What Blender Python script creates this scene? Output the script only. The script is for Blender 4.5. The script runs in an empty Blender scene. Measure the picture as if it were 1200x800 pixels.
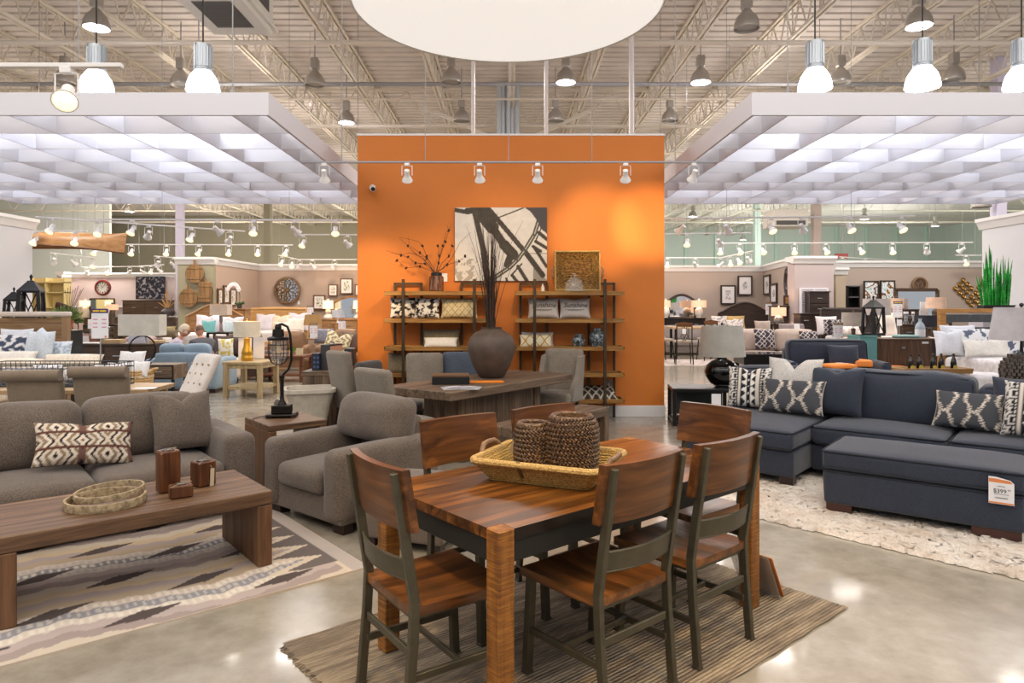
import bpy, math, random
from math import sin, cos, pi, sqrt, radians, atan2, hypot
from mathutils import Vector as V, Matrix as MX, Euler, noise as NZ
random.seed(7)
D = bpy.data; SC = bpy.context.scene; COL = SC.collection
FPX, CX, HY, EYE = 800., 595., 358., 1.6      # focal length in px of the 1200 px frame, vanishing point, eye height

def at(x, y, Y):
    return V(((x - CX) / FPX * Y, Y, EYE + (HY - y) / FPX * Y))
def px(x, Y): return (x - CX) / FPX * Y
def pz(y, Y): return EYE + (HY - y) / FPX * Y
def lin(v):
    v /= 255.
    return v / 12.92 if v <= .04045 else ((v + .055) / 1.055) ** 2.4
def rgb(c): return (lin(c[0]), lin(c[1]), lin(c[2]), 1.)

# ------------------------------------------------------------------ mesh builder
class MB:
    def __init__(s, T=None):
        s.v = []; s.f = []; s.mi = []; s.cur = 0; s.T = T or MX.Identity(4); s.cols = None
    def add(s, vs, fs):
        o = len(s.v); T = s.T
        s.v.extend([tuple(T @ V(p)) for p in vs])
        for f in fs:
            s.f.append(tuple(i + o for i in f)); s.mi.append(s.cur)
        return s
    def box(s, a, b, bev=.004):
        lo = [min(a[i], b[i]) for i in range(3)]; hi = [max(a[i], b[i]) for i in range(3)]
        e = min(bev, .45 * min(hi[i] - lo[i] for i in range(3)))
        if e <= 0:
            vs = [(x, y, z) for z in (lo[2], hi[2]) for y in (lo[1], hi[1]) for x in (lo[0], hi[0])]
            return s.add(vs, [(0, 2, 3, 1), (4, 5, 7, 6), (0, 1, 5, 4), (2, 6, 7, 3), (0, 4, 6, 2), (1, 3, 7, 5)])
        vs = []; idx = {}
        for sx in (0, 1):
            for sy in (0, 1):
                for sz in (0, 1):
                    c = [(lo, hi)[t][i] for i, t in enumerate((sx, sy, sz))]
                    d = [e if t == 0 else -e for t in (sx, sy, sz)]
                    for ax in range(3):
                        p = [c[i] + (0 if i == ax else d[i]) for i in range(3)]
                        idx[(sx, sy, sz, ax)] = len(vs); vs.append(p)
        I = lambda x, y, z, a: idx[(x, y, z, a)]
        fs = []
        for t in (0, 1):
            q = [(0, 0), (1, 0), (1, 1), (0, 1)]
            fx = [I(t, a, b_, 0) for a, b_ in q]; fy = [I(a, t, b_, 1) for a, b_ in q]; fz = [I(a, b_, t, 2) for a, b_ in q]
            fs += [fx if t else fx[::-1], fy[::-1] if t else fy, fz if t else fz[::-1]]
        for a in (0, 1):
            for b_ in (0, 1):
                ez = [I(a, b_, 0, 0), I(a, b_, 0, 1), I(a, b_, 1, 1), I(a, b_, 1, 0)]
                ey = [I(a, 0, b_, 0), I(a, 0, b_, 2), I(a, 1, b_, 2), I(a, 1, b_, 0)]
                ex = [I(0, a, b_, 1), I(0, a, b_, 2), I(1, a, b_, 2), I(1, a, b_, 1)]
                fs += [ez if a != b_ else ez[::-1], ey if a == b_ else ey[::-1], ex if a != b_ else ex[::-1]]
        for a in (0, 1):
            for b_ in (0, 1):
                for c in (0, 1):
                    t = [I(a, b_, c, 0), I(a, b_, c, 1), I(a, b_, c, 2)]
                    fs.append(t if (a + b_ + c) % 2 else t[::-1])
        return s.add(vs, fs)
    def bar(s, p0, p1, w, h, up=(0, 0, 1), bev=.003):
        p0, p1 = V(p0), V(p1); d = p1 - p0; L = d.length; z = d / L
        u = V(up); x = u.cross(z)
        if x.length < 1e-4: x = V((1, 0, 0)).cross(z)
        if x.length < 1e-4: x = V((0, 1, 0)).cross(z)
        x.normalize(); y = z.cross(x)
        M_ = MX(((x.x, y.x, z.x, p0.x), (x.y, y.y, z.y, p0.y), (x.z, y.z, z.z, p0.z), (0, 0, 0, 1)))
        T = s.T; s.T = T @ M_
        s.box((-w / 2, -h / 2, 0), (w / 2, h / 2, L), bev); s.T = T
        return s
    def cyl(s, p0, p1, r0, r1=None, n=14, caps=True):
        return s.tube([p0, p1], [r0, r0 if r1 is None else r1], n, caps=caps)
    def tube(s, pts, r, n=8, closed=False, caps=True):
        P = [V(p) for p in pts]; m = len(P); R = r if isinstance(r, (list, tuple)) else [r] * m
        vs = []; prev = None
        for i in range(m):
            if closed: t = P[(i + 1) % m] - P[i - 1]
            else: t = P[min(i + 1, m - 1)] - P[max(i - 1, 0)]
            t.normalize()
            if prev is None:
                a = V((0, 0, 1)) if abs(t.z) < .9 else V((1, 0, 0))
                x = a.cross(t).normalized()
            else:
                x = (prev - t * prev.dot(t)).normalized()
            prev = x; y = t.cross(x)
            for k in range(n):
                a = 2 * pi * k / n
                vs.append(P[i] + (x * cos(a) + y * sin(a)) * R[i])
        fs = []
        for i in range(m if closed else m - 1):
            j = (i + 1) % m
            for k in range(n):
                fs.append((i * n + k, i * n + (k + 1) % n, j * n + (k + 1) % n, j * n + k))
        if caps and not closed:
            fs.append(tuple(range(n))[::-1]); fs.append(tuple((m - 1) * n + k for k in range(n)))
        return s.add(vs, fs)
    def lathe(s, prof, n=28, c=(0, 0, 0), sq=None):
        vs = []; fs = []
        for r, z in prof:
            for k in range(n):
                a = 2 * pi * k / n
                q = 1.
                if sq: q = 1 / (abs(cos(a)) ** sq + abs(sin(a)) ** sq) ** (1 / sq)
                vs.append((c[0] + r * q * cos(a), c[1] + r * q * sin(a), c[2] + z))
        for i in range(len(prof) - 1):
            for k in range(n):
                k2 = (k + 1) % n
                fs.append((i * n + k, i * n + k2, (i + 1) * n + k2, (i + 1) * n + k))
        return s.add(vs, fs)
    def prism(s, poly, a, b, ax='y'):
        def P(p, t):
            return {'y': (p[0], t, p[1]), 'z': (p[0], p[1], t), 'x': (t, p[0], p[1])}[ax]
        n = len(poly); vs = [P(p, a) for p in poly] + [P(p, b) for p in poly]
        fs = [tuple(range(n)), tuple(range(2 * n - 1, n - 1, -1))] + [((i + 1) % n, i, i + n, (i + 1) % n + n) for i in range(n)]
        return s.add(vs, fs)
    def ell(s, c, r, nu=16, nv=10):
        if not isinstance(r, (list, tuple)): r = (r, r, r)
        vs = []; fs = []
        for j in range(nv + 1):
            t = pi * j / nv
            for i in range(nu):
                a = 2 * pi * i / nu
                vs.append((c[0] + r[0] * sin(t) * cos(a), c[1] + r[1] * sin(t) * sin(a), c[2] - r[2] * cos(t)))
        for j in range(nv):
            for i in range(nu):
                fs.append((j * nu + i, j * nu + (i + 1) % nu, (j + 1) * nu + (i + 1) % nu, (j + 1) * nu + i))
        return s.add(vs, fs)
    def soft(s, a, b, r=.05, puff=(0, 0, 0), m=7, fn=None):
        """box with rounded edges; puff = how far the x, y, z faces swell (scalar or (low, high))"""
        lo = [min(a[i], b[i]) for i in range(3)]; hi = [max(a[i], b[i]) for i in range(3)]
        c = [(lo[i] + hi[i]) / 2 for i in range(3)]; h = [(hi[i] - lo[i]) / 2 for i in range(3)]
        r = min(r, min(h) * .98); soft_ = .007 if any(pf if not isinstance(pf, (tuple, list)) else any(pf) for pf in puff) and min(h) > .05 else 0
        ax = []
        for i in range(3):
            e = [-h[i], -h[i] + r * .3, -h[i] + r * .62]
            k = h[i] - r
            mid = [-k + 2 * k * t / m for t in range(m + 1)]
            ax.append(e + mid + [-q for q in e[::-1]])
        N = [len(q) for q in ax]; vs = []; ix = {}
        pf = [(p, p) if not isinstance(p, (tuple, list)) else p for p in puff]
        def vert(i, j, k):
            key = (i, j, k)
            if key in ix: return ix[key]
            p = [ax[0][i], ax[1][j], ax[2][k]]
            inn = [max(-(h[t] - r), min(h[t] - r, p[t])) for t in range(3)]
            d = V([p[t] - inn[t] for t in range(3)])
            if d.length > 1e-9: d = d.normalized() * r
            q = [inn[t] + d[t] for t in range(3)]
            for t in range(3):
                u, w = (t + 1) % 3, (t + 2) % 3
                am = pf[t][1] if q[t] > 0 else pf[t][0]
                if am:
                    f = (1 - (q[u] / h[u]) ** 2) * (1 - (q[w] / h[w]) ** 2)
                    q[t] += am * max(0, f) ** .8 * q[t] / h[t]
            if soft_ and r > .025:
                nv_ = NZ.noise_vector(V((q[0] * 4 + c[0], q[1] * 4 + c[1] * 3, q[2] * 5))); q = [q[t] + soft_ * nv_[t] for t in range(3)]
            q = [q[t] + c[t] for t in range(3)]
            if fn: q = fn(*q)
            ix[key] = len(vs); vs.append(q); return ix[key]
        fs = []
        for t in range(3):
            u, w = (t + 1) % 3, (t + 2) % 3
            for side in (0, N[t] - 1):
                for i in range(N[u] - 1):
                    for j in range(N[w] - 1):
                        q = []
                        for di, dj in ((0, 0), (1, 0), (1, 1), (0, 1)):
                            k = [0, 0, 0]; k[t] = side; k[u] = i + di; k[w] = j + dj
                            q.append(vert(*k))
                        fs.append(tuple(q) if side else tuple(q[::-1]))
        return s.add(vs, fs)
    def grid(s, fn, nu, nv, flip=False):
        vs = [fn(i / nu, j / nv) for j in range(nv + 1) for i in range(nu + 1)]
        fs = []
        for j in range(nv):
            for i in range(nu):
                q = (j * (nu + 1) + i, j * (nu + 1) + i + 1, (j + 1) * (nu + 1) + i + 1, (j + 1) * (nu + 1) + i)
                fs.append(q[::-1] if flip else q)
        return s.add(vs, fs)
    def build(s, name, mat=None, parent=None, angle=38, loc=None):
        me = D.meshes.new(name); me.from_pydata(s.v, [], s.f)
        mats = mat if isinstance(mat, (list, tuple)) else [mat]
        for m in mats: me.materials.append(m)
        if any(s.mi): me.polygons.foreach_set('material_index', s.mi)
        me.polygons.foreach_set('use_smooth', [True] * len(s.f))
        if s.cols:
            at_ = me.color_attributes.new('Col', 'FLOAT_COLOR', 'POINT')
            at_.data.foreach_set('color', [t for c_ in s.cols for t in c_])
        me.update()
        me.set_sharp_from_angle(angle=radians(angle))
        o = D.objects.new(name, me); COL.objects.link(o)
        if parent: o.parent = parent
        if loc: o.location = loc
        return o
    def join(s, o):
        k = len(s.v); s.v += o.v; s.f += [tuple(i + k for i in f) for f in o.f]; s.mi += o.mi
        return s

def Tm(loc=(0, 0, 0), rx=0, ry=0, rz=0):
    return MX.Translation(V(loc)) @ Euler((rx, ry, rz)).to_matrix().to_4x4()
def tag(o, label, cat, group=None, kind=None):
    o['label'] = label; o['category'] = cat
    if group: o['group'] = group
    if kind: o['kind'] = kind
    return o
def thing(name, label, cat, loc=(0, 0, 0), rz=0, group=None):
    o = D.objects.new(name, None); COL.objects.link(o); o.empty_display_size = .1
    o.location = loc; o.rotation_euler = (0, 0, rz)
    return tag(o, label, cat, group)
def one(mb, name, mat, label, cat, loc=(0, 0, 0), rot=(0, 0, 0), group=None, angle=38):
    o = mb.build(name, mat, None, angle); o.location = loc
    o.rotation_euler = rot if isinstance(rot, (tuple, list)) else (0, 0, rot)
    return tag(o, label, cat, group)
def struct(mb, name, mat, loc=(0, 0, 0), rz=0, parent=None, angle=38):
    o = mb.build(name, mat, parent, angle); o.location = loc; o.rotation_euler = (0, 0, rz)
    if not parent: o['kind'] = 'structure'
    return o
def dup(root, loc=None, rz=None, label=None, group=None):
    def rec(o, par):
        c = o.copy(); COL.objects.link(c)
        if par: c.parent = par
        for ch in list(o.children): rec(ch, c)
        return c
    r = rec(root, None)
    if loc is not None: r.location = loc
    if rz is not None: r.rotation_euler = (0, 0, rz)
    if label: r['label'] = label
    if group: r['group'] = group
    return r

# ------------------------------------------------------------------ materials
class NT:
    def __init__(s, name):
        s.m = D.materials.new(name); s.m.use_nodes = True; s.t = s.m.node_tree
        s.b = s.t.nodes['Principled BSDF']; s.tc = None
    def n(s, ty, **k):
        nd = s.t.nodes.new('ShaderNode' + ty)
        for a, v in k.items(): setattr(nd, a, v)
        return nd
    def l(s, a, b): s.t.links.new(a, b)
    def obj(s, scale=(1, 1, 1)):
        tc = s.n('TexCoord'); mp = s.n('Mapping'); s.l(tc.outputs['Object'], mp.inputs['Vector'])
        mp.inputs['Scale'].default_value = scale
        return mp.outputs[0]
    def noise(s, vec, scale, detail=4, rough=.55, dist=0):
        nd = s.n('TexNoise'); s.l(vec, nd.inputs['Vector'])
        nd.inputs['Scale'].default_value = scale; nd.inputs['Detail'].default_value = detail
        nd.inputs['Roughness'].default_value = rough; nd.inputs['Distortion'].default_value = dist
        return nd.outputs['Fac']
    def ramp(s, fac, stops):
        r = s.n('ValToRGB'); s.l(fac, r.inputs[0]); e = r.color_ramp.elements
        while len(e) < len(stops): e.new(.5)
        for q, (p, c) in zip(e, stops): q.position = p; q.color = rgb(c)
        return r.outputs[0]
    def mix(s, fac, a, b, mode='MIX'):
        m = s.n('Mix', data_type='RGBA', blend_type=mode)
        for sock, v in ((m.inputs[0], fac), (m.inputs[6], a), (m.inputs[7], b)):
            if hasattr(v, 'is_output'): s.l(v, sock)
            else: sock.default_value = v
        return m.outputs[2]
    def bump(s, h, st, dist=.01):
        b = s.n('Bump'); b.inputs['Strength'].default_value = st; b.inputs['Distance'].default_value = dist
        s.l(h, b.inputs['Height']); s.l(b.outputs[0], s.b.inputs['Normal'])
    def set(s, **k):
        for a, v in k.items():
            i = s.b.inputs[a.replace('_', ' ')]
            if hasattr(v, 'is_output'): s.l(v, i)
            else: i.default_value = v
        return s.m
_MC = {}
def plain(name, c, rough=.5, metal=0., var=.0, sc=6, **k):
    key = name
    if key in _MC: return _MC[key]
    t = NT(name)
    if var:
        f = t.noise(t.obj(), sc, 5)
        lo = [max(0, q * (1 - var)) for q in c]; hi = [min(255, q * (1 + var)) for q in c]
        t.set(Base_Color=t.ramp(f, [(.3, lo), (.7, hi)]))
    else: t.set(Base_Color=rgb(c))
    t.set(Roughness=rough, Metallic=metal, **k)
    _MC[key] = t.m; return t.m
def emis(name, c, st, base=(255, 255, 255)):
    t = NT(name); t.set(Base_Color=rgb(base), Emission_Color=rgb(c), Emission_Strength=st, Roughness=.5)
    t.m.cycles.emission_sampling = 'NONE'
    return t.m
def wood(name, dark, mid, light, ax='x', sc=1., rough=.4, plank=0., pax='y', knots=True, bump=.15, streak=0.):
    """grain runs along ax; plank = board width across pax"""
    t = NT(name); s_ = {'x': (2.4, 34, 34), 'y': (34, 2.4, 34), 'z': (34, 34, 2.4)}[ax]
    vec = t.obj(tuple(q * sc for q in s_))
    if plank:
        tc = t.obj((1, 1, 1)); sp = t.n('SeparateXYZ'); t.l(tc, sp.inputs[0])
        d = t.n('Math', operation='DIVIDE'); t.l(sp.outputs['XYZ'.index(pax.upper())], d.inputs[0]); d.inputs[1].default_value = plank
        fl = t.n('Math', operation='FLOOR'); t.l(d.outputs[0], fl.inputs[0])
        fr = t.n('Math', operation='FRACT'); t.l(d.outputs[0], fr.inputs[0])
        wn = t.n('TexWhiteNoise', noise_dimensions='1D'); t.l(fl.outputs[0], wn.inputs['W'])
        off = t.n('VectorMath', operation='SCALE'); t.l(wn.outputs['Color'], off.inputs[0]); off.inputs[3].default_value = 30
        ad = t.n('VectorMath', operation='ADD'); t.l(vec, ad.inputs[0]); t.l(off.outputs[0], ad.inputs[1]); vec = ad.outputs[0]
    n1 = t.noise(vec, 1.1, 6, .6, .6)
    col = t.ramp(n1, [(.28, dark), (.48, mid), (.72, light)])
    if streak:
        n3 = t.noise(vec, .55, 3, .5, .8); k = int(255 * (1 - streak))
        col = t.mix(1., col, t.ramp(n3, [(.40, (255, 255, 255)), (.47, (k, k, k)), (.52, (k, k, k)), (.6, (255, 255, 255))]), 'MULTIPLY')
    if plank:
        v2 = t.n('MapRange'); t.l(wn.outputs['Value'], v2.inputs[0]); v2.inputs[3].default_value = .72; v2.inputs[4].default_value = 1.15
        cv = t.n('CombineColor'); [t.l(v2.outputs[0], cv.inputs[i]) for i in range(3)]
        col = t.mix(1., col, cv.outputs[0], 'MULTIPLY')
        g = t.n('Math', operation='LESS_THAN'); t.l(fr.outputs[0], g.inputs[0]); g.inputs[1].default_value = .035
        col = t.mix(g.outputs[0], col, rgb([q * .45 for q in dark]))
    n2 = t.noise(vec, 5, 3)
    t.bump(n2, bump, .004)
    t.set(Base_Color=col, Roughness=rough)
    return t.m
def fabric(name, a, b, sc=260, bump=.35, rough=.9, big=.12):
    t = NT(name); v = t.obj()
    f = t.noise(v, sc, 2, .7)
    col = t.ramp(f, [(.36, a), (.64, b)])
    g = t.noise(v, 5, 3)
    cv = t.n('MapRange'); t.l(g, cv.inputs[0]); cv.inputs[1].default_value = .3; cv.inputs[2].default_value = .7
    cv.inputs[3].default_value = 1 - big; cv.inputs[4].default_value = 1 + big
    cc = t.n('CombineColor'); [t.l(cv.outputs[0], cc.inputs[i]) for i in range(3)]
    col = t.mix(1., col, cc.outputs[0], 'MULTIPLY')
    t.bump(f, bump, .004)
    t.set(Base_Color=col, Roughness=rough, Sheen_Weight=.25, Sheen_Roughness=.5)
    return t.m
def vcol(name, rough=.9, sc=300, bump=.3, spec=.3):
    t = NT(name); a = t.n('Attribute', attribute_name='Col')
    f = t.noise(t.obj(), sc, 2, .7); t.bump(f, bump, .004)
    t.set(Base_Color=a.outputs['Color'], Roughness=rough, Specular_IOR_Level=spec)
    return t.m
def glass(name, c=(255, 255, 255), rough=.02):
    t = NT(name); t.set(Base_Color=rgb(c), Roughness=rough, Transmission_Weight=1., IOR=1.45)
    return t.m

# ------------------------------------------------------------------ shared soft goods
def pillow_mb(w, h, t, n=22, notch=0., cfn=None, pipe=0., T=None):
    """upright pillow in the x-z plane, resting on z=0; cfn(u,v)->sRGB gives its printed pattern"""
    nx = max(6, int(n * max(1, w / h))); nz = n
    mb = MB(T); cols = []
    def S(u, v, sd):
        a, b = 2 * u - 1, 2 * v - 1
        ea, eb = 1 - abs(a) ** 3, 1 - abs(b) ** 3
        x = a * w / 2 * (1 - .07 * (1 - b * b)); z = b * h / 2 * (1 - .07 * (1 - a * a))
        d = t / 2 * (max(0, (1 - a * a) * (1 - b * b))) ** .42
        d += t * .04 * sin(7 * u + 3 * v) * ea * eb
        if notch:
            k = notch * max(0, 1 - abs(a) / .42) ** 1.5 * max(0, (b + .1)) ; z -= k
        return (x, sd * d, z + h / 2)
    for sd in (-1, 1):
        mb.grid(lambda u, v: S(u, v, sd), nx, nz, flip=sd > 0)
        if cfn:
            for j in range(nz + 1):
                for i in range(nx + 1): cols.append(rgb(cfn(i / nx if sd < 0 else 1 - i / nx, j / nz)))
    if cfn: mb.cols = cols
    return mb
def pillow(label, mat, loc, w, h, t, rz=0, tilt=-.25, roll=0, notch=0., cfn=None, n=22, group=None, name='throw_pillow', tagw=None):
    mb = pillow_mb(w, h, t, n, notch, cfn)
    o = mb.build(name, mat, None, 60); o.location = loc
    o.rotation_mode = 'XYZ'
    o.rotation_euler = (Euler((0, 0, rz)).to_matrix() @ Euler((tilt, 0, 0)).to_matrix() @ Euler((0, roll, 0)).to_matrix()).to_euler()
    tag(o, label, 'pillow', group)
    return o
def piping(pts, r, mat, parent, name='piping', closed=True):
    return MB().tube(pts, r, 6, closed).build(name, mat, parent)
def rect_loop(a, b, z, r=.04, m=4):
    pts = []
    for cx, cy, s0 in ((b[0] - r, b[1] - r, 0), (a[0] + r, b[1] - r, pi / 2), (a[0] + r, a[1] + r, pi), (b[0] - r, a[1] + r, 1.5 * pi)):
        for k in range(m + 1):
            t = s0 + pi / 2 * k / m
            pts.append((cx + r * cos(t), cy + r * sin(t), z))
    return pts
def text_mesh(txt, size, shear=0.):
    cu = D.curves.new('lettering', 'FONT'); cu.body = txt; cu.size = size; cu.shear = shear; cu.align_x = 'CENTER'; cu.align_y = 'CENTER'
    cu.resolution_u = 3
    ob = D.objects.new('lettering', cu); COL.objects.link(ob)
    dg = bpy.context.evaluated_depsgraph_get(); me = D.meshes.new_from_object(ob.evaluated_get(dg))
    D.objects.remove(ob); D.curves.remove(cu)
    return me
def text_on(txt, size, mat, parent, loc, rot=(pi / 2, 0, 0), shear=0., name='lettering', fn=None):
    me = text_mesh(txt, size, shear)
    if fn:
        for v in me.vertices: v.co = V(fn(*v.co))
    me.materials.clear(); me.materials.append(mat)
    o = D.objects.new(name, me); COL.objects.link(o); o.parent = parent; o.location = loc; o.rotation_euler = rot
    return o
def light(kind, loc, power, col=(255, 244, 230), size=.2, target=None, spot=60, blend=.6, sizey=None, name='scene_light'):
    ld = D.lights.new(name, kind); ld.energy = power; ld.color = rgb(col)[:3]
    if kind == 'AREA':
        ld.size = size
        if sizey: ld.shape = 'RECTANGLE'; ld.size_y = sizey
    else: ld.shadow_soft_size = size
    if kind == 'SPOT': ld.spot_size = radians(spot); ld.spot_blend = blend
    o = D.objects.new(name, ld); COL.objects.link(o); o.location = loc
    if target is not None:
        o.rotation_euler = (V(target) - V(loc)).to_track_quat('-Z', 'Y').to_euler()
    return o
# ------------------------------------------------------------------ palette
WHITE = plain('white_paint', (232, 230, 230), .55)
LATT = plain('lattice_white', (210, 210, 219), .6)
CREAM = plain('cream_steel', (222, 212, 196), .6)
DECK = plain('deck_paint', (216, 207, 199), .7, var=.04, sc=1.5)
TAUPE = plain('taupe_wall', (176, 160, 150), .8)
MAUVE = plain('mauve_wall', (186, 172, 172), .8)
PINKW = plain('rose_wall', (198, 180, 178), .8)
SAGE = plain('sage_wall', (160, 154, 130), .8)
MINT = plain('mint_wall', (196, 204, 193), .8)
OLIVE = plain('olive_wall', (158, 152, 130), .8)
STEEL = plain('galvanised_steel', (168, 176, 184), .35, .6)
DARKM = plain('dark_metal', (52, 50, 48), .45, .5)
BLACK = plain('black_paint', (22, 22, 24), .4)
CABLE = plain('cable_grey', (150, 150, 152), .5)
BULB = emis('warm_bulb', (255, 222, 150), 1.9)
HOT = emis('lamp_glow', (255, 250, 250), 6.)
PAPER = plain('paper_white', (236, 236, 240), .7)

# ------------------------------------------------------------------ floor
t = NT('polished_concrete'); v = t.obj()
n1 = t.noise(v, .7, 6, .6, .4); n2 = t.noise(v, 5, 6, .65)
c1 = t.ramp(n1, [(.3, (150, 140, 124)), (.5, (166, 158, 144)), (.7, (180, 174, 162))])
c2 = t.ramp(n2, [(.35, (222, 219, 214)), (.65, (255, 255, 255))])
rg = t.n('MapRange'); t.l(n2, rg.inputs[0]); rg.inputs[3].default_value = .2; rg.inputs[4].default_value = .3
FLOORM = t.set(Base_Color=t.mix(1., c1, c2, 'MULTIPLY'), Roughness=rg.outputs[0], Coat_Weight=.35, Coat_Roughness=.08)
b = MB(); b.box((-32, -5, -.2), (32, 52, 0), 0); struct(b, 'floor', FLOORM)

# ------------------------------------------------------------------ roof deck, joists, girders, columns
b = MB(); y = -5.; prof = []
while y < 51.6:
    prof += [(y, 7.4), (y + .2, 7.4), (y + .22, 7.47), (y + .28, 7.47)]; y += .3
prof.append((y, 7.4))
vs = []; fs = []
for i, (yy, z) in enumerate(prof): vs += [(-32, yy, z), (32, yy, z)]
for i in range(len(prof) - 1): fs.append((2 * i, 2 * i + 2, 2 * i + 3, 2 * i + 1))
b.add(vs, fs); b.box((-32, -5, 7.5), (32, 52, 7.6), 0); struct(b, 'ceiling', DECK)

def joist_mb(L, dep=.68, pan=.62):
    b = MB()
    for sx in (-.045, .045):
        b.box((sx - .025, 0, 0), (sx + .025, L, .05), 0); b.box((sx - .025, 0, dep - .05), (sx + .025, L, dep), 0)
    n = int(L / pan)
    for i in range(n):
        y0 = i * L / n; y1 = (i + .5) * L / n; y2 = (i + 1) * L / n
        b.tube([(0, y0, dep - .03), (0, y1, .03), (0, y2, dep - .03)], .017, 5, caps=False)
        if i % 2: b.tube([(0, y1, .03), (0, y1, dep - .03)], .013, 5, caps=False)
    return b
JM = {}
def beam(name, mb, mat, loc, rz=0, key=None):
    if key in JM:
        o = D.objects.new(name, JM[key].data); COL.objects.link(o); o.location = loc; o.rotation_euler = (0, 0, rz); o['kind'] = 'structure'
        return o
    o = struct(mb(), name, mat, loc, rz); JM[key] = o; return o
for k in range(-9, 10):
    x = .1 + 1.8 * k
    beam('ceiling_joist', lambda: joist_mb(15.9), CREAM, (x, 2.05, 6.72), 0, 'jA')
    beam('ceiling_joist', lambda: joist_mb(15.9), CREAM, (x, 18.1, 6.72), 0, 'jB')
    beam('ceiling_joist', lambda: joist_mb(15.9), CREAM, (x, 34.15, 6.72), 0, 'jC')
for Y in (18.0, 34.07):
    for xs in (-16, 16):
        beam('ceiling_girder', lambda: joist_mb(32, 1.0, 1.3), CREAM, (xs + 16, Y, 6.3), pi / 2, 'g')
# diagonal kickers beside the centre column, and cross pipes under the deck
for sx in (-1, 1):
    b = MB(); b.bar((.1 + sx * .25, 18, 5.9), (.1 + sx * 2.1, 18, 6.75), .09, .09); struct(b, 'ceiling_brace', CREAM)
for Y, z, r, m in ((12.6, 6.45, .05, CREAM), (15.1, 6.5, .045, CABLE), (9.2, 6.6, .04, CREAM), (16.6, 6.62, .03, CREAM), (11.0, 6.66, .03, CREAM), (22, 6.5, .05, CREAM), (27, 6.6, .05, CREAM), (40, 6.5, .06, CREAM)):
    b = MB(); b.tube([(-30, Y, z), (30, Y, z)], r, 8); struct(b, 'ceiling_pipe', m)
def column(x, y, w, mat, z1=7.4):
    b = MB(); b.box((x - w / 2, y - w / 2, 0), (x + w / 2, y + w / 2, z1), .01)
    b.box((x - w * .62, y - w * .62, 0), (x + w * .62, y + w * .62, .12), .01)
    return struct(b, 'column', mat)
CONDM = plain('conduit_paint', (196, 204, 210), .5)
column(.0, 17.9, .3, CONDM)
b = MB()
for i, x in enumerate((-.22, -.12, .02, .12, .24)): b.tube([(x, 17.6, 4.2), (x, 17.6, 7.3)], .05 if i % 2 else .06, 8)
struct(b, 'ceiling_conduit', CONDM)
for xx in (555 - .5, 640, 740):
    b = MB(); X = px(xx, 12); b.tube([(X, 12, 4.0), (X, 12, 7.35)], .035 if xx < 700 else .045, 8); struct(b, 'ceiling_conduit', WHITE)
    b = MB(); b.box((X - .02, 11.98, 0), (X + .02, 12.02, 4.0), 0); struct(b, 'column', STEEL)
LILAC = plain('lilac_column', (206, 200, 222), .6)
column(px(211, 22.5), 22.5, .22, LILAC); column(px(314, 26), 26, .26, OLIVE); column(px(983.5, 22.5), 24.2, .27, plain('tan_column', (196, 180, 172), .7))
column(px(887, 34.4), 34.4, .3, plain('pale_column', (206, 224, 214), .6)); column(px(1170, 16), 16, .24, LILAC)

# ------------------------------------------------------------------ outer walls
b = MB(); b.box((-1, 50, 0), (32, 50.2, 7.5), 0); struct(b, 'wall_back', MINT)
for i in range(14):
    b = MB(); x = 2 + i * 2.2; b.box((x - .07, 49.85, 0), (x + .07, 50, 7.4), 0); struct(b, 'trim_1', plain('mint_post', (190, 214, 200), .7))
b = MB(); b.box((-32, 44, 0), (-1, 44.2, 7.5), 0); struct(b, 'wall_back_left', OLIVE)
b = MB(); b.box((-32, 36, 0), (-21, 36.2, 7.5), 0); struct(b, 'wall_far_left', plain('pale_mint', (236, 240, 234), .8))
b = MB(); b.box((-32.2, -5, 0), (-32, 52, 7.5), 0); struct(b, 'wall_left', MINT)
b = MB(); b.box((32, -5, 0), (32.2, 52, 7.5), 0); struct(b, 'wall_right', MINT)

# ------------------------------------------------------------------ the orange feature wall
ORANGE = plain('orange_paint', (204, 116, 38), .62, var=.015, sc=3)
WX0, WX1, WY, WZ = px(419, 9.85), px(778.5, 9.85), 9.85, 4.05
b = MB(); b.box((WX0, WY, 0), (WX1, WY + .3, WZ), 0); struct(b, 'wall_center', ORANGE)
b = MB(); b.box((WX0 - .01, WY - .01, WZ), (WX1 + .01, WY + .31, WZ + .03), .004); struct(b, 'trim_2', WHITE)
b = MB(); b.box((WX0 - .012, WY - .016, 0), (WX1 + .012, WY + .316, .16), .004); struct(b, 'baseboard_center', WHITE)

# ------------------------------------------------------------------ room partitions
def part_wall(name, pts, z1, mat, th=.18, crown=True, base=True):
    for i in range(len(pts) - 1):
        p, q = V((*pts[i], 0)), V((*pts[i + 1], 0)); d = (q - p); L = d.length; a = atan2(d.y, d.x)
        b = MB(); b.box((0, 0, 0), (L, th, z1), 0); struct(b, name, mat, p, a)
        if crown:
            b = MB(); b.prism([(0, z1 - .2), (-.03, z1 - .2), (-.05, z1 - .14), (-.1, z1 - .05), (-.12, z1 - .05), (-.12, z1 + .02), (th + .05, z1 + .02), (th + .05, z1 - .1), (th, z1 - .1)], -.06, L + .06, 'x')
            struct(b, 'trim_3', WHITE, p, a)
        if base:
            b = MB(); b.box((0, -.015, 0), (L, 0, .15), .003); struct(b, 'baseboard_room', WHITE, p, a)
Z3 = 3.05
def pY(y, z=Z3): return (z - EYE) * FPX / (HY - y)
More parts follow.
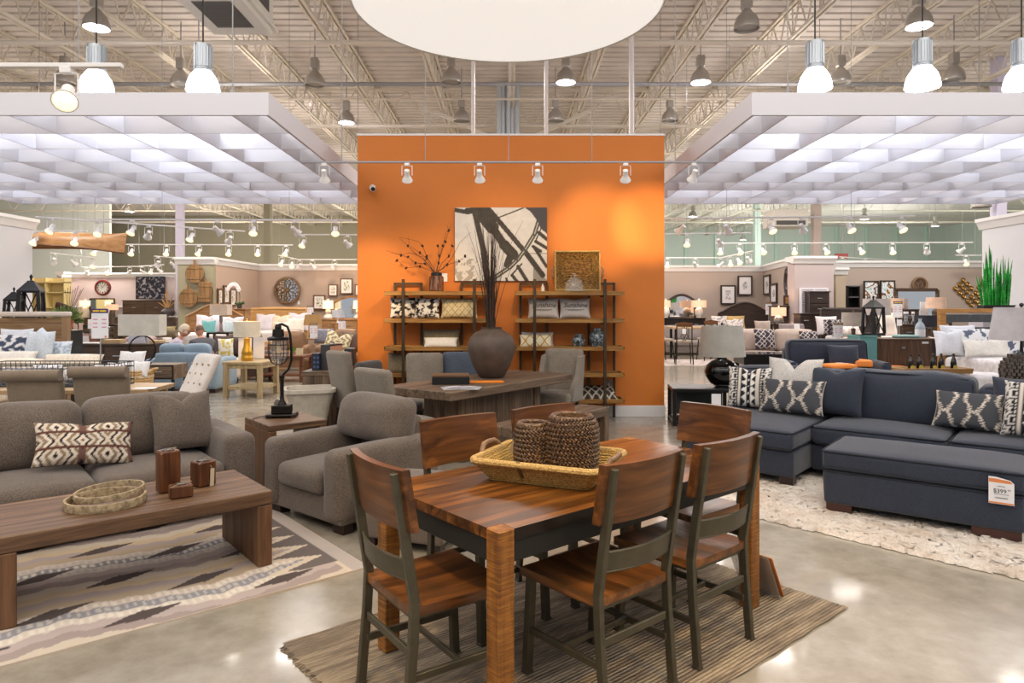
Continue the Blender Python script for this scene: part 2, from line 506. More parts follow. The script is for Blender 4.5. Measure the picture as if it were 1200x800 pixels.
# left: white panel wall near the frame edge, rose back wall, sage stub, taupe bedroom walls
XL = px(38, 14.4)
part_wall('wall_white_left', [(XL, 6.5), (XL, 14.4)], 3.4, plain('cool_white', (222, 222, 228), .7))
part_wall('wall_white_right', [(px(1151, 14.4), 14.4), (px(1151, 14.4), 6.5)], 3.4, plain('cool_white', (222, 222, 228), .7))
Ya = 30.5
part_wall('wall_rose', [(px(83, Ya), Ya), (px(212, Ya), Ya)], Z3, PINKW)
part_wall('wall_rose_side', [(px(72, 29.6), 29.6), (px(83, Ya), Ya + .05)], Z3, PINKW)
Yb = 20.7
part_wall('wall_sage', [(px(208, Yb), Yb), (px(250, Yb), Yb)], Z3, SAGE)
Yc = 24.2
part_wall('wall_taupe_side', [(px(250, Yb + .1), Yb + .1), (px(302, Yc), Yc)], Z3, plain('warm_wall', (196, 172, 156), .8))
part_wall('wall_taupe', [(px(302, Yc), Yc), (px(470, Yc), Yc)], Z3, plain('warm_wall_back', (186, 164, 148), .8))
# right: taupe bedroom
Yd = 25.0
part_wall('wall_bedroom', [(px(740, Yd), Yd), (px(895, Yd), Yd)], Z3, TAUPE)
part_wall('wall_bedroom_side', [(px(895, Yd), Yd), (px(932, 20.6), 20.6)], Z3, TAUPE)
part_wall('wall_pillar', [(px(931, 20.3), 20.3), (px(977, 20.3), 20.3)], Z3, MAUVE, th=.5)
part_wall('wall_showroom', [(px(975, 22.4), 22.4), (px(1230, 22.4), 22.4)], Z3, TAUPE)
part_wall('wall_stub', [(px(979.5, 21.6), 21.6), (px(991, 21.6), 21.6)], 2.78, plain('tan_wall', (180, 164, 144), .8), th=.3)

# ------------------------------------------------------------------ hanging lattice canopies
def canopy(name, x_in, x_out, label):
    Y0, Y1, z0, z1 = 6.85, 12.85, 3.51, 3.738; s = 1 if x_out > x_in else -1
    xm = x_in
    r = thing(name, label, 'canopy', (x_in, Y0, z0)); h = z1 - z0; Wd = abs(x_out - x_in); L = Y1 - Y0
    b = MB(); t_ = .03
    X = lambda q: s * q
    b.box((X(0), 0, 0), (X(Wd), t_, h), .002); b.box((X(0), L - t_, 0), (X(Wd), L, h), .002)
    b.box((X(0), t_, 0), (X(t_), L - t_, h), .002); b.box((X(Wd - t_), t_, 0), (X(Wd), L - t_, h), .002)
    b.build('fascia', LATT, r)
    b = MB()
    for i in range(1, 8): b.box((X(t_), i * .75 - .006, .004), (X(Wd - t_), i * .75 + .006, h - .004), 0)
    q = .375
    while q < Wd - .1:
        b.box((X(q - .006), t_, .002), (X(q + .006), L - t_, h - .006), 0); q += .75
    b.build('lattice', LATT, r)
    for q, yy in ((.4, .1), (Wd - .4, .1), (.4, L - .1), (Wd - .4, L - .1), (Wd / 2, .1), (Wd / 2, L - .1)):
        b = MB(); b.tube([(X(q), yy, h), (X(q), yy, 7.4 - z0)], .006, 6); b.cyl((X(q), yy, h), (X(q), yy, h + .08), .014); b.build('suspension_cable', CABLE, r)
canopy('lattice_canopy', -2.40, -9.15, 'white egg-crate ceiling canopy hanging left of the orange wall')
canopy('lattice_canopy', 2.45, 9.2, 'white egg-crate ceiling canopy hanging right of the orange wall')

# ------------------------------------------------------------------ giant drum shade
SH = NT('lit_fabric'); SH.set(Base_Color=rgb((246, 240, 232)), Emission_Color=rgb((246, 244, 242)), Emission_Strength=.66, Roughness=.8); SHADE = SH.m
DZ, DR, DY = 3.18, .824, 3.62
r = thing('drum_shade', 'huge round white drum shade hanging above the dining table', 'pendant lamp', (0, DY, DZ))
b = MB(); b.lathe([(0, .006), (DR - .006, .006), (DR - .006, .014), (0, .014)], 96); b.build('diffuser', SHADE, r)
b = MB(); b.lathe([(DR, 0), (DR, .45), (DR - .008, .45), (DR - .008, .004), (DR - .012, 0)], 96); b.build('shade_band', plain('shade_linen', (196, 188, 178), .8), r)
for a in (0, 2.1, 4.2):
    b = MB(); b.tube([(DR * .8 * cos(a), DR * .8 * sin(a), .44), (0, 0, 1.2)], .004, 6); b.build('suspension_cable', CABLE, r)
b = MB(); b.tube([(0, 0, .3), (0, 0, 7.4 - DZ)], .008, 6); b.build('stem', CABLE, r)

# ------------------------------------------------------------------ bell pendants over the canopies
PGL = NT('glowing_glass'); PGL.set(Base_Color=rgb((240, 244, 255)), Emission_Color=rgb((240, 246, 255)), Emission_Strength=5., Roughness=.3); PGL.m.cycles.emission_sampling = 'NONE'
def pendant(x, ytop, ybot, Y, label):
    z0, z1 = pz(ybot, Y), pz(ytop, Y); h = z1 - z0
    r = thing('bell_pendant', label, 'pendant lamp', (px(x, Y), Y, z0), 0, 'bell pendants above the canopies')
    b = MB(); b.lathe([(.19, 0), (.195, .01), (.185, .08), (.16, .16), (.11, .235), (.085, .26), (.08, .25), (.105, .225), (.15, .155), (.178, .08), (.186, .0)], 28); b.build('glass_bell', PGL.m, r)
    b = MB(); b.cyl((0, 0, .27), (0, 0, h), .1, n=20); b.lathe([(.1, .25), (.105, .26), (.105, .28), (.1, .29)], 20)
    for k in range(20):
        a = k * pi / 10; b.box((.1 * cos(a) - .005, .1 * sin(a) - .005, .3), (.1 * cos(a) + .005, .1 * sin(a) + .005, h - .03), 0)
    b.build('ballast_can', STEEL, r)
    b = MB(); b.tube([(0, 0, h), (0, 0, 7.4 - z0)], .009, 6); b.build('cord', DARKM, r)
    light('POINT', (px(x, Y), Y, z0 + .06), 22, (240, 246, 255), .12)
pendant(113, 54, 108, 8.2, 'first glowing bell pendant from the left edge, above the left canopy')
pendant(238, 53, 108, 8.2, 'glowing bell pendant nearest the ceiling vent box, above the left canopy')
pendant(955, 49, 105, 8.2, 'glowing bell pendant nearest the inner corner of the right canopy')
pendant(1081, 47, 103, 8.2, 'middle one of three glowing bell pendants above the right canopy')
pendant(1197, 47, 103, 8.2, 'glowing bell pendant cut by the right edge above the right canopy')

# ------------------------------------------------------------------ high-bay roof lamps
METAL = plain('spun_aluminium', (176, 170, 162), .35, .5)
def bay_make(on):
    r = thing('high_bay_lamp', '', 'ceiling lamp', (0, 0, 0))
    b = MB(); b.lathe([(.2, 0), (.205, .015), (.195, .1), (.16, .19), (.1, .25), (.07, .3), (.06, .3), (.09, .24), (.15, .18), (.185, .1), (.195, .0)], 24); b.build('reflector', METAL, r)
    b = MB(); b.box((-.08, -.08, .32), (.08, .08, .55), .02); b.cyl((0, 0, .28), (0, 0, .34), .05); b.build('ballast', METAL, r)
    b = MB(); b.tube([(0, 0, .55), (0, 0, 1.3)], .012, 6); b.build('hook', CABLE, r)
    b = MB(); b.lathe([(0, .03), (.17, .03), (.185, .05), (.1, .2), (0, .22)], 20); b.build('lens', HOT if on else plain('dull_lens', (150, 146, 140), .3), r)
    return r
BAY = {}
def bay(x, y, on, label, z=6.1, Y=None, group=None):
    if Y is None: Y = (z - EYE) * FPX / (HY - y)
    loc = (px(x, Y), Y, z)
    if on not in BAY:
        BAY[on] = bay_make(on); o = BAY[on]; o.location = loc; o['label'] = label
        if group: o['group'] = group
    else: dup(BAY[on], loc, 0, label, group)
    if on: light('POINT', (loc[0], loc[1], z + .02), 110, (250, 244, 255), .15)
bay(529, 97, 0, 'unlit roof lamp in front of the joist left of the centre column'); bay(663, 97, 1, 'lit roof lamp nearest the centre column, on its right')
bay(821, 97, 1, 'lit roof lamp above the inner corner of the right canopy'); bay(541, 142, 0, 'unlit roof lamp just above the orange wall, left of the column')
bay(651, 142, 0, 'unlit roof lamp just above the orange wall, right of the column'); bay(785, 142, 0, 'unlit roof lamp beside the top right corner of the orange wall')
bay(369, 100, 0, 'unlit roof lamp right of the ceiling vent box'); bay(406, 144, 1, 'lit roof lamp beside the top left corner of the orange wall')
bay(875, 34, 0, 'unlit roof lamp near the top edge, right of the drum shade'); bay(1077, 31, 1, 'lit roof lamp at the top edge above the right bell pendants')
bay(1118, 94, 0, 'unlit roof lamp between the two right bell pendants'); bay(985, 97, 0, 'unlit roof lamp just right of the inner right bell pendant')
bay(113, 33, 1, 'lit roof lamp at the top edge above the left bell pendant'); bay(212, 100, 0, 'unlit roof lamp just left of the pendant beside the vent')
bay(76, 98, 0, 'unlit roof lamp behind the round spotlight at the upper left')
g = 'small lit roof lamps far beyond the right canopy'
for x, y in ((842, 273), (871, 281), (957, 273), (812, 254), (1013, 257), (1096, 265)):
    bay(x, y, 1, 'small lit roof lamp far beyond the right canopy', 5.9, None, g)
g = 'small lit roof lamps far beyond the left canopy'
for x, y in ((152, 248), (296, 272), (64, 264)):
    bay(x, y, 1, 'small lit roof lamp far beyond the left canopy', 5.9, None, g)
bay(1150, 247, 0, 'small white dome lamp beside the cornice of the right white wall', 3.9, 16.)

# ------------------------------------------------------------------ track lights
def head(par, p, aim, on, s=1.):
    """spot hanging from the rail at p (local), pointing along aim"""
    a = V(aim).normalized(); q = V(p)
    T = MX.Translation(q) @ V((0, 0, -1)).rotation_difference(a).to_matrix().to_4x4()
    b = MB(); w = .062 * s; z = -.15 * s
    b.box(q + V((-.03 * s, -.02 * s, -.035 * s)), q + V((.03 * s, .02 * s, 0)), .004)
    b.tube([q + V((0, 0, -.03 * s)), q + V((-w, 0, -.035 * s)), q + V((-w, 0, z)), q + V((w, 0, z)), q + V((w, 0, -.035 * s)), q + V((0, 0, -.03 * s))][:3], .005 * s, 5)
    b.tube([q + V((0, 0, -.03 * s)), q + V((w, 0, -.035 * s)), q + V((w, 0, z))], .005 * s, 5)
    b.T = MX.Translation(q + V((0, 0, z))) @ V((0, 0, 1)).rotation_difference(a).to_matrix().to_4x4()
    b.lathe([(.0, -.075 * s), (.028 * s, -.075 * s), (.032 * s, -.07 * s), (.032 * s, .0), (.04 * s, .02 * s), (.062 * s, .06 * s), (.066 * s, .075 * s), (.06 * s, .075 * s), (.055 * s, .06 * s), (0, .05 * s)], 16)
    h = b.build('lamp_head', WHITE, par)
    b = MB(); b.T = MX.Translation(q + V((0, 0, z))) @ V((0, 0, 1)).rotation_difference(a).to_matrix().to_4x4()
    b.lathe([(.057 * s, .064 * s), (.05 * s, .072 * s), (.03 * s, .082 * s), (0, .085 * s)], 14)
    b.build('bulb', BULB if on else plain('reflector_amber', (190, 160, 96), .25, .6), h)
def track(label, pts, z, heads, s=1., cables=None, r_=.013, mat=None, group=None, top=7.4):
    o = V((pts[0][0], pts[0][1], z)); r = thing('track_light', label, 'track light', o, 0, group)
    b = MB(); L = [V((p[0], p[1], z)) - o for p in pts]
    for p, q in zip(L[:-1], L[1:]): b.bar(p, q, .035 * s, .022 * s)
    b.build('rail', mat or WHITE, r)
    for hx, hy, aim, on in heads: head(r, V((hx, hy, z - .01)) - o, aim, on, s)
    n = cables or max(2, int((L[-1] - L[0]).length / 1.6))
    for k in range(n):
        p = L[0].lerp(L[-1], (k + .5) / n) if len(L) == 2 else L[min(k, len(L) - 1)]
        b = MB(); b.tube([p, V((p.x, p.y, top - z))], .004, 5); b.build('cable', CABLE, r)
TY = 7.5; TZ = pz(190, TY)
hs = []
for x, aim, on in ((380, (-.1, .8, -1), 1), (477, (-.08, .9, -1), 0), (562, (.06, .9, -1), 1), (630, (.04, .9, -1), 1), (733, (.15, .95, -1), 1), (813, (-.15, .9, -1), 1)):
    hs.append((px(x, TY), TY, aim, on))
track('long white track of six spotlights in front of the orange wall', [(px(352, TY), TY), (px(840, TY), TY)], TZ, hs, .9, 5, mat=plain('rail_grey', (150, 150, 156), .4, .4))
track('near track with one round lit spotlight at the upper left', [(px(-60, 4.6), 4.6), (px(143, 4.6), 4.6)], pz(77, 4.6), [(px(78, 4.6), 4.6, (.45, -1.0, -.95), 1)], 1.25)
def bg_track(label, ptsx, heads, z=3.1, s=1.15, aims=None):
    P = []
    for x, y in ptsx:
        Y = (z - EYE) * FPX / (HY - y); P.append((px(x, Y), Y))
    H_ = []
    for i, hx in enumerate(heads):
        on = hx > 0; hx = abs(hx)
        for k in range(len(ptsx) - 1):
            (xa, ya), (xb, yb) = ptsx[k], ptsx[k + 1]
            if min(xa, xb) - 1 <= hx <= max(xa, xb) + 1 or k == len(ptsx) - 2:
                f = (hx - xa) / (xb - xa); y = ya + (yb - ya) * f; break
        Y = (z - EYE) * FPX / (HY - y)
        aim = ((.25, -1, -1.3) if i % 3 else (-.3, -1, -1.6)) if on else ((.7, .8, -.9) if i % 2 else (-.8, .9, -.9))
        H_.append((px(hx, Y), Y, aim, on))
    track(label, P, z, H_, s)
bg_track('long track with five spotlights just under the left canopy edge', [(115, 257), (413, 258)], [155, -255, 297, -346 + 0, 393])
bg_track('slanting track crossing below the left canopy from the white wall', [(41, 254), (287, 271)], [60, 115, -174, 224, -269], 3.11)
bg_track('short two spotlight track before the hanging canoe', [(38, 271), (102, 271)], [40.5, 88], 3.05)
bg_track('track of seven lit spotlights below the hanging canoe', [(40, 286), (343, 287)], [111, 154, 195, 233, 268, 302, 335], 3.1)
bg_track('short dark slanting track above the rose wall corner', [(58, 296), (112, 302)], [-63, -86, 109], 3.2, 1.5)
bg_track('small track over the red framed wall clock', [(95, 313), (163, 312), (192, 310)], [-102, 126, -152, -167, 177, -187], 3.3, 1.5)
bg_track('short track left of the sage wall with cutting boards', [(181, 300), (207, 302)], [-185, -203], 3.2, 1.5)
bg_track('short track beside the upper left part of the orange wall', [(345, 275), (418, 275)], [355, -407], 3.1)
bg_track('bent track above the round wall medallion', [(327, 299), (350, 304), (418, 304)], [330, 342, -351, -366, -392], 3.2, 1.4)
bg_track('long track with six spotlights just under the right canopy edge', [(780, 256), (1072, 253)], [-798, -852, 904, -940, 996, 1056])
bg_track('short track beside the upper right part of the orange wall', [(780, 274), (880, 273)], [805, -843])
bg_track('long track with nine spotlights above the right bedroom walls', [(838, 285), (1140, 284)], [844, 867, 894, 931, 968, 1009, 1046, -1086, -1127])
bg_track('bent track above the arched bedroom mirror', [(780, 302), (845, 302), (882, 294)], [782, -815, -845, 856, 866, -877], 3.2, 1.4)
bg_track('short track above the pair of agate pictures', [(984, 301), (1050, 305)], [987, -1014, 1046], 3.25, 1.4)
bg_track('single spotlight track before the gold bubble wall sculpture', [(1120, 299), (1150, 299)], [1132], 3.2, 1.4)

# ------------------------------------------------------------------ ceiling air diffuser box
r = thing('air_diffuser', 'big white ceiling air vent box at the top left', 'vent', (px(284, 10), 9.35, 5.58))
b = MB(); b.box((-.44, -.7, 0), (.44, .7, .9), .02); b.box((-.5, -.76, .06), (.5, .76, .1), .01); b.build('housing', plain('duct_white', (222, 216, 206), .6), r)
b = MB()
b.box((-.26, -.42, -.006), (.26, .42, .0), 0)
for k in range(20): b.box((-.25, -.4 + k * .04, -.012), (.25, -.385 + k * .04, -.004), 0)
b.build('grille', plain('grille_grey', (110, 106, 102), .5, .4), r)
b = MB(); b.box((.441, -.5, .25), (.446, .5, .75), 0); b.box((-.446, -.5, .25), (-.441, .5, .75), 0); b.box((-.3, -.706, .3), (.3, -.701, .75), 0); b.build('side_grille', plain('grille_dark', (84, 80, 78), .5, .4), r)
for sx in (-.4, .4):
    b = MB(); b.tube([(sx, 0, .9), (sx, 0, 2.2)], .012, 6); b.build('hanger_rod', CABLE, r)
r = thing('air_diffuser', 'small boxy ceiling unit far beyond the right canopy', 'vent', (px(920, 24), 24, pz(267, 24)))
b = MB(); b.box((-.6, -.5, 0), (.6, .5, .6), .02); b.build('housing', plain('duct_white', (222, 216, 206), .6), r)
b = MB(); b.box((-.5, -.51, .05), (.5, -.5, .2), 0); b.build('grille', plain('grille_dark', (84, 80, 78), .5, .4), r)
for sx in (-.4, .4):
    b = MB(); b.tube([(sx, 0, .6), (sx, 0, 7.4 - pz(267, 24))], .015, 6); b.build('hanger_rod', CABLE, r)
# security camera on the orange wall
r = thing('security_camera', 'small white security camera on the orange wall', 'camera', (px(436, 9.8), WY, pz(221, 9.8)))
b = MB(); b.cyl((0, 0, .02), (0, -.03, .02), .045); b.tube([(0, -.03, .02), (.0, -.07, .02)], .012, 8); b.build('mount', WHITE, r)
b = MB(); b.cyl((0, -.05, .02), (.04, -.19, -.03), .034, .036, 16); b.build('camera_body', WHITE, r)
b = MB(); b.cyl((.04, -.185, -.028), (.042, -.194, -.031), .03, n=14); b.build('lens', BLACK, r)
# ------------------------------------------------------------------ dining set on the jute rug
TH = .692; U = V((cos(TH), sin(TH), 0)); W = V((-sin(TH), cos(TH), 0))
TC = V((.364, 3.39, 0))
def uv(u, v, z=0): return U * u + W * v + V((0, 0, z))          # lounge axes (rotated 40 degrees)
def tuv(u, v, z=0): return TC + U * u + W * v + V((0, 0, z))
TOPW = wood('acacia_top', (46, 24, 8), (120, 70, 26), (162, 106, 46), 'x', .5, .28, .112, 'y', bump=.1, streak=.34)
t = NT('rough_sawn_leg'); f = t.noise(t.obj((7, 7, 95)), 1., 4, .7); g = t.noise(t.obj((30, 30, 3)), 1., 4, .6); t.bump(f, .5, .006)
LEGW = t.set(Base_Color=t.mix(.5, t.ramp(f, [(.34, (62, 32, 8)), (.5, (130, 80, 26)), (.66, (182, 124, 52))]), t.ramp(g, [(.35, (84, 46, 14)), (.65, (160, 104, 42))])), Roughness=.5)
SEATW = wood('acacia_seat', (54, 30, 12), (114, 68, 30), (154, 98, 46), 'y', .5, .28, bump=.08, streak=.22)
BACKW = wood('acacia_back', (58, 32, 14), (104, 63, 31), (140, 90, 47), 'x', .5, .3, bump=.08, streak=.2)
GUN = plain('gunmetal', (86, 81, 67), .42, .55, var=.06, sc=20)
APR = plain('apron_black', (42, 42, 40), .45, .4)

# rug
t = NT('jute'); vv = t.obj((3, 60, 1)); f = t.noise(vv, 3, 4, .7); g = t.noise(t.obj((1, 9, 1)), 2.2, 2)
wv = t.n('TexWave', wave_type='BANDS', bands_direction='Y'); t.l(t.obj(), wv.inputs[0]); wv.inputs['Scale'].default_value = 16; wv.inputs['Distortion'].default_value = 1.2; wv.inputs['Detail Scale'].default_value = 4
c = t.ramp(f, [(.3, (92, 78, 66)), (.5, (142, 126, 108)), (.7, (190, 174, 150))])
c = t.mix(.45, c, t.ramp(g, [(.42, (100, 88, 76)), (.58, (186, 168, 140))]))
t.bump(wv.outputs[1], .8, .012); JUTE = t.set(Base_Color=c, Roughness=.95)
b = MB()
def jf(u, v):
    x, y = (u - .5) * 2.44, (v - .5) * 1.52
    e = .006 * sin(v * 160); return (x + (e if u in (0, 1) else 0), y + .004 * sin(u * 60), .012 + .0015 * sin(y * 2 * pi / .03))
b.grid(jf, 60, 110)
b.box((-1.215, -.755, 0), (1.215, .755, .009), .003)
rg_ = one(b, 'jute_rug', JUTE, 'brown striped jute rug under the wooden dining table', 'rug', (.363, 3.402, 0), TH)
b = MB()
for k in range(150):
    y = -.75 + k * .01
    for sx in (-1, 1):
        x0 = sx * 1.21; b.tube([(x0, y, .008), (x0 + sx * (.02 + .015 * random.random()), y + random.uniform(-.006, .006), .004)], .003, 4)
fr = b.build('fringe', JUTE, rg_); fr['kind'] = 'stuff'

# table
L2, W2, HT, LG = .884, .4465, .762, .075
tb = thing('dining_table', 'wooden dining table with black apron carrying the woven tray basket', 'table', TC, TH)
tb.location.z = .013
b = MB(); e = .004
P = [(-L2, -W2 + LG), (-L2 + LG, -W2 + LG), (-L2 + LG, -W2), (L2 - LG, -W2), (L2 - LG, -W2 + LG), (L2, -W2 + LG), (L2, W2 - LG), (L2 - LG, W2 - LG), (L2 - LG, W2), (-L2 + LG, W2), (-L2 + LG, W2 - LG), (-L2, W2 - LG)]
b.prism(P, HT - .042, HT, 'z'); b.build('tabletop', TOPW, tb, 30)
for sx in (-1, 1):
    for sy in (-1, 1):
        b = MB(); b.box((sx * (L2 + .003), sy * (W2 + .003), -.001), (sx * (L2 - LG + .001), sy * (W2 - LG + .001), HT + .002), .005); b.build('leg', LEGW, tb)
b = MB()
for sy in (-1, 1): b.box((-L2 + LG, sy * (W2 - .012), HT - .13), (L2 - LG, sy * (W2 - .035), HT - .042), .003)
for sx in (-1, 1): b.box((sx * (L2 - .012), -W2 + LG, HT - .13), (sx * (L2 - .035), W2 - LG, HT - .042), .003)
b.build('apron', APR, tb)

# chairs: front faces +y
def make_chair(label):
    r = thing('dining_chair', label, 'chair', (0, 0, 0), 0, 'metal framed chairs around the dining table')
    b = MB()
    def seat(u, v, top=1):
        x, y = (u - .5) * (.44 + .03 * v), (v - .5) * .44
        z = .462 - .014 * (1 - (2 * u - 1) ** 2) * (1 - ((v - .42) / .6) ** 2) if top else .425
        return (x, y, z)
    n = 14; b.grid(seat, n, n); b.grid(lambda u, v: seat(u, v, 0), n, n, True)
    ring = [(i / n, 0) for i in range(n)] + [(1, i / n) for i in range(n)] + [(1 - i / n, 1) for i in range(n)] + [(0, 1 - i / n) for i in range(n)]
    vs = [seat(*q) for q in ring] + [seat(q[0], q[1], 0) for q in ring]; m = len(ring)
    b.add(vs, [(i, i + m, (i + 1) % m + m, (i + 1) % m) for i in range(m)])
    b.build('seat', SEATW, r, 40)
    b = MB(); zs = (.75, .985)
    def bk(u, v, s):
        x = (u - .5) * .485; z = zs[0] + v * (zs[1] - zs[0])
        y = -.205 - (z - .46) * .165 - .035 * (1 - (2 * u - 1) ** 2) + .014 + s * .034
        return (x, y, z)
    n = 12
    for s in (0, 1): b.grid(lambda u, v: bk(u, v, s), n, 4, flip=s == 1)
    ring = [(i / n, 0) for i in range(n)] + [(1, i / 4) for i in range(4)] + [(1 - i / n, 1) for i in range(n)] + [(0, 1 - i / 4) for i in range(4)]
    vs = [bk(*q, 0) for q in ring] + [bk(*q, 1) for q in ring]; m = len(ring)
    b.add(vs, [(i, (i + 1) % m, (i + 1) % m + m, i + m) for i in range(m)])
    b.build('backrest', BACKW, r, 40)
    for sx in (-1, 1):
        b = MB(); x = sx * .21
        pts = [(x, -.243, 0), (x, -.215, .32), (x, -.208, .47), (x, -.286, .968)]
        for p, q in zip(pts[:-1], pts[1:]): b.bar(p, V(q) + (V(q) - V(p)).normalized() * .006, .026, .038, up=(0, 1, 0))
        b.box((x - .015, -.262, -.0), (x + .015, -.222, .012), .002)
        b.build('back_leg', GUN, r)
        b = MB(); b.bar((sx * .205, .212, 0), (sx * .2, .19, .43), .036, .036, up=(0, 1, 0)); b.box((sx * .205 - .02, .192, 0), (sx * .205 + .02, .232, .012), .002); b.build('front_leg', GUN, r)
        b = MB(); b.bar((sx * .2, -.222, .19), (sx * .203, .2, .19), .018, .03); b.build('side_stretcher', GUN, r)
    b = MB(); b.bar((-.19, -.218, .285), (.19, -.218, .285), .016, .034); b.build('rear_stretcher', GUN, r)
    b = MB(); b.bar((-.2, .0, .19), (.2, .0, .19), .018, .026); b.build('cross_stretcher', GUN, r)
    b = MB()
    for sx in (-1, 1): b.bar((sx * .19, -.2, .415), (sx * .19, .2, .415), .02, .022)
    for y in (-.2, .195): b.bar((-.19, y, .415), (.19, y, .415), .02, .022)
    b.build('seat_frame', GUN, r)
    b = MB()
    def rl(u, v, s):
        x = (u - .5) * .41; z = .563 + v * .078
        return (x, -.212 - (z - .46) * .165 - .04 * (1 - (2 * u - 1) ** 2) + s * .008, z)
    for s in (0, 1): b.grid(lambda u, v: rl(u, v, s), 12, 1, flip=s == 1)
    b.tube([rl(i / 12, 1, .5) for i in range(13)], .006, 6); b.tube([rl(i / 12, 0, .5) for i in range(13)], .006, 6)
    b.build('back_rail', GUN, r)
    return r
BZ = .013
ch = make_chair('dining chair at the near long side of the table, next to the front table leg')
ch.location = tuv(-.285, -.365, BZ); ch.rotation_euler = (0, 0, TH)
dup(ch, tuv(.313, -.365, BZ), TH, 'dining chair at the near long side, beside the leg with leaning sign panels')
dup(ch, tuv(-.86, .0, BZ), TH - pi / 2 - .08, 'dining chair at the table end nearest the patterned rug')
dup(ch, tuv(.87, .0, BZ), TH + pi / 2 - .05, 'dining chair at the table end nearest the navy sectional')
dup(ch, tuv(-.29, .375, BZ), TH + pi, 'dining chair at the far long side, before the brown ottoman')
dup(ch, tuv(.33, .375, BZ), TH + pi, 'dining chair behind the two woven vases, before the rustic bench')

# tray basket with wrapped rim, leather straps, branch handles
SEAG = NT('seagrass'); vv = SEAG.obj(); w1 = SEAG.noise(SEAG.obj((60, 60, 160)), 1.6, 3)
SEAG.bump(w1, .7, .01); SEAGM = SEAG.set(Base_Color=SEAG.ramp(w1, [(.3, (120, 90, 38)), (.5, (192, 156, 84)), (.7, (226, 196, 124))]), Roughness=.7)
ROPE = NT('wrapped_rope'); w1 = ROPE.noise(ROPE.obj((110, 110, 110)), 1.2, 3); ROPE.bump(w1, .6, .01)
ROPEM = ROPE.set(Base_Color=ROPE.ramp(w1, [(.3, (140, 108, 56)), (.7, (214, 182, 116))]), Roughness=.75)
BARK = plain('peeled_branch', (128, 100, 74), .6, var=.2, sc=30); STRAP = plain('strap_leather', (104, 84, 46), .6)
BC = V((.205, 3.3, HT + BZ + .003)); BR = -.42
bk_ = thing('tray_basket', 'rectangular woven tray basket with wrapped rim on the dining table', 'basket', BC, BR)
x0, y0, x1, y1, bh = .24, .175, .305, .24, .092
b = MB(); rows = 8
for k in range(rows):
    f = (k + .5) / rows; xx, yy = x0 + (x1 - x0) * f, y0 + (y1 - y0) * f; z = bh * f
    b.tube([p for p in rect_loop((-xx, -yy), (xx, yy), z, .03, 3)], .0082, 6, True)
for k in range(17):
    y = -y0 + .01 + k * (2 * y0 - .02) / 16; b.tube([(-x0 + .005, y, .006), (x0 - .005, y, .006)], .0058, 5)
b.box((-x0, -y0, .001), (x0, y0, .005), .001)
b.build('woven_body', SEAGM, bk_)
b = MB(); b.tube(rect_loop((-x1 - .006, -y1 - .006), (x1 + .006, y1 + .006), bh + .004, .05, 5), .0165, 9, True)
b.build('wrapped_rim', ROPEM, bk_)
for sx, sy in ((-.06, -1), (-.06, 1), (-1, 0), (1, 0)):
    b = MB()
    if sy: b.bar((sx, sy * (y0 + .004), .004), (sx, sy * (y1 + .016), bh), .022, .005, up=(0, sy, .3)); b.bar((sx, sy * (y1 + .018), bh - .01), (sx, sy * (y1 + .012), bh + .022), .022, .005, up=(0, sy, 0))
    else: b.bar((sx * (x0 + .004), 0, .004), (sx * (x1 + .016), 0, bh), .022, .005, up=(sx, 0, .3))
    b.build('strap', STRAP, bk_)
for s in (-1, 1):
    b = MB(); xx = s * (x1 + .012)
    b.tube([(xx, -.1, bh + .012), (xx + s * .004, -.085, bh + .03), (xx + s * .01, -.06, bh + .045 if s < 0 else bh + .028), (xx + s * .012, 0, bh + .05 if s < 0 else bh + .03), (xx + s * .01, .06, bh + .045 if s < 0 else bh + .028), (xx, .09, bh + .025), (xx, .105, bh + .01)], [.011, .013, .013, .012, .013, .013, .01], 8)
    b.build('branch_handle', BARK, bk_)
b = MB(); b.T = Tm((-.2, .02, .115), .9, .35, .4); b.box((-.018, -.001, -.05), (.018, .001, .05), 0)
tg = b.build('price_tag', PAPER, bk_)
b = MB(); b.tube([(-.22, .05, .155), (-.24, .1, .13), (-.28, .11, .1)], .002, 5); b.build('tag_string', STRAP, tg)

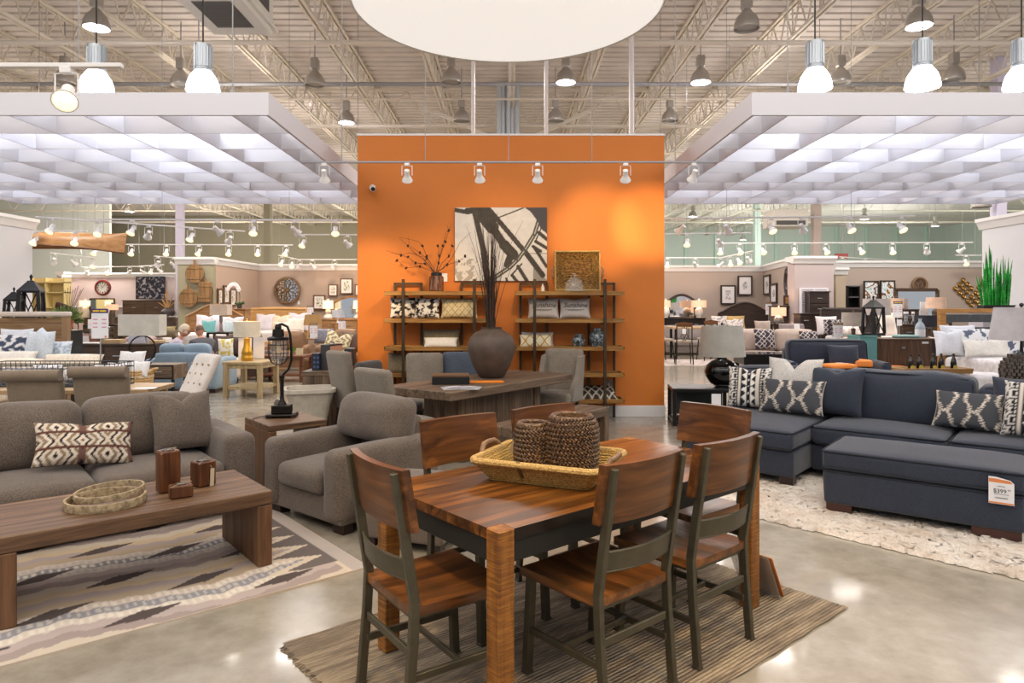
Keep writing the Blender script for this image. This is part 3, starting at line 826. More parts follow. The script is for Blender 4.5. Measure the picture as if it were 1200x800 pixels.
# woven vases (chevron weave)
t = NT('dark_rattan'); tc = t.obj(); sp = t.n('SeparateXYZ'); t.l(tc, sp.inputs[0])
at2 = t.n('Math', operation='ARCTAN2'); t.l(sp.outputs[1], at2.inputs[0]); t.l(sp.outputs[0], at2.inputs[1])
n1 = t.noise(tc, 70, 3, .7)
RATC = t.ramp(n1, [(.3, (34, 22, 14)), (.5, (74, 52, 36)), (.72, (150, 114, 74))])
RATM = t.set(Base_Color=RATC, Roughness=.45)
def woven(label, x, y, r, h, pos_z):
    o = thing('woven_vase', label, 'vase', (x, y, pos_z), .3, 'woven vases in the tray basket')
    b = MB(); n = int(2 * pi * r / .019); m = int(h / .0105)
    prof = lambda f: r * (.93 + .07 * min(1, f * 4)) * (1 - max(0, (f - .72) / .28) ** 2.4 * .22)
    b.lathe([(prof(i / 20) * .965, h * i / 20) for i in range(21)] + [(r * .62, h), (r * .6, h * .5), (0, h * .45)], 40)
    for j in range(m):
        f = (j + .5) / m; rr = prof(f); z = h * f; s = 1 if j % 2 else -1
        for i in range(n):
            a = 2 * pi * (i + .5 * (j % 4 // 2)) / n; da = .85 * pi / n
            p = V((rr * cos(a - da), rr * sin(a - da), z - s * .006)); q = V((rr * cos(a + da), rr * sin(a + da), z + s * .006))
            mid = (p + q) / 2 * 1.0; mid.x *= 1.03; mid.y *= 1.03
            b.tube([p, mid, q], [.0035, .0052, .0035], 4)
    b.build('weave', RATM, o)
    b = MB(); rt = prof(1.) * .96; b.tube([(rt * cos(k * pi / 16), rt * sin(k * pi / 16), h) for k in range(32)], .009, 6, True); b.build('rolled_rim', RATM, o)
bz = BC.z + .013
woven('large dark woven wicker vase in the tray basket', .312, 3.33, .128, .272, bz)
woven('smaller dark woven wicker vase left of the large one in the tray basket', .125, 3.37, .092, .23, bz)

# sign panels leaning against the far right leg
r = thing('sign_panel', 'orange brown sign board leaning by the right table leg', 'sign', tuv(1.03, -.36, .014), TH)
b = MB(); b.T = Tm((.07, .0, 0), 0, -.5, 0); b.box((-.004, -.11, 0), (.004, .11, .27), .002); b.build('board', plain('sign_wood', (206, 128, 70), .5), r)
r = thing('acrylic_panel', 'clear acrylic sign sleeve leaning by the right table leg', 'sign', tuv(.99, -.36, .014), TH)
t = NT('acrylic'); t.set(Base_Color=rgb((232, 234, 230)), Roughness=.05, Transmission_Weight=.75, IOR=1.2, Alpha=.8); ACR = t.m
b = MB(); b.T = Tm((.055, 0, 0), 0, -.48, 0); b.box((-.003, -.12, 0), (.003, .12, .29), .001); b.build('sleeve', ACR, r)

# ------------------------------------------------------------------ lounge rug with diamond pattern
RUGM = vcol('rug_wool', .95, 420, .5)
def rugcol(x, y):
    """x along the long side 0..3.05, y across 0..2.15"""
    tri = abs(((x / 1.5) % 1) * 2 - 1)
    yy = y - .17 * tri + .01 * sin(40 * x)
    k = math.floor(yy / .085); fr_ = (yy / .085) - k
    pal = [(214, 198, 184), (178, 162, 156), (206, 192, 174), (188, 172, 166), (150, 148, 152), (186, 166, 142), (204, 182, 152), (166, 150, 144), (216, 204, 190)]
    c = pal[(k * 5 + 3) % 9]
    if (k * 5 + 3) % 9 in (0, 4, 8):
        if .2 < fr_ < .85 and ((x * 24) % 1) < .45: c = (232, 222, 208) if (k % 2) else (196, 188, 182)
    # dark lozenges
    j = math.floor(y / .3); xo = (x + .37 * j) % .74 - .37; yo = (y - .3 * j - .15) - .25 * xo * (1 if j % 2 else .6)
    if abs(xo) / .2 + abs(yo) / .06 < 1: c = (88, 77, 74)
    # toothed border at the end beside the armchair
    d = 3.05 - x
    if d < .55:
        tooth = .12 + .3 * abs(((y * 4.2) % 1) * 2 - 1) if y > .2 else 0
        if d < .1: c = (186, 174, 166)
        elif d < tooth: c = (112, 102, 98)
        elif d < tooth + .12: c = (214, 198, 178)
    return c
b = MB(); nu, nv = 230, 165
b.grid(lambda u, v: ((u - .5) * 3.05, (v - .5) * 2.15, .011 + .0025 * sin(u * 900) * 0), nu, nv)
cols = [rgb(rugcol(i / nu * 3.05, j / nv * 2.15)) for j in range(nv + 1) for i in range(nu + 1)]
k0 = len(b.v)
b.add([(x, y, z) for z in (.0, .0108) for x, y in ((-1.53, -1.08), (1.53, -1.08), (1.53, 1.08), (-1.53, 1.08))], [(3, 2, 1, 0), (4, 5, 6, 7), (0, 1, 5, 4), (1, 2, 6, 5), (2, 3, 7, 6), (3, 0, 4, 7)])
b.cols = cols + [rgb((206, 190, 172))] * 8
p = uv(2.0 - 1.525, 3.75 + 1.075)
one(b, 'patterned_rug', RUGM, 'patterned wool rug with dark diamonds under the rustic coffee table', 'rug', (p.x, p.y, 0), TH)

# ------------------------------------------------------------------ shag rug under the ottoman
t = NT('shag'); f = t.noise(t.obj(), 60, 4, .75); g = t.noise(t.obj((1, 1, 1)), 3, 4)
t.bump(f, .7, .03)
SHAG = t.set(Base_Color=t.mix(1., t.ramp(f, [(.3, (226, 212, 198)), (.6, (252, 246, 238))]), t.ramp(g, [(.35, (232, 222, 214)), (.6, (255, 255, 255))]), 'MULTIPLY'), Roughness=1.)
b = MB(); rnd = random.Random(3)
def sg(u, v):
    ed = min(u, 1 - u) * 3.4 < .02 or min(v, 1 - v) * 2.5 < .02
    return (u * 3.4 + (rnd.uniform(-.02, .02)), v * 2.5 + rnd.uniform(-.02, .02), .004 if ed else .026 + rnd.uniform(-.012, .012))
b.grid(sg, 150, 110)
one(b, 'shag_rug', SHAG, 'cream shag rug under the navy ottoman', 'rug', (1.45, 5.56, 0), -.80, angle=180)
# ------------------------------------------------------------------ seating builders
TWEED = fabric('brown_tweed', (70, 60, 53), (122, 108, 96), 190, .5)
FOOTW = plain('espresso_foot', (44, 28, 22), .4)
def sofa(name, label, cat, loc, rz, L, dep, mat, n=2, armw=.22, armh=.62, seath=.46, backh=.9, foot=FOOTW, pipe=None, arms=(1, 1), cush=.2, backt=.26, r=.05, roll=0., gap=.0, base0=.07, wide=0.):
    """front faces -y, origin at the middle of the front edge on the floor"""
    o = thing(name, label, cat, loc, rz)
    h = L / 2; xl = -h + (armw if arms[0] else 0); xr = h - (armw if arms[1] else 0)
    b = MB(); b.soft((-h + .01, .025, base0), (h - .01, dep - .02, seath - cush + .015), .02); b.build('base', mat, o)
    b = MB(); b.soft((xl - .01, dep - .2, base0), (xr + .01, dep, backh - .17), .05, (0, .01, .01)); b.build('back_frame', mat, o)
    for sd, on in zip((-1, 1), arms):
        if not on: continue
        xa, xb = (sd * h, sd * (h - armw))
        b = MB(); b.soft((min(xa, xb), .0, base0 + .01), (max(xa, xb), dep, armh), .06 if not roll else .1, ((.008, .008), .008, (0, .012))); a = b.build('arm', mat, o)
        if pipe: piping([(xa - sd * .02, .02, base0 + .05), (xa - sd * .02, .02, armh - .04), (xa - sd * .05, .02, armh - .01), (xb + sd * .03, .02, armh - .01)], pipe[1], pipe[0], a, closed=False)
    w = (xr - xl) / n
    for i in range(n):
        a0, a1 = xl + i * w + .004, xl + (i + 1) * w - .004; wx = wide
        b = MB(); b.soft((a0, -.015, seath - cush), (a1, dep - backt, seath - .03), .055, (.004, (.012, 0), (0, .035))); c = b.build('seat_cushion', mat, o)
        if pipe:
            piping(rect_loop((a0 + .008, -.01), (a1 - .008, dep - backt - .01), seath - .045, .05), pipe[1], pipe[0], c)
            piping(rect_loop((a0 + .008, -.01), (a1 - .008, dep - backt - .01), seath - cush + .03, .05), pipe[1], pipe[0], c)
        b = MB()
        def lean(x, y, z, s=seath): return (x, y + (z - s) * .16, z)
        b.soft((a0 - wx, dep - backt - .16, seath - .03 + wx), (a1 + wx, dep - backt + .09, backh - .02), .09, (.01, (.05, .02), (0, .025)), fn=lean); c = b.build('back_cushion', mat, o)
        if pipe:
            y = dep - backt - .15; zz = backh - .03
            piping([lean(*q) for q in ((a0 + .02, y, seath + .05), (a0 + .02, y, zz - .05), (a0 + .06, y, zz), (a1 - .06, y, zz), (a1 - .02, y, zz - .05), (a1 - .02, y, seath + .05))], pipe[1], pipe[0], c, closed=False)
    for sx in (-1, 1):
        for y in (.06, dep - .14):
            b = MB(); b.box((sx * (h - .03), y, 0), (sx * (h - .15), y + .09, base0 + .01), .004); b.build('foot', foot, o)
    return o
def soft_chair(label, loc, rz, mat, h=.98, w=.5, group=None, wings=False, legs=FOOTW, name='upholstered_chair', tuft=None, recl=.17):
    """front faces -y, origin on the floor below the seat"""
    o = thing(name, label, 'chair', loc, rz, group)
    b = MB(); b.soft((-w / 2, -.28, .34), (w / 2, .2, .49), .04, (0, (.01, 0), (0, .02))); b.build('seat', mat, o)
    b = MB()
    def ln(x, y, z): return (x * (1 + .06 * (z - .4)), y + (z - .36) * recl, z)
    b.soft((-w / 2, .17, .34), (w / 2, .28, h), .045, (0, (.02, .005), (0, .008)), fn=ln); bk = b.build('backrest', mat, o)
    if tuft:
        b = MB()
        for r_ in range(4):
            for k in range(3 + r_ % 2):
                x = (k - (2 + r_ % 2) / 2) * .12; z = .56 + r_ * .11; p = ln(x, .156, z); b.ell(p, (.016, .01, .016), 10, 6)
        b.build('buttons', tuft, bk)
    if wings:
        for sx in (-1, 1):
            b = MB(); b.prism([(.26 + .1, .95), (.2, .93), (.1, .7), (-.12, .56), (-.2, .4), (.25, .36)], sx * w / 2 - .03, sx * w / 2 + .03, 'x'); b.build('wing', mat, o)
    for sx in (-1, 1):
        for y in (-.25, .21):
            b = MB(); b.bar((sx * (w / 2 - .04), y, .36), (sx * (w / 2 - .035), y + (.05 if y > 0 else 0), 0), .035, .035, up=(0, 1, 0)); b.build('leg', legs, o)
    return o

# ------------------------------------------------------------------ brown sofa, pillows
p = uv(.81, 5.29)
sofa('sofa', 'long brown tweed sofa holding the chevron pillow at the left', 'sofa', (p.x, p.y, 0), TH, 2.12, .98, TWEED, 2, .23, .62, .46, .9)
CHV = vcol('chevron_cloth', .9, 350, .5)
def chev(u, v):
    m = abs(((u * 1.9 + .12) % 1) * 2 - 1); s = m + abs(((v * 1.5 + .25) % 1) * 2 - 1) * .5
    if abs(v - .33) < .025 or abs(v - .72) < .025: return (96, 58, 48)
    k = (s * 1.75) % 1
    if m > .86 and k > .5: return (112, 82, 72)
    if k < .2: return (38, 34, 40)
    if k < .48: return (224, 210, 192)
    if k < .74: return (140, 122, 102)
    return (214, 198, 178)
p = uv(.77, 5.60, .478)
pillow('chevron patterned lumbar pillow on the brown sofa', CHV, p, .62, .32, .17, TH + .02, -.5, .1, .02, chev, 34)
p = uv(1.46, 5.68, .478)
pillow('plain brown tweed square pillow in the corner of the brown sofa', TWEED, p, .46, .46, .2, TH + .06, -.34, 0, .06)

# ------------------------------------------------------------------ rustic coffee table and what stands on it
RUS = wood('reclaimed_brown', (70, 48, 32), (116, 84, 58), (150, 116, 86), 'x', .7, .5, .14, 'y', bump=.3)
RUSZ = wood('reclaimed_brown_upright', (64, 40, 24), (104, 70, 44), (132, 94, 62), 'z', .7, .5, bump=.3)
GREYW = wood('weathered_grey_brown', (70, 56, 44), (112, 92, 74), (146, 124, 102), 'x', .7, .55, .13, 'y', bump=.3)
GREYZ = wood('weathered_upright', (66, 52, 40), (104, 84, 66), (136, 112, 90), 'z', .7, .55, .11, 'x', bump=.3)
def slab_table(name, label, cat, loc, rz, L, Wd, H, th, top=RUS, leg=RUSZ, legt=None):
    o = thing(name, label, cat, loc, rz); lt = legt or th
    b = MB(); b.box((-L / 2, -Wd / 2, H - th), (L / 2, Wd / 2, H), .006); b.build('tabletop', top, o)
    for sx in (-1, 1):
        b = MB(); b.box((sx * L / 2, -Wd / 2, 0), (sx * (L / 2 - lt), Wd / 2, H - th - .001), .005); b.build('side_panel', leg, o)
    return o
CTc = uv(1.565 - .70, 4.145 + .355)
CT = (-1.445 * 1.0, 4.195)
u0 = U * -1
cc = V((-1.445, 4.19, 0)) - U * .68 + W * .35
slab_table('coffee_table', 'rustic wooden slab coffee table on the patterned rug', 'table', (cc.x, cc.y, .012), TH, 1.36, .70, .455, .085)
ZT = .468
DKW = wood('dark_block_wood', (48, 26, 14), (92, 52, 28), (124, 76, 42), 'z', .8, .35, bump=.2)
ROPET = plain('jute_string', (170, 150, 118), .8)
def block(label, x, y, w, d, h, rz, tagged=False, horiz=False):
    P = at(x, y, 1); Y = (EYE - ZT) * FPX / (y - HY)
    o = thing('candle_block', label, 'candle holder', ((x - CX) / FPX * Y, Y, ZT), rz, 'wooden candle blocks on the coffee table')
    b = MB(); b.box((-w / 2, -d / 2, 0), (w / 2, d / 2, h), .008); b.build('block', DKW, o)
    b = MB(); b.lathe([(0, h - .0), (min(w, d) * .36, h + .001), (min(w, d) * .36, h + .006), (min(w, d) * .3, h + .006), (min(w, d) * .29, h + .002), (0, h + .002)], 20); b.build('candle_cup', plain('pewter', (120, 116, 112), .4, .7), o)
    b = MB(); b.tube([(-w * .5, -d / 2 - .002, h * .95), (0, -d * .1, h + .008), (w * .5, d * .3, h + .004)], .0025, 5); b.build('string', ROPET, o)
    if tagged:
        b = MB(); b.T = Tm((w * .22, -d / 2 - .006, h * .38), 0, .05, 0); b.box((-.013, -.001, -.06), (.013, .001, .05), 0); t_ = b.build('hang_tag', plain('kraft_tag', (206, 190, 160), .7), o)
        b = MB(); b.tube([(w * .22, -d / 2 - .005, h * .38 + .05), (w * .15, -d / 2 - .004, h * .8), (w * .05, -.01, h + .006)], .002, 5); b.build('string', ROPET, o)
block('tallest dark wooden candle block on the coffee table', 197, 575, .115, .1, .25, TH + .1)
block('middle dark wooden candle block with the hanging tag', 238, 568, .115, .11, .155, TH + .25, True)
block('lowest dark wooden candle block, in front on the coffee table', 212, 582, .125, .085, .075, TH - .1)
# two wooden hoops, one leaning on the other
t = NT('bleached_bark'); f = t.noise(t.obj((1, 1, 1)), 40, 4); t.bump(f, .5, .01); HOOP = t.set(Base_Color=t.ramp(f, [(.3, (118, 100, 74)), (.6, (186, 166, 132))]), Roughness=.8)
def hoop(label, x, y, r, rx, ry, z, hh=.035):
    Y = (EYE - ZT) * FPX / (y - HY)
    b = MB(); b.lathe([(r, 0), (r + .004, hh * .5), (r, hh), (r - .012, hh), (r - .014, hh * .5), (r - .012, 0), (r, 0)], 48)
    o = one(b, 'wooden_hoop', HOOP, label, 'decor', ((x - CX) / FPX * Y, Y, z), (rx, ry, 0), 'bleached wooden hoops on the coffee table')
hoop('larger bleached wooden hoop lying flat on the coffee table', 124, 590, .205, 0, 0, ZT, .045)
hoop('smaller bleached wooden hoop resting tilted inside the larger hoop', 129, 585, .182, .03, -.05, ZT + .03, .035)

# ------------------------------------------------------------------ armchair and ottoman
ar = radians(50)
dv, wv_ = V((cos(ar), sin(ar), 0)), V((-sin(ar), cos(ar), 0))
ac = V((-1.16, 4.68, 0)) + wv_ * .485
sofa('armchair', 'brown tweed armchair with wide arms beside the patterned rug', 'armchair', (ac.x, ac.y, 0), ar - pi / 2, .97, .98, TWEED, 1, .2, .585, .45, .88, r=.06, wide=.1)
o = thing('ottoman', 'brown tweed ottoman between the armchair and the dining table', 'ottoman', (-.985, 4.55, 0), radians(-20))
b = MB(); b.soft((0, 0, .06), (.6, .52, .27), .02); b.build('base', TWEED, o)
b = MB(); b.soft((0, 0, .265), (.6, .52, .41), .045, (.004, .004, (0, .03))); b.build('cushion', TWEED, o)
for x in (.02, .5):
    for y in (.02, .42):
        b = MB(); b.box((x, y, 0), (x + .08, y + .08, .065), .003); b.build('foot', FOOTW, o)

# ------------------------------------------------------------------ end table, cage lamp, planter
ec = V((-2.085, 5.96, 0)) + U * .27 + W * .31
slab_table('end_table', 'rustic wooden end table carrying the wire cage lamp', 'table', (ec.x, ec.y, 0), TH, .54, .62, .55, .055, RUS, RUSZ, .07)
IRON = plain('aged_iron', (40, 36, 33), .4, .7, var=.15, sc=20)
t = NT('clear_glass'); t.set(Base_Color=rgb((236, 240, 240)), Roughness=.03, Alpha=.16, Specular_IOR_Level=.8); GL = t.m
lc = V((-2.13, 6.44, .551))
o = thing('cage_lamp', 'dark iron industrial lamp with caged glass on the rustic end table', 'lamp', lc, .1)
b = MB(); b.box((-.135, -.1, .012), (.135, .1, .035), .01); b.box((-.085, -.07, .035), (.085, .07, .115), .008)
for sx in (-1, 1):
    for sy in (-1, 1): b.ell((sx * .115, sy * .085, .01), (.022, .02, .01), 10, 6)
b.build('base', IRON, o)
b = MB(); b.lathe([(.045, .115), (.04, .13), (.022, .16), (.018, .2), (.018, .36), (.026, .365), (.026, .39), (0, .4)], 16)
b.tube([(0, 0, .38), (.02, 0, .41), (.06, 0, .45), (.085, 0, .53), (.085, 0, .66), (.075, 0, .78), (.05, 0, .85), (.0, 0, .875), (-.028, 0, .87)], .012, 8); b.build('curved_stem', IRON, o)
b = MB(); b.T = Tm((-.035, 0, 0)); b.lathe([(0, .875), (.02, .875), (.03, .855), (.03, .83), (.05, .825), (.055, .76), (.09, .752), (.098, .745), (.098, .725), (.09, .725), (0, .735)], 24); b.build('socket_cap', IRON, o)
b = MB(); b.T = Tm((-.035, 0, 0)); pr = [(.084, .725), (.086, .6), (.08, .56), (.06, .52), (.03, .5), (0, .495)]
b.lathe([(r_ - .003, z) for r_, z in pr[::-1]][:-1] + [(.08, .724)], 24); b.build('glass_jar', GL, o)
cage = MB(); cage.T = Tm((-.035, 0, 0))
for k in range(8):
    a = k * pi / 4; cage.tube([((r_ + .006) * cos(a), (r_ + .006) * sin(a), z - (.004 if r_ < .05 else 0)) for r_, z in pr], .0035, 5)
for zz, rr in ((.68, .092), (.6, .092), (.54, .078)): cage.tube([(rr * cos(k * pi / 12), rr * sin(k * pi / 12), zz) for k in range(24)], .003, 5, True)
cage.build('wire_cage', IRON, o)
b = MB(); b.T = Tm((-.035, 0, 0)); b.lathe([(0, .73), (.014, .73), (.014, .69), (.028, .64), (.02, .6), (0, .59)], 14); b.build('bulb', plain('amber_bulb', (230, 200, 150), .1), o)
b = MB(); b.T = Tm((-.03, -.08, .15), .9, 0, .5); b.box((-.02, -.001, -.04), (.02, .001, .05), 0); b.build('price_tag', PAPER, o)
b = MB(); b.tube([(-.12, 0, .02), (-.2, -.03, .006), (-.24, -.12, .006), (-.2, -.22, .006)], .004, 6); b.build('cord', BLACK, o)
STONE = plain('stone_planter', (190, 182, 168), .8, var=.06, sc=14)
b = MB(); b.lathe([(.0, 0), (.15, 0), (.16, .02), (.2, .22), (.235, .42), (.275, .56), (.3, .57), (.3, .61), (.262, .61), (.255, .58), (.22, .45), (0, .4)], 40, sq=5)
one(b, 'planter', STONE, 'empty square grey stone planter behind the end table', 'planter', (px(364, 8.3), 8.25, 0), .35)

# ------------------------------------------------------------------ bookcase end unit with speakers
o = thing('bookcase', 'low wooden bookcase end unit left of the orange wall', 'bookcase', (-2.62, 8.7, 0), 0)
for a_, b_, nm in (((0, 0, 0), (.47, .045, .71), 'end_panel'), ((0, 1.3, 0), (.47, 1.345, .71), 'end_panel'), ((-.01, -.01, .71), (.48, 1.355, .76), 'top'), ((0, .045, .06), (.45, 1.3, .1), 'shelf'), ((0, .045, .4), (.45, 1.3, .43), 'shelf'), ((0, .045, .1), (.02, 1.3, .71), 'back_panel')):
    b = MB(); b.box(a_, b_, .003); b.build(nm, GREYZ if nm != 'top' else GREYW, o)
def box_thing(name, label, cat, a_, b_, mat, rz=0, extra=None, bev=.006):
    o = thing(name, label, cat, ((a_[0] + b_[0]) / 2, (a_[1] + b_[1]) / 2, a_[2]), rz)
    w, d, h = abs(b_[0] - a_[0]) / 2, abs(b_[1] - a_[1]) / 2, b_[2] - a_[2]
    b = MB(); b.box((-w, -d, 0), (w, d, h), bev); b.build('body', mat, o)
    if extra: extra(o, w, d, h)
    return o
NAVYB = plain('navy_card', (30, 38, 52), .5); PEACH = plain('peach_print', (232, 176, 146), .6)
def ex(o, w, d, h):
    b = MB(); b.box((w, -d + .01, .02), (w + .003, d - .01, h - .02), 0); b.build('printed_side', PEACH, o)
    b = MB(); b.tube([(-.03, 0, h), (-.03, 0, h + .025), (.03, 0, h + .025), (.03, 0, h)], .005, 5); b.build('handle', BLACK, o)
box_thing('storage_box', 'tall charcoal box with a peach side on the bookcase', 'box', (px(381, 9.0), 8.9, .761), (px(393, 9.0), 9.25, 1.09), plain('charcoal_card', (62, 60, 62), .6), -.25, ex)
def ex2(o, w, d, h):
    b = MB()
    for k in range(6): b.box((-w + .02 + (k % 2) * .05, -d - .002, .03 + (k // 2) * .06), (-w + .05 + (k % 2) * .05, -d, .06 + (k // 2) * .06), 0)
    b.build('print_dots', plain('blue_print', (70, 90, 130), .5), o)
box_thing('storage_box', 'small navy box at the left of the charcoal box', 'box', (px(370, 9.0), 8.85, .761), (px(379, 9.0), 9.1, .98), NAVYB, -.1, ex2)
box_thing('storage_box', 'low dark box at the far right end of the bookcase', 'box', (px(404, 9.6), 9.5, .761), (px(415, 9.6), 9.8, 1.0), plain('dark_card', (48, 46, 50), .5), .1, lambda o, w, d, h: MB().box((-w * .8, -d - .002, h * .3), (w * .5, -d, h * .8), 0).build('pink_label', plain('pink_print', (206, 120, 130), .6), o))

# ------------------------------------------------------------------ rustic dining table, bench, chairs
T2 = .927; U2 = V((cos(T2), sin(T2), 0)); W2_ = V((-sin(T2), cos(T2), 0))
N2 = V((-.55, 6.6, 0)); c2 = N2 + U2 * 1.125 + W2_ * .475
o = thing('rustic_table', 'big weathered pedestal dining table carrying the branch vase', 'table', c2, T2)
b = MB(); b.box((-1.125, -.475, .67), (1.125, .475, .76), .008); b.build('tabletop', GREYW, o)
b = MB(); b.box((-.62, -.24, .08), (.62, .24, .67), .01); b.build('pedestal', GREYZ, o)
for sx in (-1, 1):
    b = MB(); b.box((sx * .62, -.26, .0), (sx * .74, .26, .67), .008); b.build('pedestal_post', GREYZ, o)
b = MB(); b.box((-.8, -.34, 0), (.8, .34, .08), .01); b.build('plinth', GREYZ, o)
bc = U2 * 5.98 + W2_ * 3.9
o = slab_table('bench', 'weathered slab bench along the near side of the rustic table', 'bench', bc, T2, 1.76, .37, .46, .1, GREYW, GREYZ, .1)
GTW = fabric('grey_tweed', (104, 94, 82), (150, 140, 126), 200, .5)
DKB = fabric('blue_grey_cloth', (58, 66, 80), (88, 98, 112), 200, .4)
CHC = fabric('charcoal_cloth', (46, 42, 42), (70, 66, 64), 200, .4)
soft_chair('grey tweed chair at the end of the rustic table nearest the armchair', (-1.06, 6.72, 0), T2 + pi / 2 - .1, GTW, 1.0, .5)
soft_chair('grey tweed chair standing apart beside the low bookcase', (-1.82, 8.5, 0), 2.4, GTW, 1.05, .42)
soft_chair('charcoal chair with a low back left of the rustic table', (-1.32, 7.85, 0), T2 + .3, CHC, .95, .46)
soft_chair('grey tweed chair at the far side of the rustic table, before the left shelf', (-1.0, 8.42, 0), .2, GTW, .99, .45)
soft_chair('blue grey chair half hidden behind the big round vase', (-.54, 8.62, 0), .25, DKB, .99, .46)
soft_chair('grey winged chair at the end of the rustic table before the right shelf', (.63, 8.84, 0), T2 - pi / 2 + .25, GTW, 1.02, .5, wings=True)
# vase with tall twigs
VASE = plain('umber_ceramic', (84, 70, 60), .6, var=.12, sc=9)
Yv = 8.0; o = thing('round_vase', 'large round brown vase on the rustic table', 'vase', (px(576, Yv), Yv, .761))
b = MB(); b.lathe([(0, 0), (.13, 0), (.15, .015), (.22, .14), (.275, .3), (.28, .38), (.255, .46), (.2, .52), (.135, .55), (.12, .565), (.125, .585), (.105, .585), (.1, .56), (.15, .52), (.2, .44), (0, .3)], 44); b.build('body', VASE, o)
TWIG = plain('twig_brown', (66, 48, 38), .8, var=.15, sc=30)
o = thing('twig_bundle', 'tall bundle of bare twigs standing in the big round vase', 'branches', (px(576, Yv), Yv, .761 + .3))
for k in range(64):
    a = random.uniform(0, 2 * pi); r0 = random.uniform(0, .055); h = random.uniform(.95, 1.62); sp = random.uniform(.03, .2) * (2.2 if k % 4 == 0 else .8)
    pts = []
    for i in range(7):
        f = i / 6; s_ = r0 + sp * f ** 2.2; w_ = .012 * sin(i * 2.3 + k)
        pts.append((s_ * cos(a) + w_ * f - .03 * f, s_ * sin(a) + w_ * f, h * f))
    b = MB(); b.tube(pts, [.006 * (1 - .75 * i / 6) for i in range(7)], 5); b.build('twig', TWIG, o)
def on_table(x, y, z=.761): Y = (EYE - z) * FPX / (y - HY); return (px(x, Y), Y, z)
q = on_table(528, 449)
o = thing('keepsake_box', 'flat black box with wooden lid on the rustic table', 'box', (q[0], q[1], q[2]), .12)
b = MB(); b.box((-.2, -.12, 0), (.2, .12, .075), .004); b.build('body', BLACK, o)
b = MB(); b.box((-.2, -.12, .076), (.2, .12, .1), .004); b.build('lid', RUS, o)
MAGC = vcol('magazine_print', .35, 50, 0)
def magcol(u, v):
    k = (int(u * 6) * 7 + int(v * 5) * 13) % 5
    return [(230, 228, 232), (170, 176, 196), (120, 118, 140), (214, 206, 200), (190, 200, 214)][k]
for i, (x, y, rz, lb) in enumerate(((533, 455, .25, 'open magazine lying on the rustic table, left one'), (548, 455, -.1, 'open magazine lying on the rustic table, right one'))):
    q = on_table(x, y); b = MB(); b.grid(lambda u, v: ((u - .5) * .26, (v - .5) * .2, .008 + .006 * sin(u * pi)), 12, 10); b.cols = [rgb(magcol(i_ / 12, j_ / 10)) for j_ in range(11) for i_ in range(13)]
    b.box((-.13, -.1, 0), (.13, .1, .007), 0); b.cols += [rgb((235, 235, 235))] * 8
    one(b, 'magazine', MAGC, lb, 'magazine', (q[0], q[1], q[2] + .001), rz)
q = on_table(570, 447.5); b = MB(); b.box((-.19, -.1, 0), (.19, .1, .006), .001)
one(b, 'folder', plain('orange_card', (236, 136, 40), .5), 'orange folder lying before the round vase on the rustic table', 'folder', (q[0], q[1], q[2] + .001), .1)
# ------------------------------------------------------------------ wall shelves
from mathutils import noise as NZ
SHW = wood('shelf_oak', (96, 64, 26), (150, 106, 48), (182, 138, 74), 'x', .6, .45, bump=.2)
BRZ = plain('bronze_post', (70, 58, 44), .45, .5, var=.1, sc=12)
LV = (1.80, 1.42, 1.036, .672, .31); YF, YB = 9.40, 9.78
def etagere(label, xa, xb, posts, loops):
    X0 = px(xa, YF); o = thing('shelf_unit', label, 'shelf', (X0, YF, 0)); L = px(xb, YF) - X0
    for i, z in enumerate(LV):
        b = MB(); b.box((0, 0, z - .058), (L, YB - YF - .02, z - (.0 if i < 2 else .03)), .004)
        if i >= 2:
            for a_, c_ in (((0, 0), (L, .02)), ((0, YB - YF - .04), (L, YB - YF - .02)), ((0, 0), (.02, YB - YF - .02)), ((L - .02, 0), (L, YB - YF - .02))):
                b.box((a_[0], a_[1], z - .03), (c_[0], c_[1], z), .003)
        b.build('shelf', SHW, o)
    for p in posts:
        x = px(p, YF - .02) - X0; b = MB(); b.box((x - .02, -.035, 0), (x + .02, -.003, 1.965), .003)
        for z in LV: b.box((x - .015, -.003, z - .08), (x + .015, YB - YF, z - .06), .002)
        b.build('post', BRZ, o)
    for a_, c_ in loops:
        x0_, x1_ = px(a_, YB) - X0, px(c_, YB) - X0; b = MB()
        for x in (x0_, x1_): b.box((x - .018, YB - YF - .018, 0), (x + .018, YB - YF + .012, 1.93), .003)
        b.box((x0_, YB - YF - .018, 1.90), (x1_, YB - YF + .012, 1.93), .003); b.build('back_frame', BRZ, o)
    return o
etagere('open wood and metal wall shelf left, holding cow print pillows', 450, 580, (472.5, 556), ((463, 494), (541, 572)))
etagere('open wood and metal wall shelf right, holding script pillows', 604, 732, (626.5, 709), ((610, 641), (690, 719.5)))
def shelf_pt(x, lv, Y): return V((px(x, Y), Y, LV[lv] + (.002 if lv < 2 else -.028)))
PRT = vcol('printed_cloth', .85, 300, .3)
def cow(seed):
    def f(u, v):
        n = NZ.noise(V((u * 5 + seed, v * 5, seed))) + .5 * NZ.noise(V((u * 13, v * 13 + seed, 2)))
        return (44, 38, 36) if n > .06 else (228, 222, 212)
    return f
def scales(u, v):
    a = abs(sin(u * 16 + (0 if int(v * 5) % 2 else pi / 2))); return (120, 104, 76) if abs(a - (v * 5 % 1)) < .12 else (204, 188, 148)
def ogee(u, v):
    w_ = .25 + .2 * cos(v * 2 * pi); q = (u * 3.2) % 1
    return (196, 150, 62) if abs(abs(q - .5) - w_) < .07 else (236, 226, 196)
pillow('black and white cow print pillow at the left end of the left shelf', PRT, shelf_pt(472, 1, 9.60), .36, .3, .16, .1, -.2, 0, 0, cow(3))
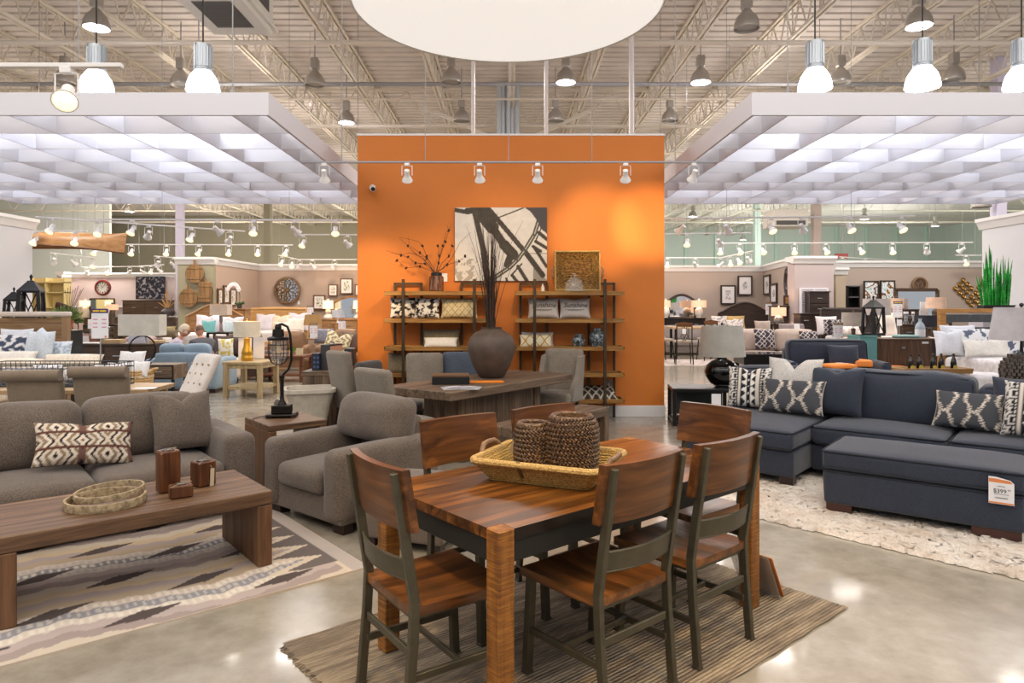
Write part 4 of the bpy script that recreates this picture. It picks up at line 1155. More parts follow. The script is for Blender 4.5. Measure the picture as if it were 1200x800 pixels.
pillow('sparser cow print pillow beside the beige scale pillow on the left shelf', PRT, shelf_pt(500, 1, 9.58), .36, .3, .15, -.05, -.22, 0, 0, cow(11))
pillow('beige scale patterned lumbar pillow on the left shelf', PRT, shelf_pt(538, 1, 9.58), .52, .29, .15, 0, -.2, 0, 0, scales, 30)
SHIM = fabric('taupe_shimmer', (92, 80, 60), (140, 126, 98), 120, .4); FLUF = fabric('white_fur', (222, 212, 200), (250, 244, 236), 150, .8)
pillow('taupe shimmer lumbar pillow standing on the left shelf', SHIM, shelf_pt(517, 2, 9.64), .54, .26, .13, 0, -.2)
pillow('fluffy white pillow lying before the taupe one on the left shelf', FLUF, shelf_pt(516, 2, 9.53), .48, .16, .12, 0, -.45)
pillow('brown pillow on the lower left shelf behind the charcoal chair', SHIM, shelf_pt(471, 3, 9.58), .42, .3, .14, 0, -.2)
INK = plain('script_ink', (40, 38, 42), .7); LINEN = fabric('grey_linen', (176, 168, 164), (206, 200, 194), 260, .3)
for i, (x, lb) in enumerate(((637, 'left one of two linen pillows lettered Sunshine'), (674, 'right one of two linen pillows lettered Sunshine, with a tag'))):
    o = pillow(lb, LINEN, shelf_pt(x, 1, 9.60), .44, .3, .15, 0, -.3, 0, .02, None, 20, 'lettered pillows on the right shelf')
    def onp(x_, y_, z_):
        a, c_ = x_ / .22, (y_ + .02) / .15
        return (x_, y_, .075 * max(0, (1 - a * a) * (1 - c_ * c_)) ** .42 + .013)
    text_on('Sunshine', .095, INK, o, (0, 0, .17), (pi / 2, 0, 0), .35, 'lettering', onp)
    b = MB(); b.box((-.14, -.078, .105), (.12, -.076, .109), 0); b.box((-.1, -.078, .092), (.08, -.076, .095), 0); b.build('lettering_line', INK, o)
pillow('grey pillow behind the gold ogee pillow on the right shelf', LINEN, shelf_pt(630, 2, 9.68), .46, .22, .1, 0, -.12)
pillow('cream pillow with gold ogee pattern on the right shelf', PRT, shelf_pt(628, 2, 9.56), .46, .19, .12, 0, -.2, 0, 0, ogee, 26)
def ikat2(u, v):
    q = abs(((u * 5) % 1) - .5) * 2; w_ = abs(((v * 2) % 1) - .5) * 2; return (226, 220, 208) if abs(q - w_) < .2 or q + w_ < .3 else (74, 66, 60)
o = pillow('dark pillow with pale zigzag pattern lying on the lowest right shelf', PRT, shelf_pt(699, 4, 9.57), .6, .34, .15, 0, -1.1, 0, 0, ikat2, 28)
# jars, vase with branches, tray, cloche, bottle
t = NT('crackled_mercury'); f = t.noise(t.obj(), 28, 5, .7, .8); CRK = t.set(Base_Color=t.ramp(f, [(.36, (26, 28, 30)), (.5, (96, 106, 112)), (.64, (188, 196, 198))]), Roughness=.15, Metallic=.3)
def jar(label, x, r, h):
    b = MB(); b.lathe([(0, 0), (r * .7, 0), (r * .85, h * .1), (r, h * .45), (r * .97, h * .66), (r * .72, h * .82), (r * .55, h * .86), (r * .55, h * .92), (r * .62, h * .94), (r * .62, h), (r * .5, h), (r * .48, h * .9), (0, h * .85)], 28)
    p = shelf_pt(x, 2, 9.58); one(b, 'crackle_jar', CRK, label, 'jar', p, 0, 'crackled glass jars on the right shelf')
jar('shorter dark crackled glass jar on the right shelf', 678, .095, .19); jar('taller dark crackled glass jar beside the front post of the right shelf', 700, .115, .275)
t = NT('streaked_glaze'); f = t.noise(t.obj((30, 30, 4)), 1.2, 5); GLZ = t.set(Base_Color=t.ramp(f, [(.35, (50, 44, 42)), (.5, (112, 62, 34)), (.65, (130, 112, 96))]), Roughness=.2)
p = shelf_pt(511.5, 0, 9.58); o = thing('streaked_vase', 'brown streaked jar vase on top of the left shelf', 'vase', p)
b = MB(); b.lathe([(0, 0), (.09, 0), (.1, .01), (.102, .1), (.1, .2), (.09, .212), (.075, .216), (.0, .2)], 28); b.build('body', GLZ, o)
b = MB(); b.lathe([(.076, .212), (.078, .255), (.07, .262), (.066, .255), (.064, .2), (0, .19)], 24); b.build('neck', BLACK, o)
o = thing('pod_branch_spray', 'spray of bare pod branches in the streaked vase on the left shelf', 'branches', (p.x, p.y, p.z + .2))
rn = random.Random(12)
def P2(x, y, Yo=0): q = at(x, y, 9.58 + Yo); return q - V(o.location)
POD = plain('seed_pod', (50, 34, 24), .8)
brs = [[(509, 318), (497, 305), (487, 297), (478, 288), (468, 279)], [(508, 318), (495, 301), (480, 296), (470, 299), (452, 293)], [(510, 318), (500, 300), (495, 288), (490, 283), (483, 281), (468, 278)],
       [(508, 318), (498, 309), (487, 308), (478, 301), (466, 298), (458, 296)], [(512, 318), (514, 308), (516, 298), (519, 288), (523, 272), (529, 264)], [(513, 318), (518, 308), (526, 300), (530, 288), (529, 279)],
       [(513, 318), (520, 314), (528, 304), (535, 292), (539, 284), (552, 272)], [(514, 318), (524, 310), (538, 306), (545, 300)], [(511, 318), (516, 300), (522, 283), (526, 270), (524, 264)], [(508, 318), (500, 303), (492, 296), (480, 288), (478, 277)], [(512, 318), (515, 300), (513, 288)], [(507, 318), (492, 312), (476, 314), (465, 305)]]
for k, q in enumerate(brs):
    dY = rn.uniform(-.14, .1)
    pts = [P2(x, y, dY * i / (len(q) - 1)) for i, (x, y) in enumerate(q)]
    pts = [pts[0] - V((0, 0, .06))] + pts
    b = MB(); b.tube(pts, [.0055 * (1 - .7 * i / (len(pts) - 1)) for i in range(len(pts))], 5); br = b.build('branch', TWIG, o)
    for j in (2, 3, 4):
        if j < len(pts) and rn.random() < .62:
            c_ = pts[j]; b = MB(); b.T = Tm(c_, rn.uniform(-.6, .6), rn.uniform(-1, 1), 0); b.ell((0, 0, 0), (.016, .016, .024), 10, 7); b.build('seed_pod', POD, br)
p = shelf_pt(677, 0, 9.66); o = thing('woven_tray', 'square woven tray leaning on the wall above the right shelf', 'tray', p)
b = MB(); b.T = Tm((0, 0, .015), -.1, 0, 0)
WT = .31; t = NT('aged_seagrass'); f = t.noise(t.obj((26, 60, 60)), 1.2, 3); t.bump(f, .8, .015); TRAYM = t.set(Base_Color=t.ramp(f, [(.36, (62, 40, 14)), (.5, (134, 98, 44)), (.64, (182, 142, 76))]), Roughness=.7)
for k in range(9):
    f = k / 8; s_ = .31 - .1 * f; d = .1 * f
    b.tube([(-s_, d, WT - s_), (s_, d, WT - s_), (s_, d, WT + s_ - .06 * (1 - 0)), (-s_, d, WT + s_ - .06)], .012, 6, True)
for k in range(14):
    z = .12 + k * .026; b.tube([(-.21, .1, z), (.21, .1, z)], .0115, 5)
b.build('woven_body', TRAYM, o)
b = MB(); b.T = Tm((0, 0, .015), -.1, 0, 0); b.tube([(-.315, -.005, .0), (.315, -.005, .0), (.315, -.005, .555), (-.315, -.005, .555)], .02, 8, True); b.build('wrapped_rim', ROPEM, o)
for s in (-1, 1):
    b = MB(); b.T = Tm((0, 0, .015), -.1, 0, 0); b.tube([(s * .325, 0, .16), (s * .36, -.02, .2), (s * .365, -.02, .3), (s * .33, 0, .34)], .012, 6); b.build('handle', BARK, o)
p = shelf_pt(673, 0, 9.5); o = thing('glass_cloche', 'clear glass cloche before the woven tray on the right shelf', 'cloche', p)
b = MB(); b.lathe([(.13, 0), (.128, .06), (.11, .13), (.07, .18), (.02, .2), (0, .2)], 28); b.build('dome', GL, o)
b = MB(); b.lathe([(0, .198), (.012, .2), (.01, .215), (.022, .23), (.02, .25), (0, .258)], 16); b.build('knob', GL, o)
b = MB(); b.lathe([(0, .001), (.14, .001), (.145, .012), (.13, .014), (0, .012)], 28); b.build('plate', GL, o)
p = shelf_pt(636, 0, 9.52); b = MB(); b.lathe([(0, 0), (.024, 0), (.025, .06), (.012, .07), (.008, .085), (.009, .1), (0, .104)], 14)
one(b, 'small_bottle', plain('milk_white', (232, 226, 210), .3), 'tiny white bottle on the top of the right shelf', 'bottle', p)
# switch plate, outlet
for nm, lb, x, y in (('switch_plate', 'white switch plate on the orange wall behind the branch vase', 521, 325), ('outlet_plate', 'grey outlet plate low on the orange wall behind the right shelf', 713.5, 450)):
    q = at(x, y, 9.845); b = MB(); b.box((-.04, -.006, -.06), (.04, .004, .06), .002); o = one(b, nm, PAPER if nm[0] == 's' else plain('grey_plate', (160, 152, 146), .4), lb, nm.split('_')[0], (q.x, WY - .004, q.z))
    b = MB(); b.box((-.008, -.012, -.018), (.008, -.005, .018), .001); b.build('toggle', WHITE, o)
# canvas
def seg(p, a, b_, w):
    ax, ay = a; bx, by = b_; dx, dy = bx - ax, by - ay; L_ = dx * dx + dy * dy
    t_ = max(0, min(1, ((p[0] - ax) * dx + (p[1] - ay) * dy) / L_)); return hypot(p[0] - ax - t_ * dx, p[1] - ay - t_ * dy) < w / 2
LNS = [((345, 80), (690, 480), 46), ((690, 480), (850, 690), 50), ((440, 160), (670, 72), 12), ((32, 90), (150, 112), 40), ((150, 100), (330, 86), 60), ((215, 100), (300, 470), 52), ((300, 470), (335, 745), 60),
       ((270, 110), (380, 250), 120), ((380, 250), (490, 410), 76), ((490, 410), (575, 500), 96), ((560, 500), (520, 590), 66), ((770, 430), (885, 610), 30), ((815, 300), (895, 365), 34), ((785, 380), (895, 445), 30), ((620, 610), (705, 745), 34), ((565, 690), (610, 745), 30), ((655, 585), (555, 692), 14), ((510, 720), (520, 745), 20), ((720, 490), (895, 490), 7), ((835, 260), (780, 385), 12), ((760, 425), (830, 470), 30)]
RING = [(812, 190), (775, 310), (690, 450), (620, 545), (540, 620), (400, 712)]
PTR = [(670, 60), (900, 60), (900, 320), (830, 258), (800, 190), (740, 110)]
def inpoly(p, P):
    c_ = False; j = len(P) - 1
    for i in range(len(P)):
        if (P[i][1] > p[1]) != (P[j][1] > p[1]) and p[0] < (P[j][0] - P[i][0]) * (p[1] - P[i][1]) / (P[j][1] - P[i][1]) + P[i][0]: c_ = not c_
        j = i
    return c_
def art(u, v):
    p = (32 + u * 858, 742 - v * 674)
    n = NZ.noise(V((p[0] * .02, p[1] * .02, 0))) + .5 * NZ.noise(V((p[0] * .07, p[1] * .07, 3)))
    if inpoly(p, PTR): return (78, 74, 76)
    for a, b_ in zip(RING[:-1], RING[1:]):
        if seg(p, a, b_, 9): return (190, 184, 172)
        if seg(p, a, b_, 40): return (84, 80, 74)
    for a, b_, w in LNS:
        if seg(p, a, b_, w): return (72 + 10 * n, 66 + 10 * n, 60 + 9 * n)
    if p[1] > 735 - (890 - p[0]) * .9 and p[0] > 760 and p[1] > 600: return (150, 144, 134)
    if p[1] > 540 and p[0] < 240 and n > .05: return (168, 160, 154)
    return (216 + 8 * n, 210 + 8 * n, 204 + 8 * n)
q0, q1 = at(533, 329, 9.8), at(641, 243, 9.8); w, h = q1.x - q0.x, q1.z - q0.z
o = thing('wall_canvas', 'large black and white clock hand canvas on the orange wall', 'picture', (q0.x, WY - .045, q0.z))
b = MB(); nu, nv = 170, 134; b.grid(lambda u, v: (u * w, 0, v * h), nu, nv); b.cols = [rgb(art(i / nu, j / nv)) for j in range(nv + 1) for i in range(nu + 1)]
b.build('printed_face', vcol('canvas_print', .7, 500, .1), o)
b = MB(); b.box((0, .001, 0), (w, .043, h), .002); b.build('stretcher_frame', plain('canvas_edge', (120, 112, 104), .8), o)
# ------------------------------------------------------------------ navy sectional (local x along the back, y towards the back)
NAVY = fabric('navy_linen', (25, 30, 43), (48, 57, 76), 230, .4, .85, .1)
NPIPE = plain('navy_piping', (24, 29, 40), .8)
SR = -.70; A5 = V((cos(SR), sin(SR), 0)); B5 = V((-sin(SR), cos(SR), 0)); C5 = V((2.47, 5.9, 0))
def ab(a, b_, z=0): return C5 + A5 * a + B5 * b_ + V((0, 0, z))
RZ5 = .028
o = thing('sectional_sofa', 'navy sectional sofa with chaise holding ikat pillows', 'sofa', C5 + V((0, 0, RZ5)), SR)
b = MB(); b.soft((-1.05, .02, .07), (-.01, 1.6, .30), .025); b.soft((0, .5, .07), (2.55, 1.6, .30), .025); b.build('base', NAVY, o)
b = MB(); b.soft((-1.05, 1.36, .07), (-.01, 1.62, .74), .05); b.build('back_frame', NAVY, o)
b = MB(); b.soft((0, 1.36, .07), (2.55, 1.62, .76), .05); b.build('back_frame', NAVY, o)
for a0, a1, b0, nm in ((-1.06, -.005, -.015, 'chaise_cushion'), (.005, 1.06, .47, 'seat_cushion'), (1.07, 2.22, .47, 'seat_cushion')):
    b = MB(); b.soft((a0, b0, .30), (a1, 1.36, .475), .05, (.004, (.012, 0), (0, .035))); c = b.build(nm, NAVY, o)
    for z in (.46, .325): piping(rect_loop((a0 + .006, b0 + .004), (a1 - .006, 1.33), z, .05), .0075, NPIPE, c)
def ln5(x, y, z): return (x, y + (z - .47) * .13, z)
for a0, a1, zt, b0 in ((-1.0, -.52, .91, 1.08), (-.5, .1, .92, 1.1), (.14, 1.19, .935, 1.06), (1.21, 2.2, .875, 1.06)):
    b = MB(); b.soft((a0, b0, .47), (a1, 1.34, zt), .05, (.012, (.06, .02), (0, .03)), fn=lambda x, y, z: (x, y + (z - .47) * .16, z + .012 * sin(x * 9))); c = b.build('back_cushion', NAVY, o)
    for y in (b0 + .012, 1.33):
        lp = [(a0 + .02, y, .52), (a0 + .02, y, zt - .06), (a0 + .06, y, zt - .015), ((a0 + a1) / 2, y, zt), (a1 - .06, y, zt - .015), (a1 - .02, y, zt - .06), (a1 - .02, y, .52)]
        piping([(x, yy + (z - .47) * .16, z + .012 * sin(x * 9)) for x, yy, z in lp], .0085, NPIPE, c, closed=False)
b = MB(); b.soft((2.23, .46, .08), (2.55, 1.6, .66), .06, (.008, .006, (0, .012))); b.build('arm', NAVY, o)
for a_, b_ in ((-1.02, .05), (-.14, .05), (-1.02, 1.48), (2.4, .55), (2.4, 1.48), (.9, .55)):
    b = MB(); b.box((a_, b_, -.0), (a_ + .12, b_ + .1, .075), .004); b.build('foot', FOOTW, o)
def pl5(label, mat, a_, b_, w, h, t, rz=0, tilt=-.3, z=.52, **k): return pillow(label, mat, ab(a_, b_, z + RZ5), w, h, t, SR + rz, tilt, **k)
# patterned pillows
TRIB = vcol('tribal_cloth', .9, 350, .4); IKA = vcol('ikat_cloth', .9, 350, .4)
def tribal(u, v):
    x = u * 9; k = int(x); f = x - k
    if k in (0, 8): return (60, 58, 62) if NZ.noise(V((u * 60, v * 40, 1))) > .12 else (226, 222, 216)
    if k in (1, 7): return (224, 220, 214) if abs(((v * 14) % 1) - .5) < abs(f - .5) * .9 else (26, 28, 36)
    if k in (2, 6): return (214, 206, 196) if .3 < f < .7 or f < .1 else (60, 56, 56)
    if k in (3, 5): return (28, 30, 40) if abs(((v * 5 + .5) % 1) - .5) > .5 * (f if k == 3 else 1 - f) else (230, 226, 220)
    return (230, 226, 220) if (abs(((v * 5) % 1) - .5) < .14 and .3 < f < .7) else (24, 26, 36)
def ikat(u, v):
    j = .018 * (int(v * 46) % 3 - 1)
    w_ = .27 + .19 * cos(v * 2 * pi * 1.15 + .4); q = ((u + j) * 4.4 + .25) % 2; s_ = abs(q - 1)
    if abs(s_ - w_ * 1.15 - .18) < .1: return (206, 196, 184)
    if hypot((q - 1) * 3.2, ((v * 1.15 + .06) % 1 - .5) * 5) < .32: return (214, 206, 196)
    if u < .02 or u > .985: return (190, 182, 172)
    return (72, 74, 80)
pl5('black and white tribal striped pillow at the left end of the sectional chaise', TRIB, -.72, .87, .44, .43, .17, .2, -.3, cfn=tribal, n=34, notch=.035)
LGR = fabric('pale_slub', (176, 172, 168), (214, 210, 206), 120, .5)
pl5('pale grey square pillow behind the ikat pillow on the chaise', LGR, -.33, .98, .54, .54, .19, 0, -.28, notch=.10)
pl5('dark grey ikat lumbar pillow on the chaise', IKA, -.27, .76, .6, .35, .18, .05, -.42, cfn=ikat, n=34)
pl5('navy square pillow beside the ikat pillow at the chaise end', NAVY, .08, .93, .5, .47, .2, -.05, -.3, notch=.04)
pl5('dark grey ikat lumbar pillow at the right part of the sectional', IKA, 1.15, .86, .52, .34, .17, -.1, -.5, cfn=ikat, n=34)
pl5('navy square pillow at the right part of the sectional', NAVY, 1.55, 1.0, .48, .46, .18, 0, -.3)
pl5('tribal striped pillow cut by the right edge of the photo', TRIB, 1.62, .72, .46, .46, .17, -.15, -.34, cfn=tribal, n=34)

# ottoman
o = thing('storage_ottoman', 'long navy ottoman with a price card on the shag rug', 'ottoman', (2.43, 5.27, RZ5 - .003), -.66)
L5, D5 = 1.25, .74; o.scale = (1, 1, 1.07)
b = MB(); b.soft((0, 0, .055), (L5, D5, .30), .03, (.003, .004, 0)); b.build('base', NAVY, o)
b = MB(); b.soft((-.006, -.006, .295), (L5 + .006, D5 + .006, .435), .035, (.003, .004, (0, .02))); c = b.build('lid_cushion', NAVY, o)
for z in (.425, .31): piping(rect_loop((-.004, -.004), (L5 + .004, D5 + .004), z, .035), .0075, NPIPE, c)
piping(rect_loop((-.0, -.0), (L5, D5), .285, .035), .006, NPIPE, c)
for x0_, x1_ in ((.02, .2), (L5 - .3, L5 - .02)):
    for y in (.02, D5 - .12):
        b = MB(); b.box((x0_, y, 0), (x1_, y + .1, .06), .004); b.build('foot', plain('walnut_foot', (66, 36, 28), .4), o)
tx = L5 - .13
b = MB(); b.T = Tm((tx, -.024, .315), .06, 0, 0); b.prism([(-.07, -.085), (.07, -.085), (.07, .05), (.05, .07), (-.03, .085), (-.07, .085)], -.0015, .0015, 'y'); tg = b.build('price_card', PAPER, o)
b = MB(); b.T = Tm((tx, -.0262, .315), .06, 0, 0); b.prism([(-.068, .05), (.062, .05), (.05, .066), (-.03, .074), (-.068, .074)], -.0002, .0006, 'y'); b.build('orange_band', plain('orange_print', (226, 140, 84), .5), tg); b = MB(); b.T = Tm((tx, -.0262, .315), .06, 0, 0); b.prism([(-.068, -.083), (.068, -.083), (.068, -.073), (-.068, -.073)], -.0002, .0006, 'y'); b.build('orange_band', plain('orange_print', (226, 140, 84), .5), tg)
text_on('$399', .036, INK, tg, (tx - .008, -.0275, .312), (pi / 2 - .06 + .12, 0, 0)); text_on('99', .017, INK, tg, (tx + .042, -.0275, .322), (pi / 2 + .06, 0, 0))
b = MB(); b.T = Tm((tx, -.0268, .27), .06, 0, 0); b.box((-.035, -.0005, -.002), (.035, .0005, .002), 0); b.box((-.02, -.0005, .072), (.02, .0005, .075), 0); b.box((-.04, -.0005, .022), (.04, .0005, .024), 0); b.build('print_line', plain('print_grey', (90, 88, 90), .6), tg)
b = MB(); b.tube([(tx, -.02, .395), (tx, -.012, .425), (tx, .01, .44)], .0015, 4); b.build('string', BLACK, tg)

# black end table with glass inset and black ball lamp
EBO = plain('ebony_wood', (24, 22, 22), .3)
o = thing('side_table', 'black side table with see-through sides behind the chaise', 'table', (2.62, 9.3, 0), -.12)
b = MB(); b.box((-.4, -.3, .455), (.4, .3, .50), .006); b.box((-.34, -.24, .5), (.34, .24, .503), .001); b.build('tabletop', EBO, o)
b = MB(); b.box((-.39, -.29, .03), (.39, .29, .07), .004); b.build('lower_shelf', EBO, o)
for sx in (-1, 1):
    for sy in (-1, 1):
        b = MB(); b.box((sx * .4, sy * .3, 0), (sx * .35, sy * .25, .456), .004); b.build('leg', EBO, o)
b = MB(); b.box((-.345, .28, .08), (.345, .285, .45), 0); b.build('smoked_glass', plain('smoked_panel', (66, 76, 76), .12), o)
b = MB(); b.box((.1, -.305, .2), (.22, -.302, .44), 0); b.build('price_card', PAPER, o)
Yl = 9.2
def table_lamp(name, label, x, ybase, ytop, Y, shade, base_prof, shade_mat, base_mat, taper=.88, glow=0, group=None, drum_h=None, rect=None, finial=True):
    """shade=(half width px, y top, y bottom)"""
    z0 = pz(ybase, Y); o = thing(name, label, 'lamp', (px(x, Y), Y, z0), 0, group); k = Y / FPX
    hw, yt, yb = shade; r1 = hw * k; zt, zb = pz(yt, Y) - z0, pz(yb, Y) - z0
    b = MB(); b.lathe([(r * k, z * k) for r, z in base_prof], 28); b.build('base', base_mat, o)
    b = MB()
    if rect:
        d = r1 * rect
        for (xa, ya), (xb, yb_) in (((-r1, -d), (r1, -d)), ((r1, -d), (r1, d)), ((r1, d), (-r1, d)), ((-r1, d), (-r1, -d))):
            b.add([(xa, ya, zb), (xb, yb_, zb), (xb, yb_, zt), (xa, ya, zt)], [(0, 1, 2, 3)])
            b.add([(xa * .98, ya * .98, zb), (xb * .98, yb_ * .98, zb), (xb * .98, yb_ * .98, zt), (xa * .98, ya * .98, zt)], [(3, 2, 1, 0)])
    else:
        b.lathe([(r1, zb), (r1 * taper, zt), (r1 * taper - .004, zt), (r1 - .004, zb), (r1, zb)], 36)
    b.build('lamp_shade', shade_mat, o)
    b = MB(); top = base_prof[-1][1] * k; b.tube([(0, 0, top - .01), (0, 0, zt + (.03 if finial else 0))], .008, 8)
    for a in (0, 2.1, 4.2): b.tube([(0, 0, zt - .01), (r1 * taper * .98 * cos(a), (rect or 1) * r1 * taper * .98 * sin(a), zt - .01)], .003, 4)
    b.build('stem', STEEL, o)
    if finial:
        b = MB(); b.ell((0, 0, zt + .03), .018 * max(1, Y / 12), 12, 8); b.build('finial', base_mat, o)
    if glow:
        b = MB(); b.ell((0, 0, (zb + zt) / 2), .035, 12, 8); b.build('bulb', BULB, o)
        light('POINT', (px(x, Y), Y, z0 + (zb + zt) / 2), glow, (255, 206, 150), .05)
    return o
SHG = fabric('grey_linen_shade', (150, 146, 138), (186, 182, 172), 300, .2)
CHRM = plain('chrome', (220, 222, 226), .08, 1.)
o = table_lamp('ball_lamp', 'big black ball lamp with grey linen shade on the black side table', 846, 456, 383, Yl, (26.5, 382, 417), [(0, 0), (10, 0), (10.5, 2), (7, 3), (8, 4), (14, 8), (19, 16), (20, 21), (18, 28), (12, 33), (6, 35.5), (5, 38), (0, 38)], SHG, plain('black_gloss', (10, 10, 12), .06), .87)
b = MB(); b.lathe([(0, 0), (.115, 0), (.12, .03), (.1, .04), (0, .04)], 28); b.build('chrome_foot', CHRM, o)
b = MB(); b.lathe([(0, .40), (.06, .40), (.05, .425), (.0, .43)], 24); b.build('chrome_neck', CHRM, o)

# ------------------------------------------------------------------ behind the sectional
o = sofa('loveseat', 'navy piped loveseat behind the sectional, under the walnut desk', 'loveseat', (px(979, 12.2), 12.0, 0), -.08, 1.75, .95, NAVY, 1, .16, .6, .46, .98, pipe=(NPIPE, .009))
pillow('navy throw pillow in the corner of the loveseat', NAVY, (px(991, 12.2), 12.22, .49), .56, .42, .18, -.05, -.3)
ORC = plain('orange_felt', (240, 142, 62), .7)
for i, (x, rz, dz, lb) in enumerate(((984, .15, 0, 'orange folded blanket pack on the navy loveseat, in front'), (1003, -.2, .0, 'orange folded blanket pack on the navy loveseat, right behind'))):
    Y = 12.05 + .28 * i; o = thing('blanket_pack', lb, 'blanket', (px(x, Y), Y, .50), rz, 'orange packs on the loveseat')
    b = MB(); b.soft((-.24, -.16, 0), (.24, .16, .07 + .05 * i), .03, (0, 0, (0, .02))); b.build('cloth', ORC, o)
    b = MB(); b.lathe([(.045, .09), (.06, .092), (.045, .094)], 20); b.box((-.03, -.1, .088), (.1, -.085, .092), 0); b.T = Tm((0, 0, .05 * i)); b.build('logo_ring', PAPER, o)
WAL = wood('walnut_desk', (58, 40, 30), (88, 64, 48), (112, 86, 66), 'z', .8, .4, bump=.1)
WALX = wood('walnut_top', (60, 42, 30), (92, 68, 50), (120, 94, 70), 'x', .8, .4, bump=.1)
Yw = 13.2; x0_, x1_ = px(1028, Yw), px(1092, Yw); zt = pz(396.5, Yw)
o = thing('walnut_desk', 'walnut sideboard desk carrying the big glass bottle', 'desk', (x0_, Yw, 0)); w = x1_ - x0_
b = MB(); b.box((-.02, -.02, zt - .03), (w + .16, .6, zt), .004); b.build('top', WALX, o)
b = MB(); b.box((0, 0, .38), (w, .58, zt - .03), .003); b.build('drawer_front', WAL, o)
b = MB(); b.box((w, .01, 0), (w + .14, .58, zt - .03), .003); b.build('side_panel', plain('espresso_panel', (44, 34, 30), .5), o)
b = MB(); b.box((-.08, -.3, .30), (w + .1, .5, .345), .004); b.build('open_shelf', SHW, o)
for x in (-.0, w): b = MB(); b.box((x, .3, 0), (x + .05, .35, .4), .003); b.build('leg', WAL, o)
b = MB(); b.box((w * .5 - .06, -.012, zt - .2), (w * .5 + .02, 0, zt - .16), .004); b.build('cup_handle', plain('silver_pull', (200, 200, 206), .2, .9), o)
b = MB(); b.box((w * .82, -.004, zt - .1), (w * .94, 0, zt - .06), 0); b.build('label_card', PAPER, o)
b = MB(); b.soft((0, 0, 0), (.42, .25, .1), .03, (0, 0, (0, .01)))
one(b, 'folded_blanket', ORC, 'orange folded blanket on the shelf of the walnut desk', 'blanket', (px(1036, 13.0), 12.98, .346))
q = (px(1080, Yw + .2), Yw + .25, zt + .001); o = thing('glass_bottle', 'big clear glass bottle with pale label on the walnut desk', 'bottle', q)
b = MB(); pr = [(0, 0), (.085, 0), (.09, .02), (.09, .2), (.075, .26), (.03, .32), (.026, .36), (.034, .365), (.034, .38), (0, .38)]; b.lathe(pr, 24); b.build('body', plain('pale_glass', (196, 210, 222), .08, 0, Alpha=.75), o)
b = MB(); b.lathe([(.0915, .03), (.0915, .17)], 24); b.build('label', PAPER, o)
b = MB(); b.soft((-.2, -.14, 0), (.2, .14, .06), .025); one(b, 'folded_throw', plain('aqua_cloth', (150, 186, 186), .8), 'aqua folded throw beside the glass bottle on the walnut desk', 'blanket', (px(1061, 13.45), 13.45, zt + .001))
# teal box and black lantern
TEAL = plain('teal_paint', (104, 160, 160), .5)
Yt = 13.1; zz = pz(393, Yt)
b = MB(); b.box((0, 0, 0), (px(1028, Yt) - px(1008, Yt), .5, zz), .006); b.box((-.015, -.015, zz - .03), (px(1028, Yt) - px(1008, Yt) + .002, .51, zz + .0), .004)
b.box((.04, -.012, .1), (.28, -.001, zz - .1), .004)
one(b, 'teal_cabinet', TEAL, 'teal painted cabinet under the black lantern, left of the walnut desk', 'cabinet', (px(1008, Yt), Yt, 0))
LANT = plain('lantern_black', (26, 26, 30), .4, .3)
PANE = plain('lantern_pane', (120, 124, 132), .1, 0, Alpha=.25)
def lantern(label, x, ybot, ytop, Y, hw, taper=.86, group=None, zb=None):
    z0 = pz(ybot, Y) if zb is None else zb; h = pz(ytop, Y) - z0; w_ = hw * Y / FPX
    o = thing('lantern', label, 'lantern', (px(x, Y), Y, z0), .35, group)
    b = MB(); b.box((-w_, -w_, 0), (w_, w_, .03), .004); b.box((-w_ * .95, -w_ * .95, .03), (w_ * .95, w_ * .95, .05), .002); b.build('base', LANT, o)
    zt_ = h * .68; wt = w_ * taper
    b = MB()
    for sx in (-1, 1):
        for sy in (-1, 1): b.bar((sx * w_ * .9, sy * w_ * .9, .04), (sx * wt * .92, sy * wt * .92, zt_), w_ * .3, w_ * .3, up=(0, 1, 0))
    b.build('corner_posts', LANT, o)
    b = MB()
    for k in range(4):
        c_, s_ = [(1, 0), (0, 1), (-1, 0), (0, -1)][k]
        R = lambda t_, d, z: (c_ * d - s_ * t_, s_ * d + c_ * t_, z)
        b.tube([R(-w_ * .8, w_ * .88, .06), R(w_ * .02, w_ * .87, zt_ * .5), R(-wt * .75, wt * .9, zt_ - .02)], w_ * .06, 5)
        b.tube([R(w_ * .8, w_ * .88, .06), R(-w_ * .02, w_ * .87, zt_ * .5), R(wt * .75, wt * .9, zt_ - .02)], w_ * .06, 5)
    b.build('crossed_bars', LANT, o)
    b = MB(); q = sqrt(2); b.T = Tm((0, 0, 0), 0, 0, pi / 4)
    b.lathe([(wt * q * 1.05, zt_ - .01), (wt * q * 1.12, zt_), (wt * q * 1.12, zt_ + .02), (wt * q * .35, zt_ + h * .18), (wt * q * .3, zt_ + h * .2), (0, zt_ + h * .21)], 4); b.build('roof', LANT, o, 20)
    b = MB(); b.lathe([(0, zt_ + h * .2), (w_ * .1, zt_ + h * .21), (w_ * .08, zt_ + h * .235), (w_ * .14, zt_ + h * .26), (w_ * .12, zt_ + h * .29), (w_ * .04, zt_ + h * .31), (0, h)], 14); b.build('finial', LANT, o)
    b = MB(); b.cyl((0, 0, .05), (0, 0, h * .3), w_ * .4, n=16); b.build('candle', plain('dark_candle', (60, 62, 70), .6), o)
    return o
lantern('black lantern with crossed bars on the teal cabinet', 1023.5, 393, 346, 13.32, 9.)
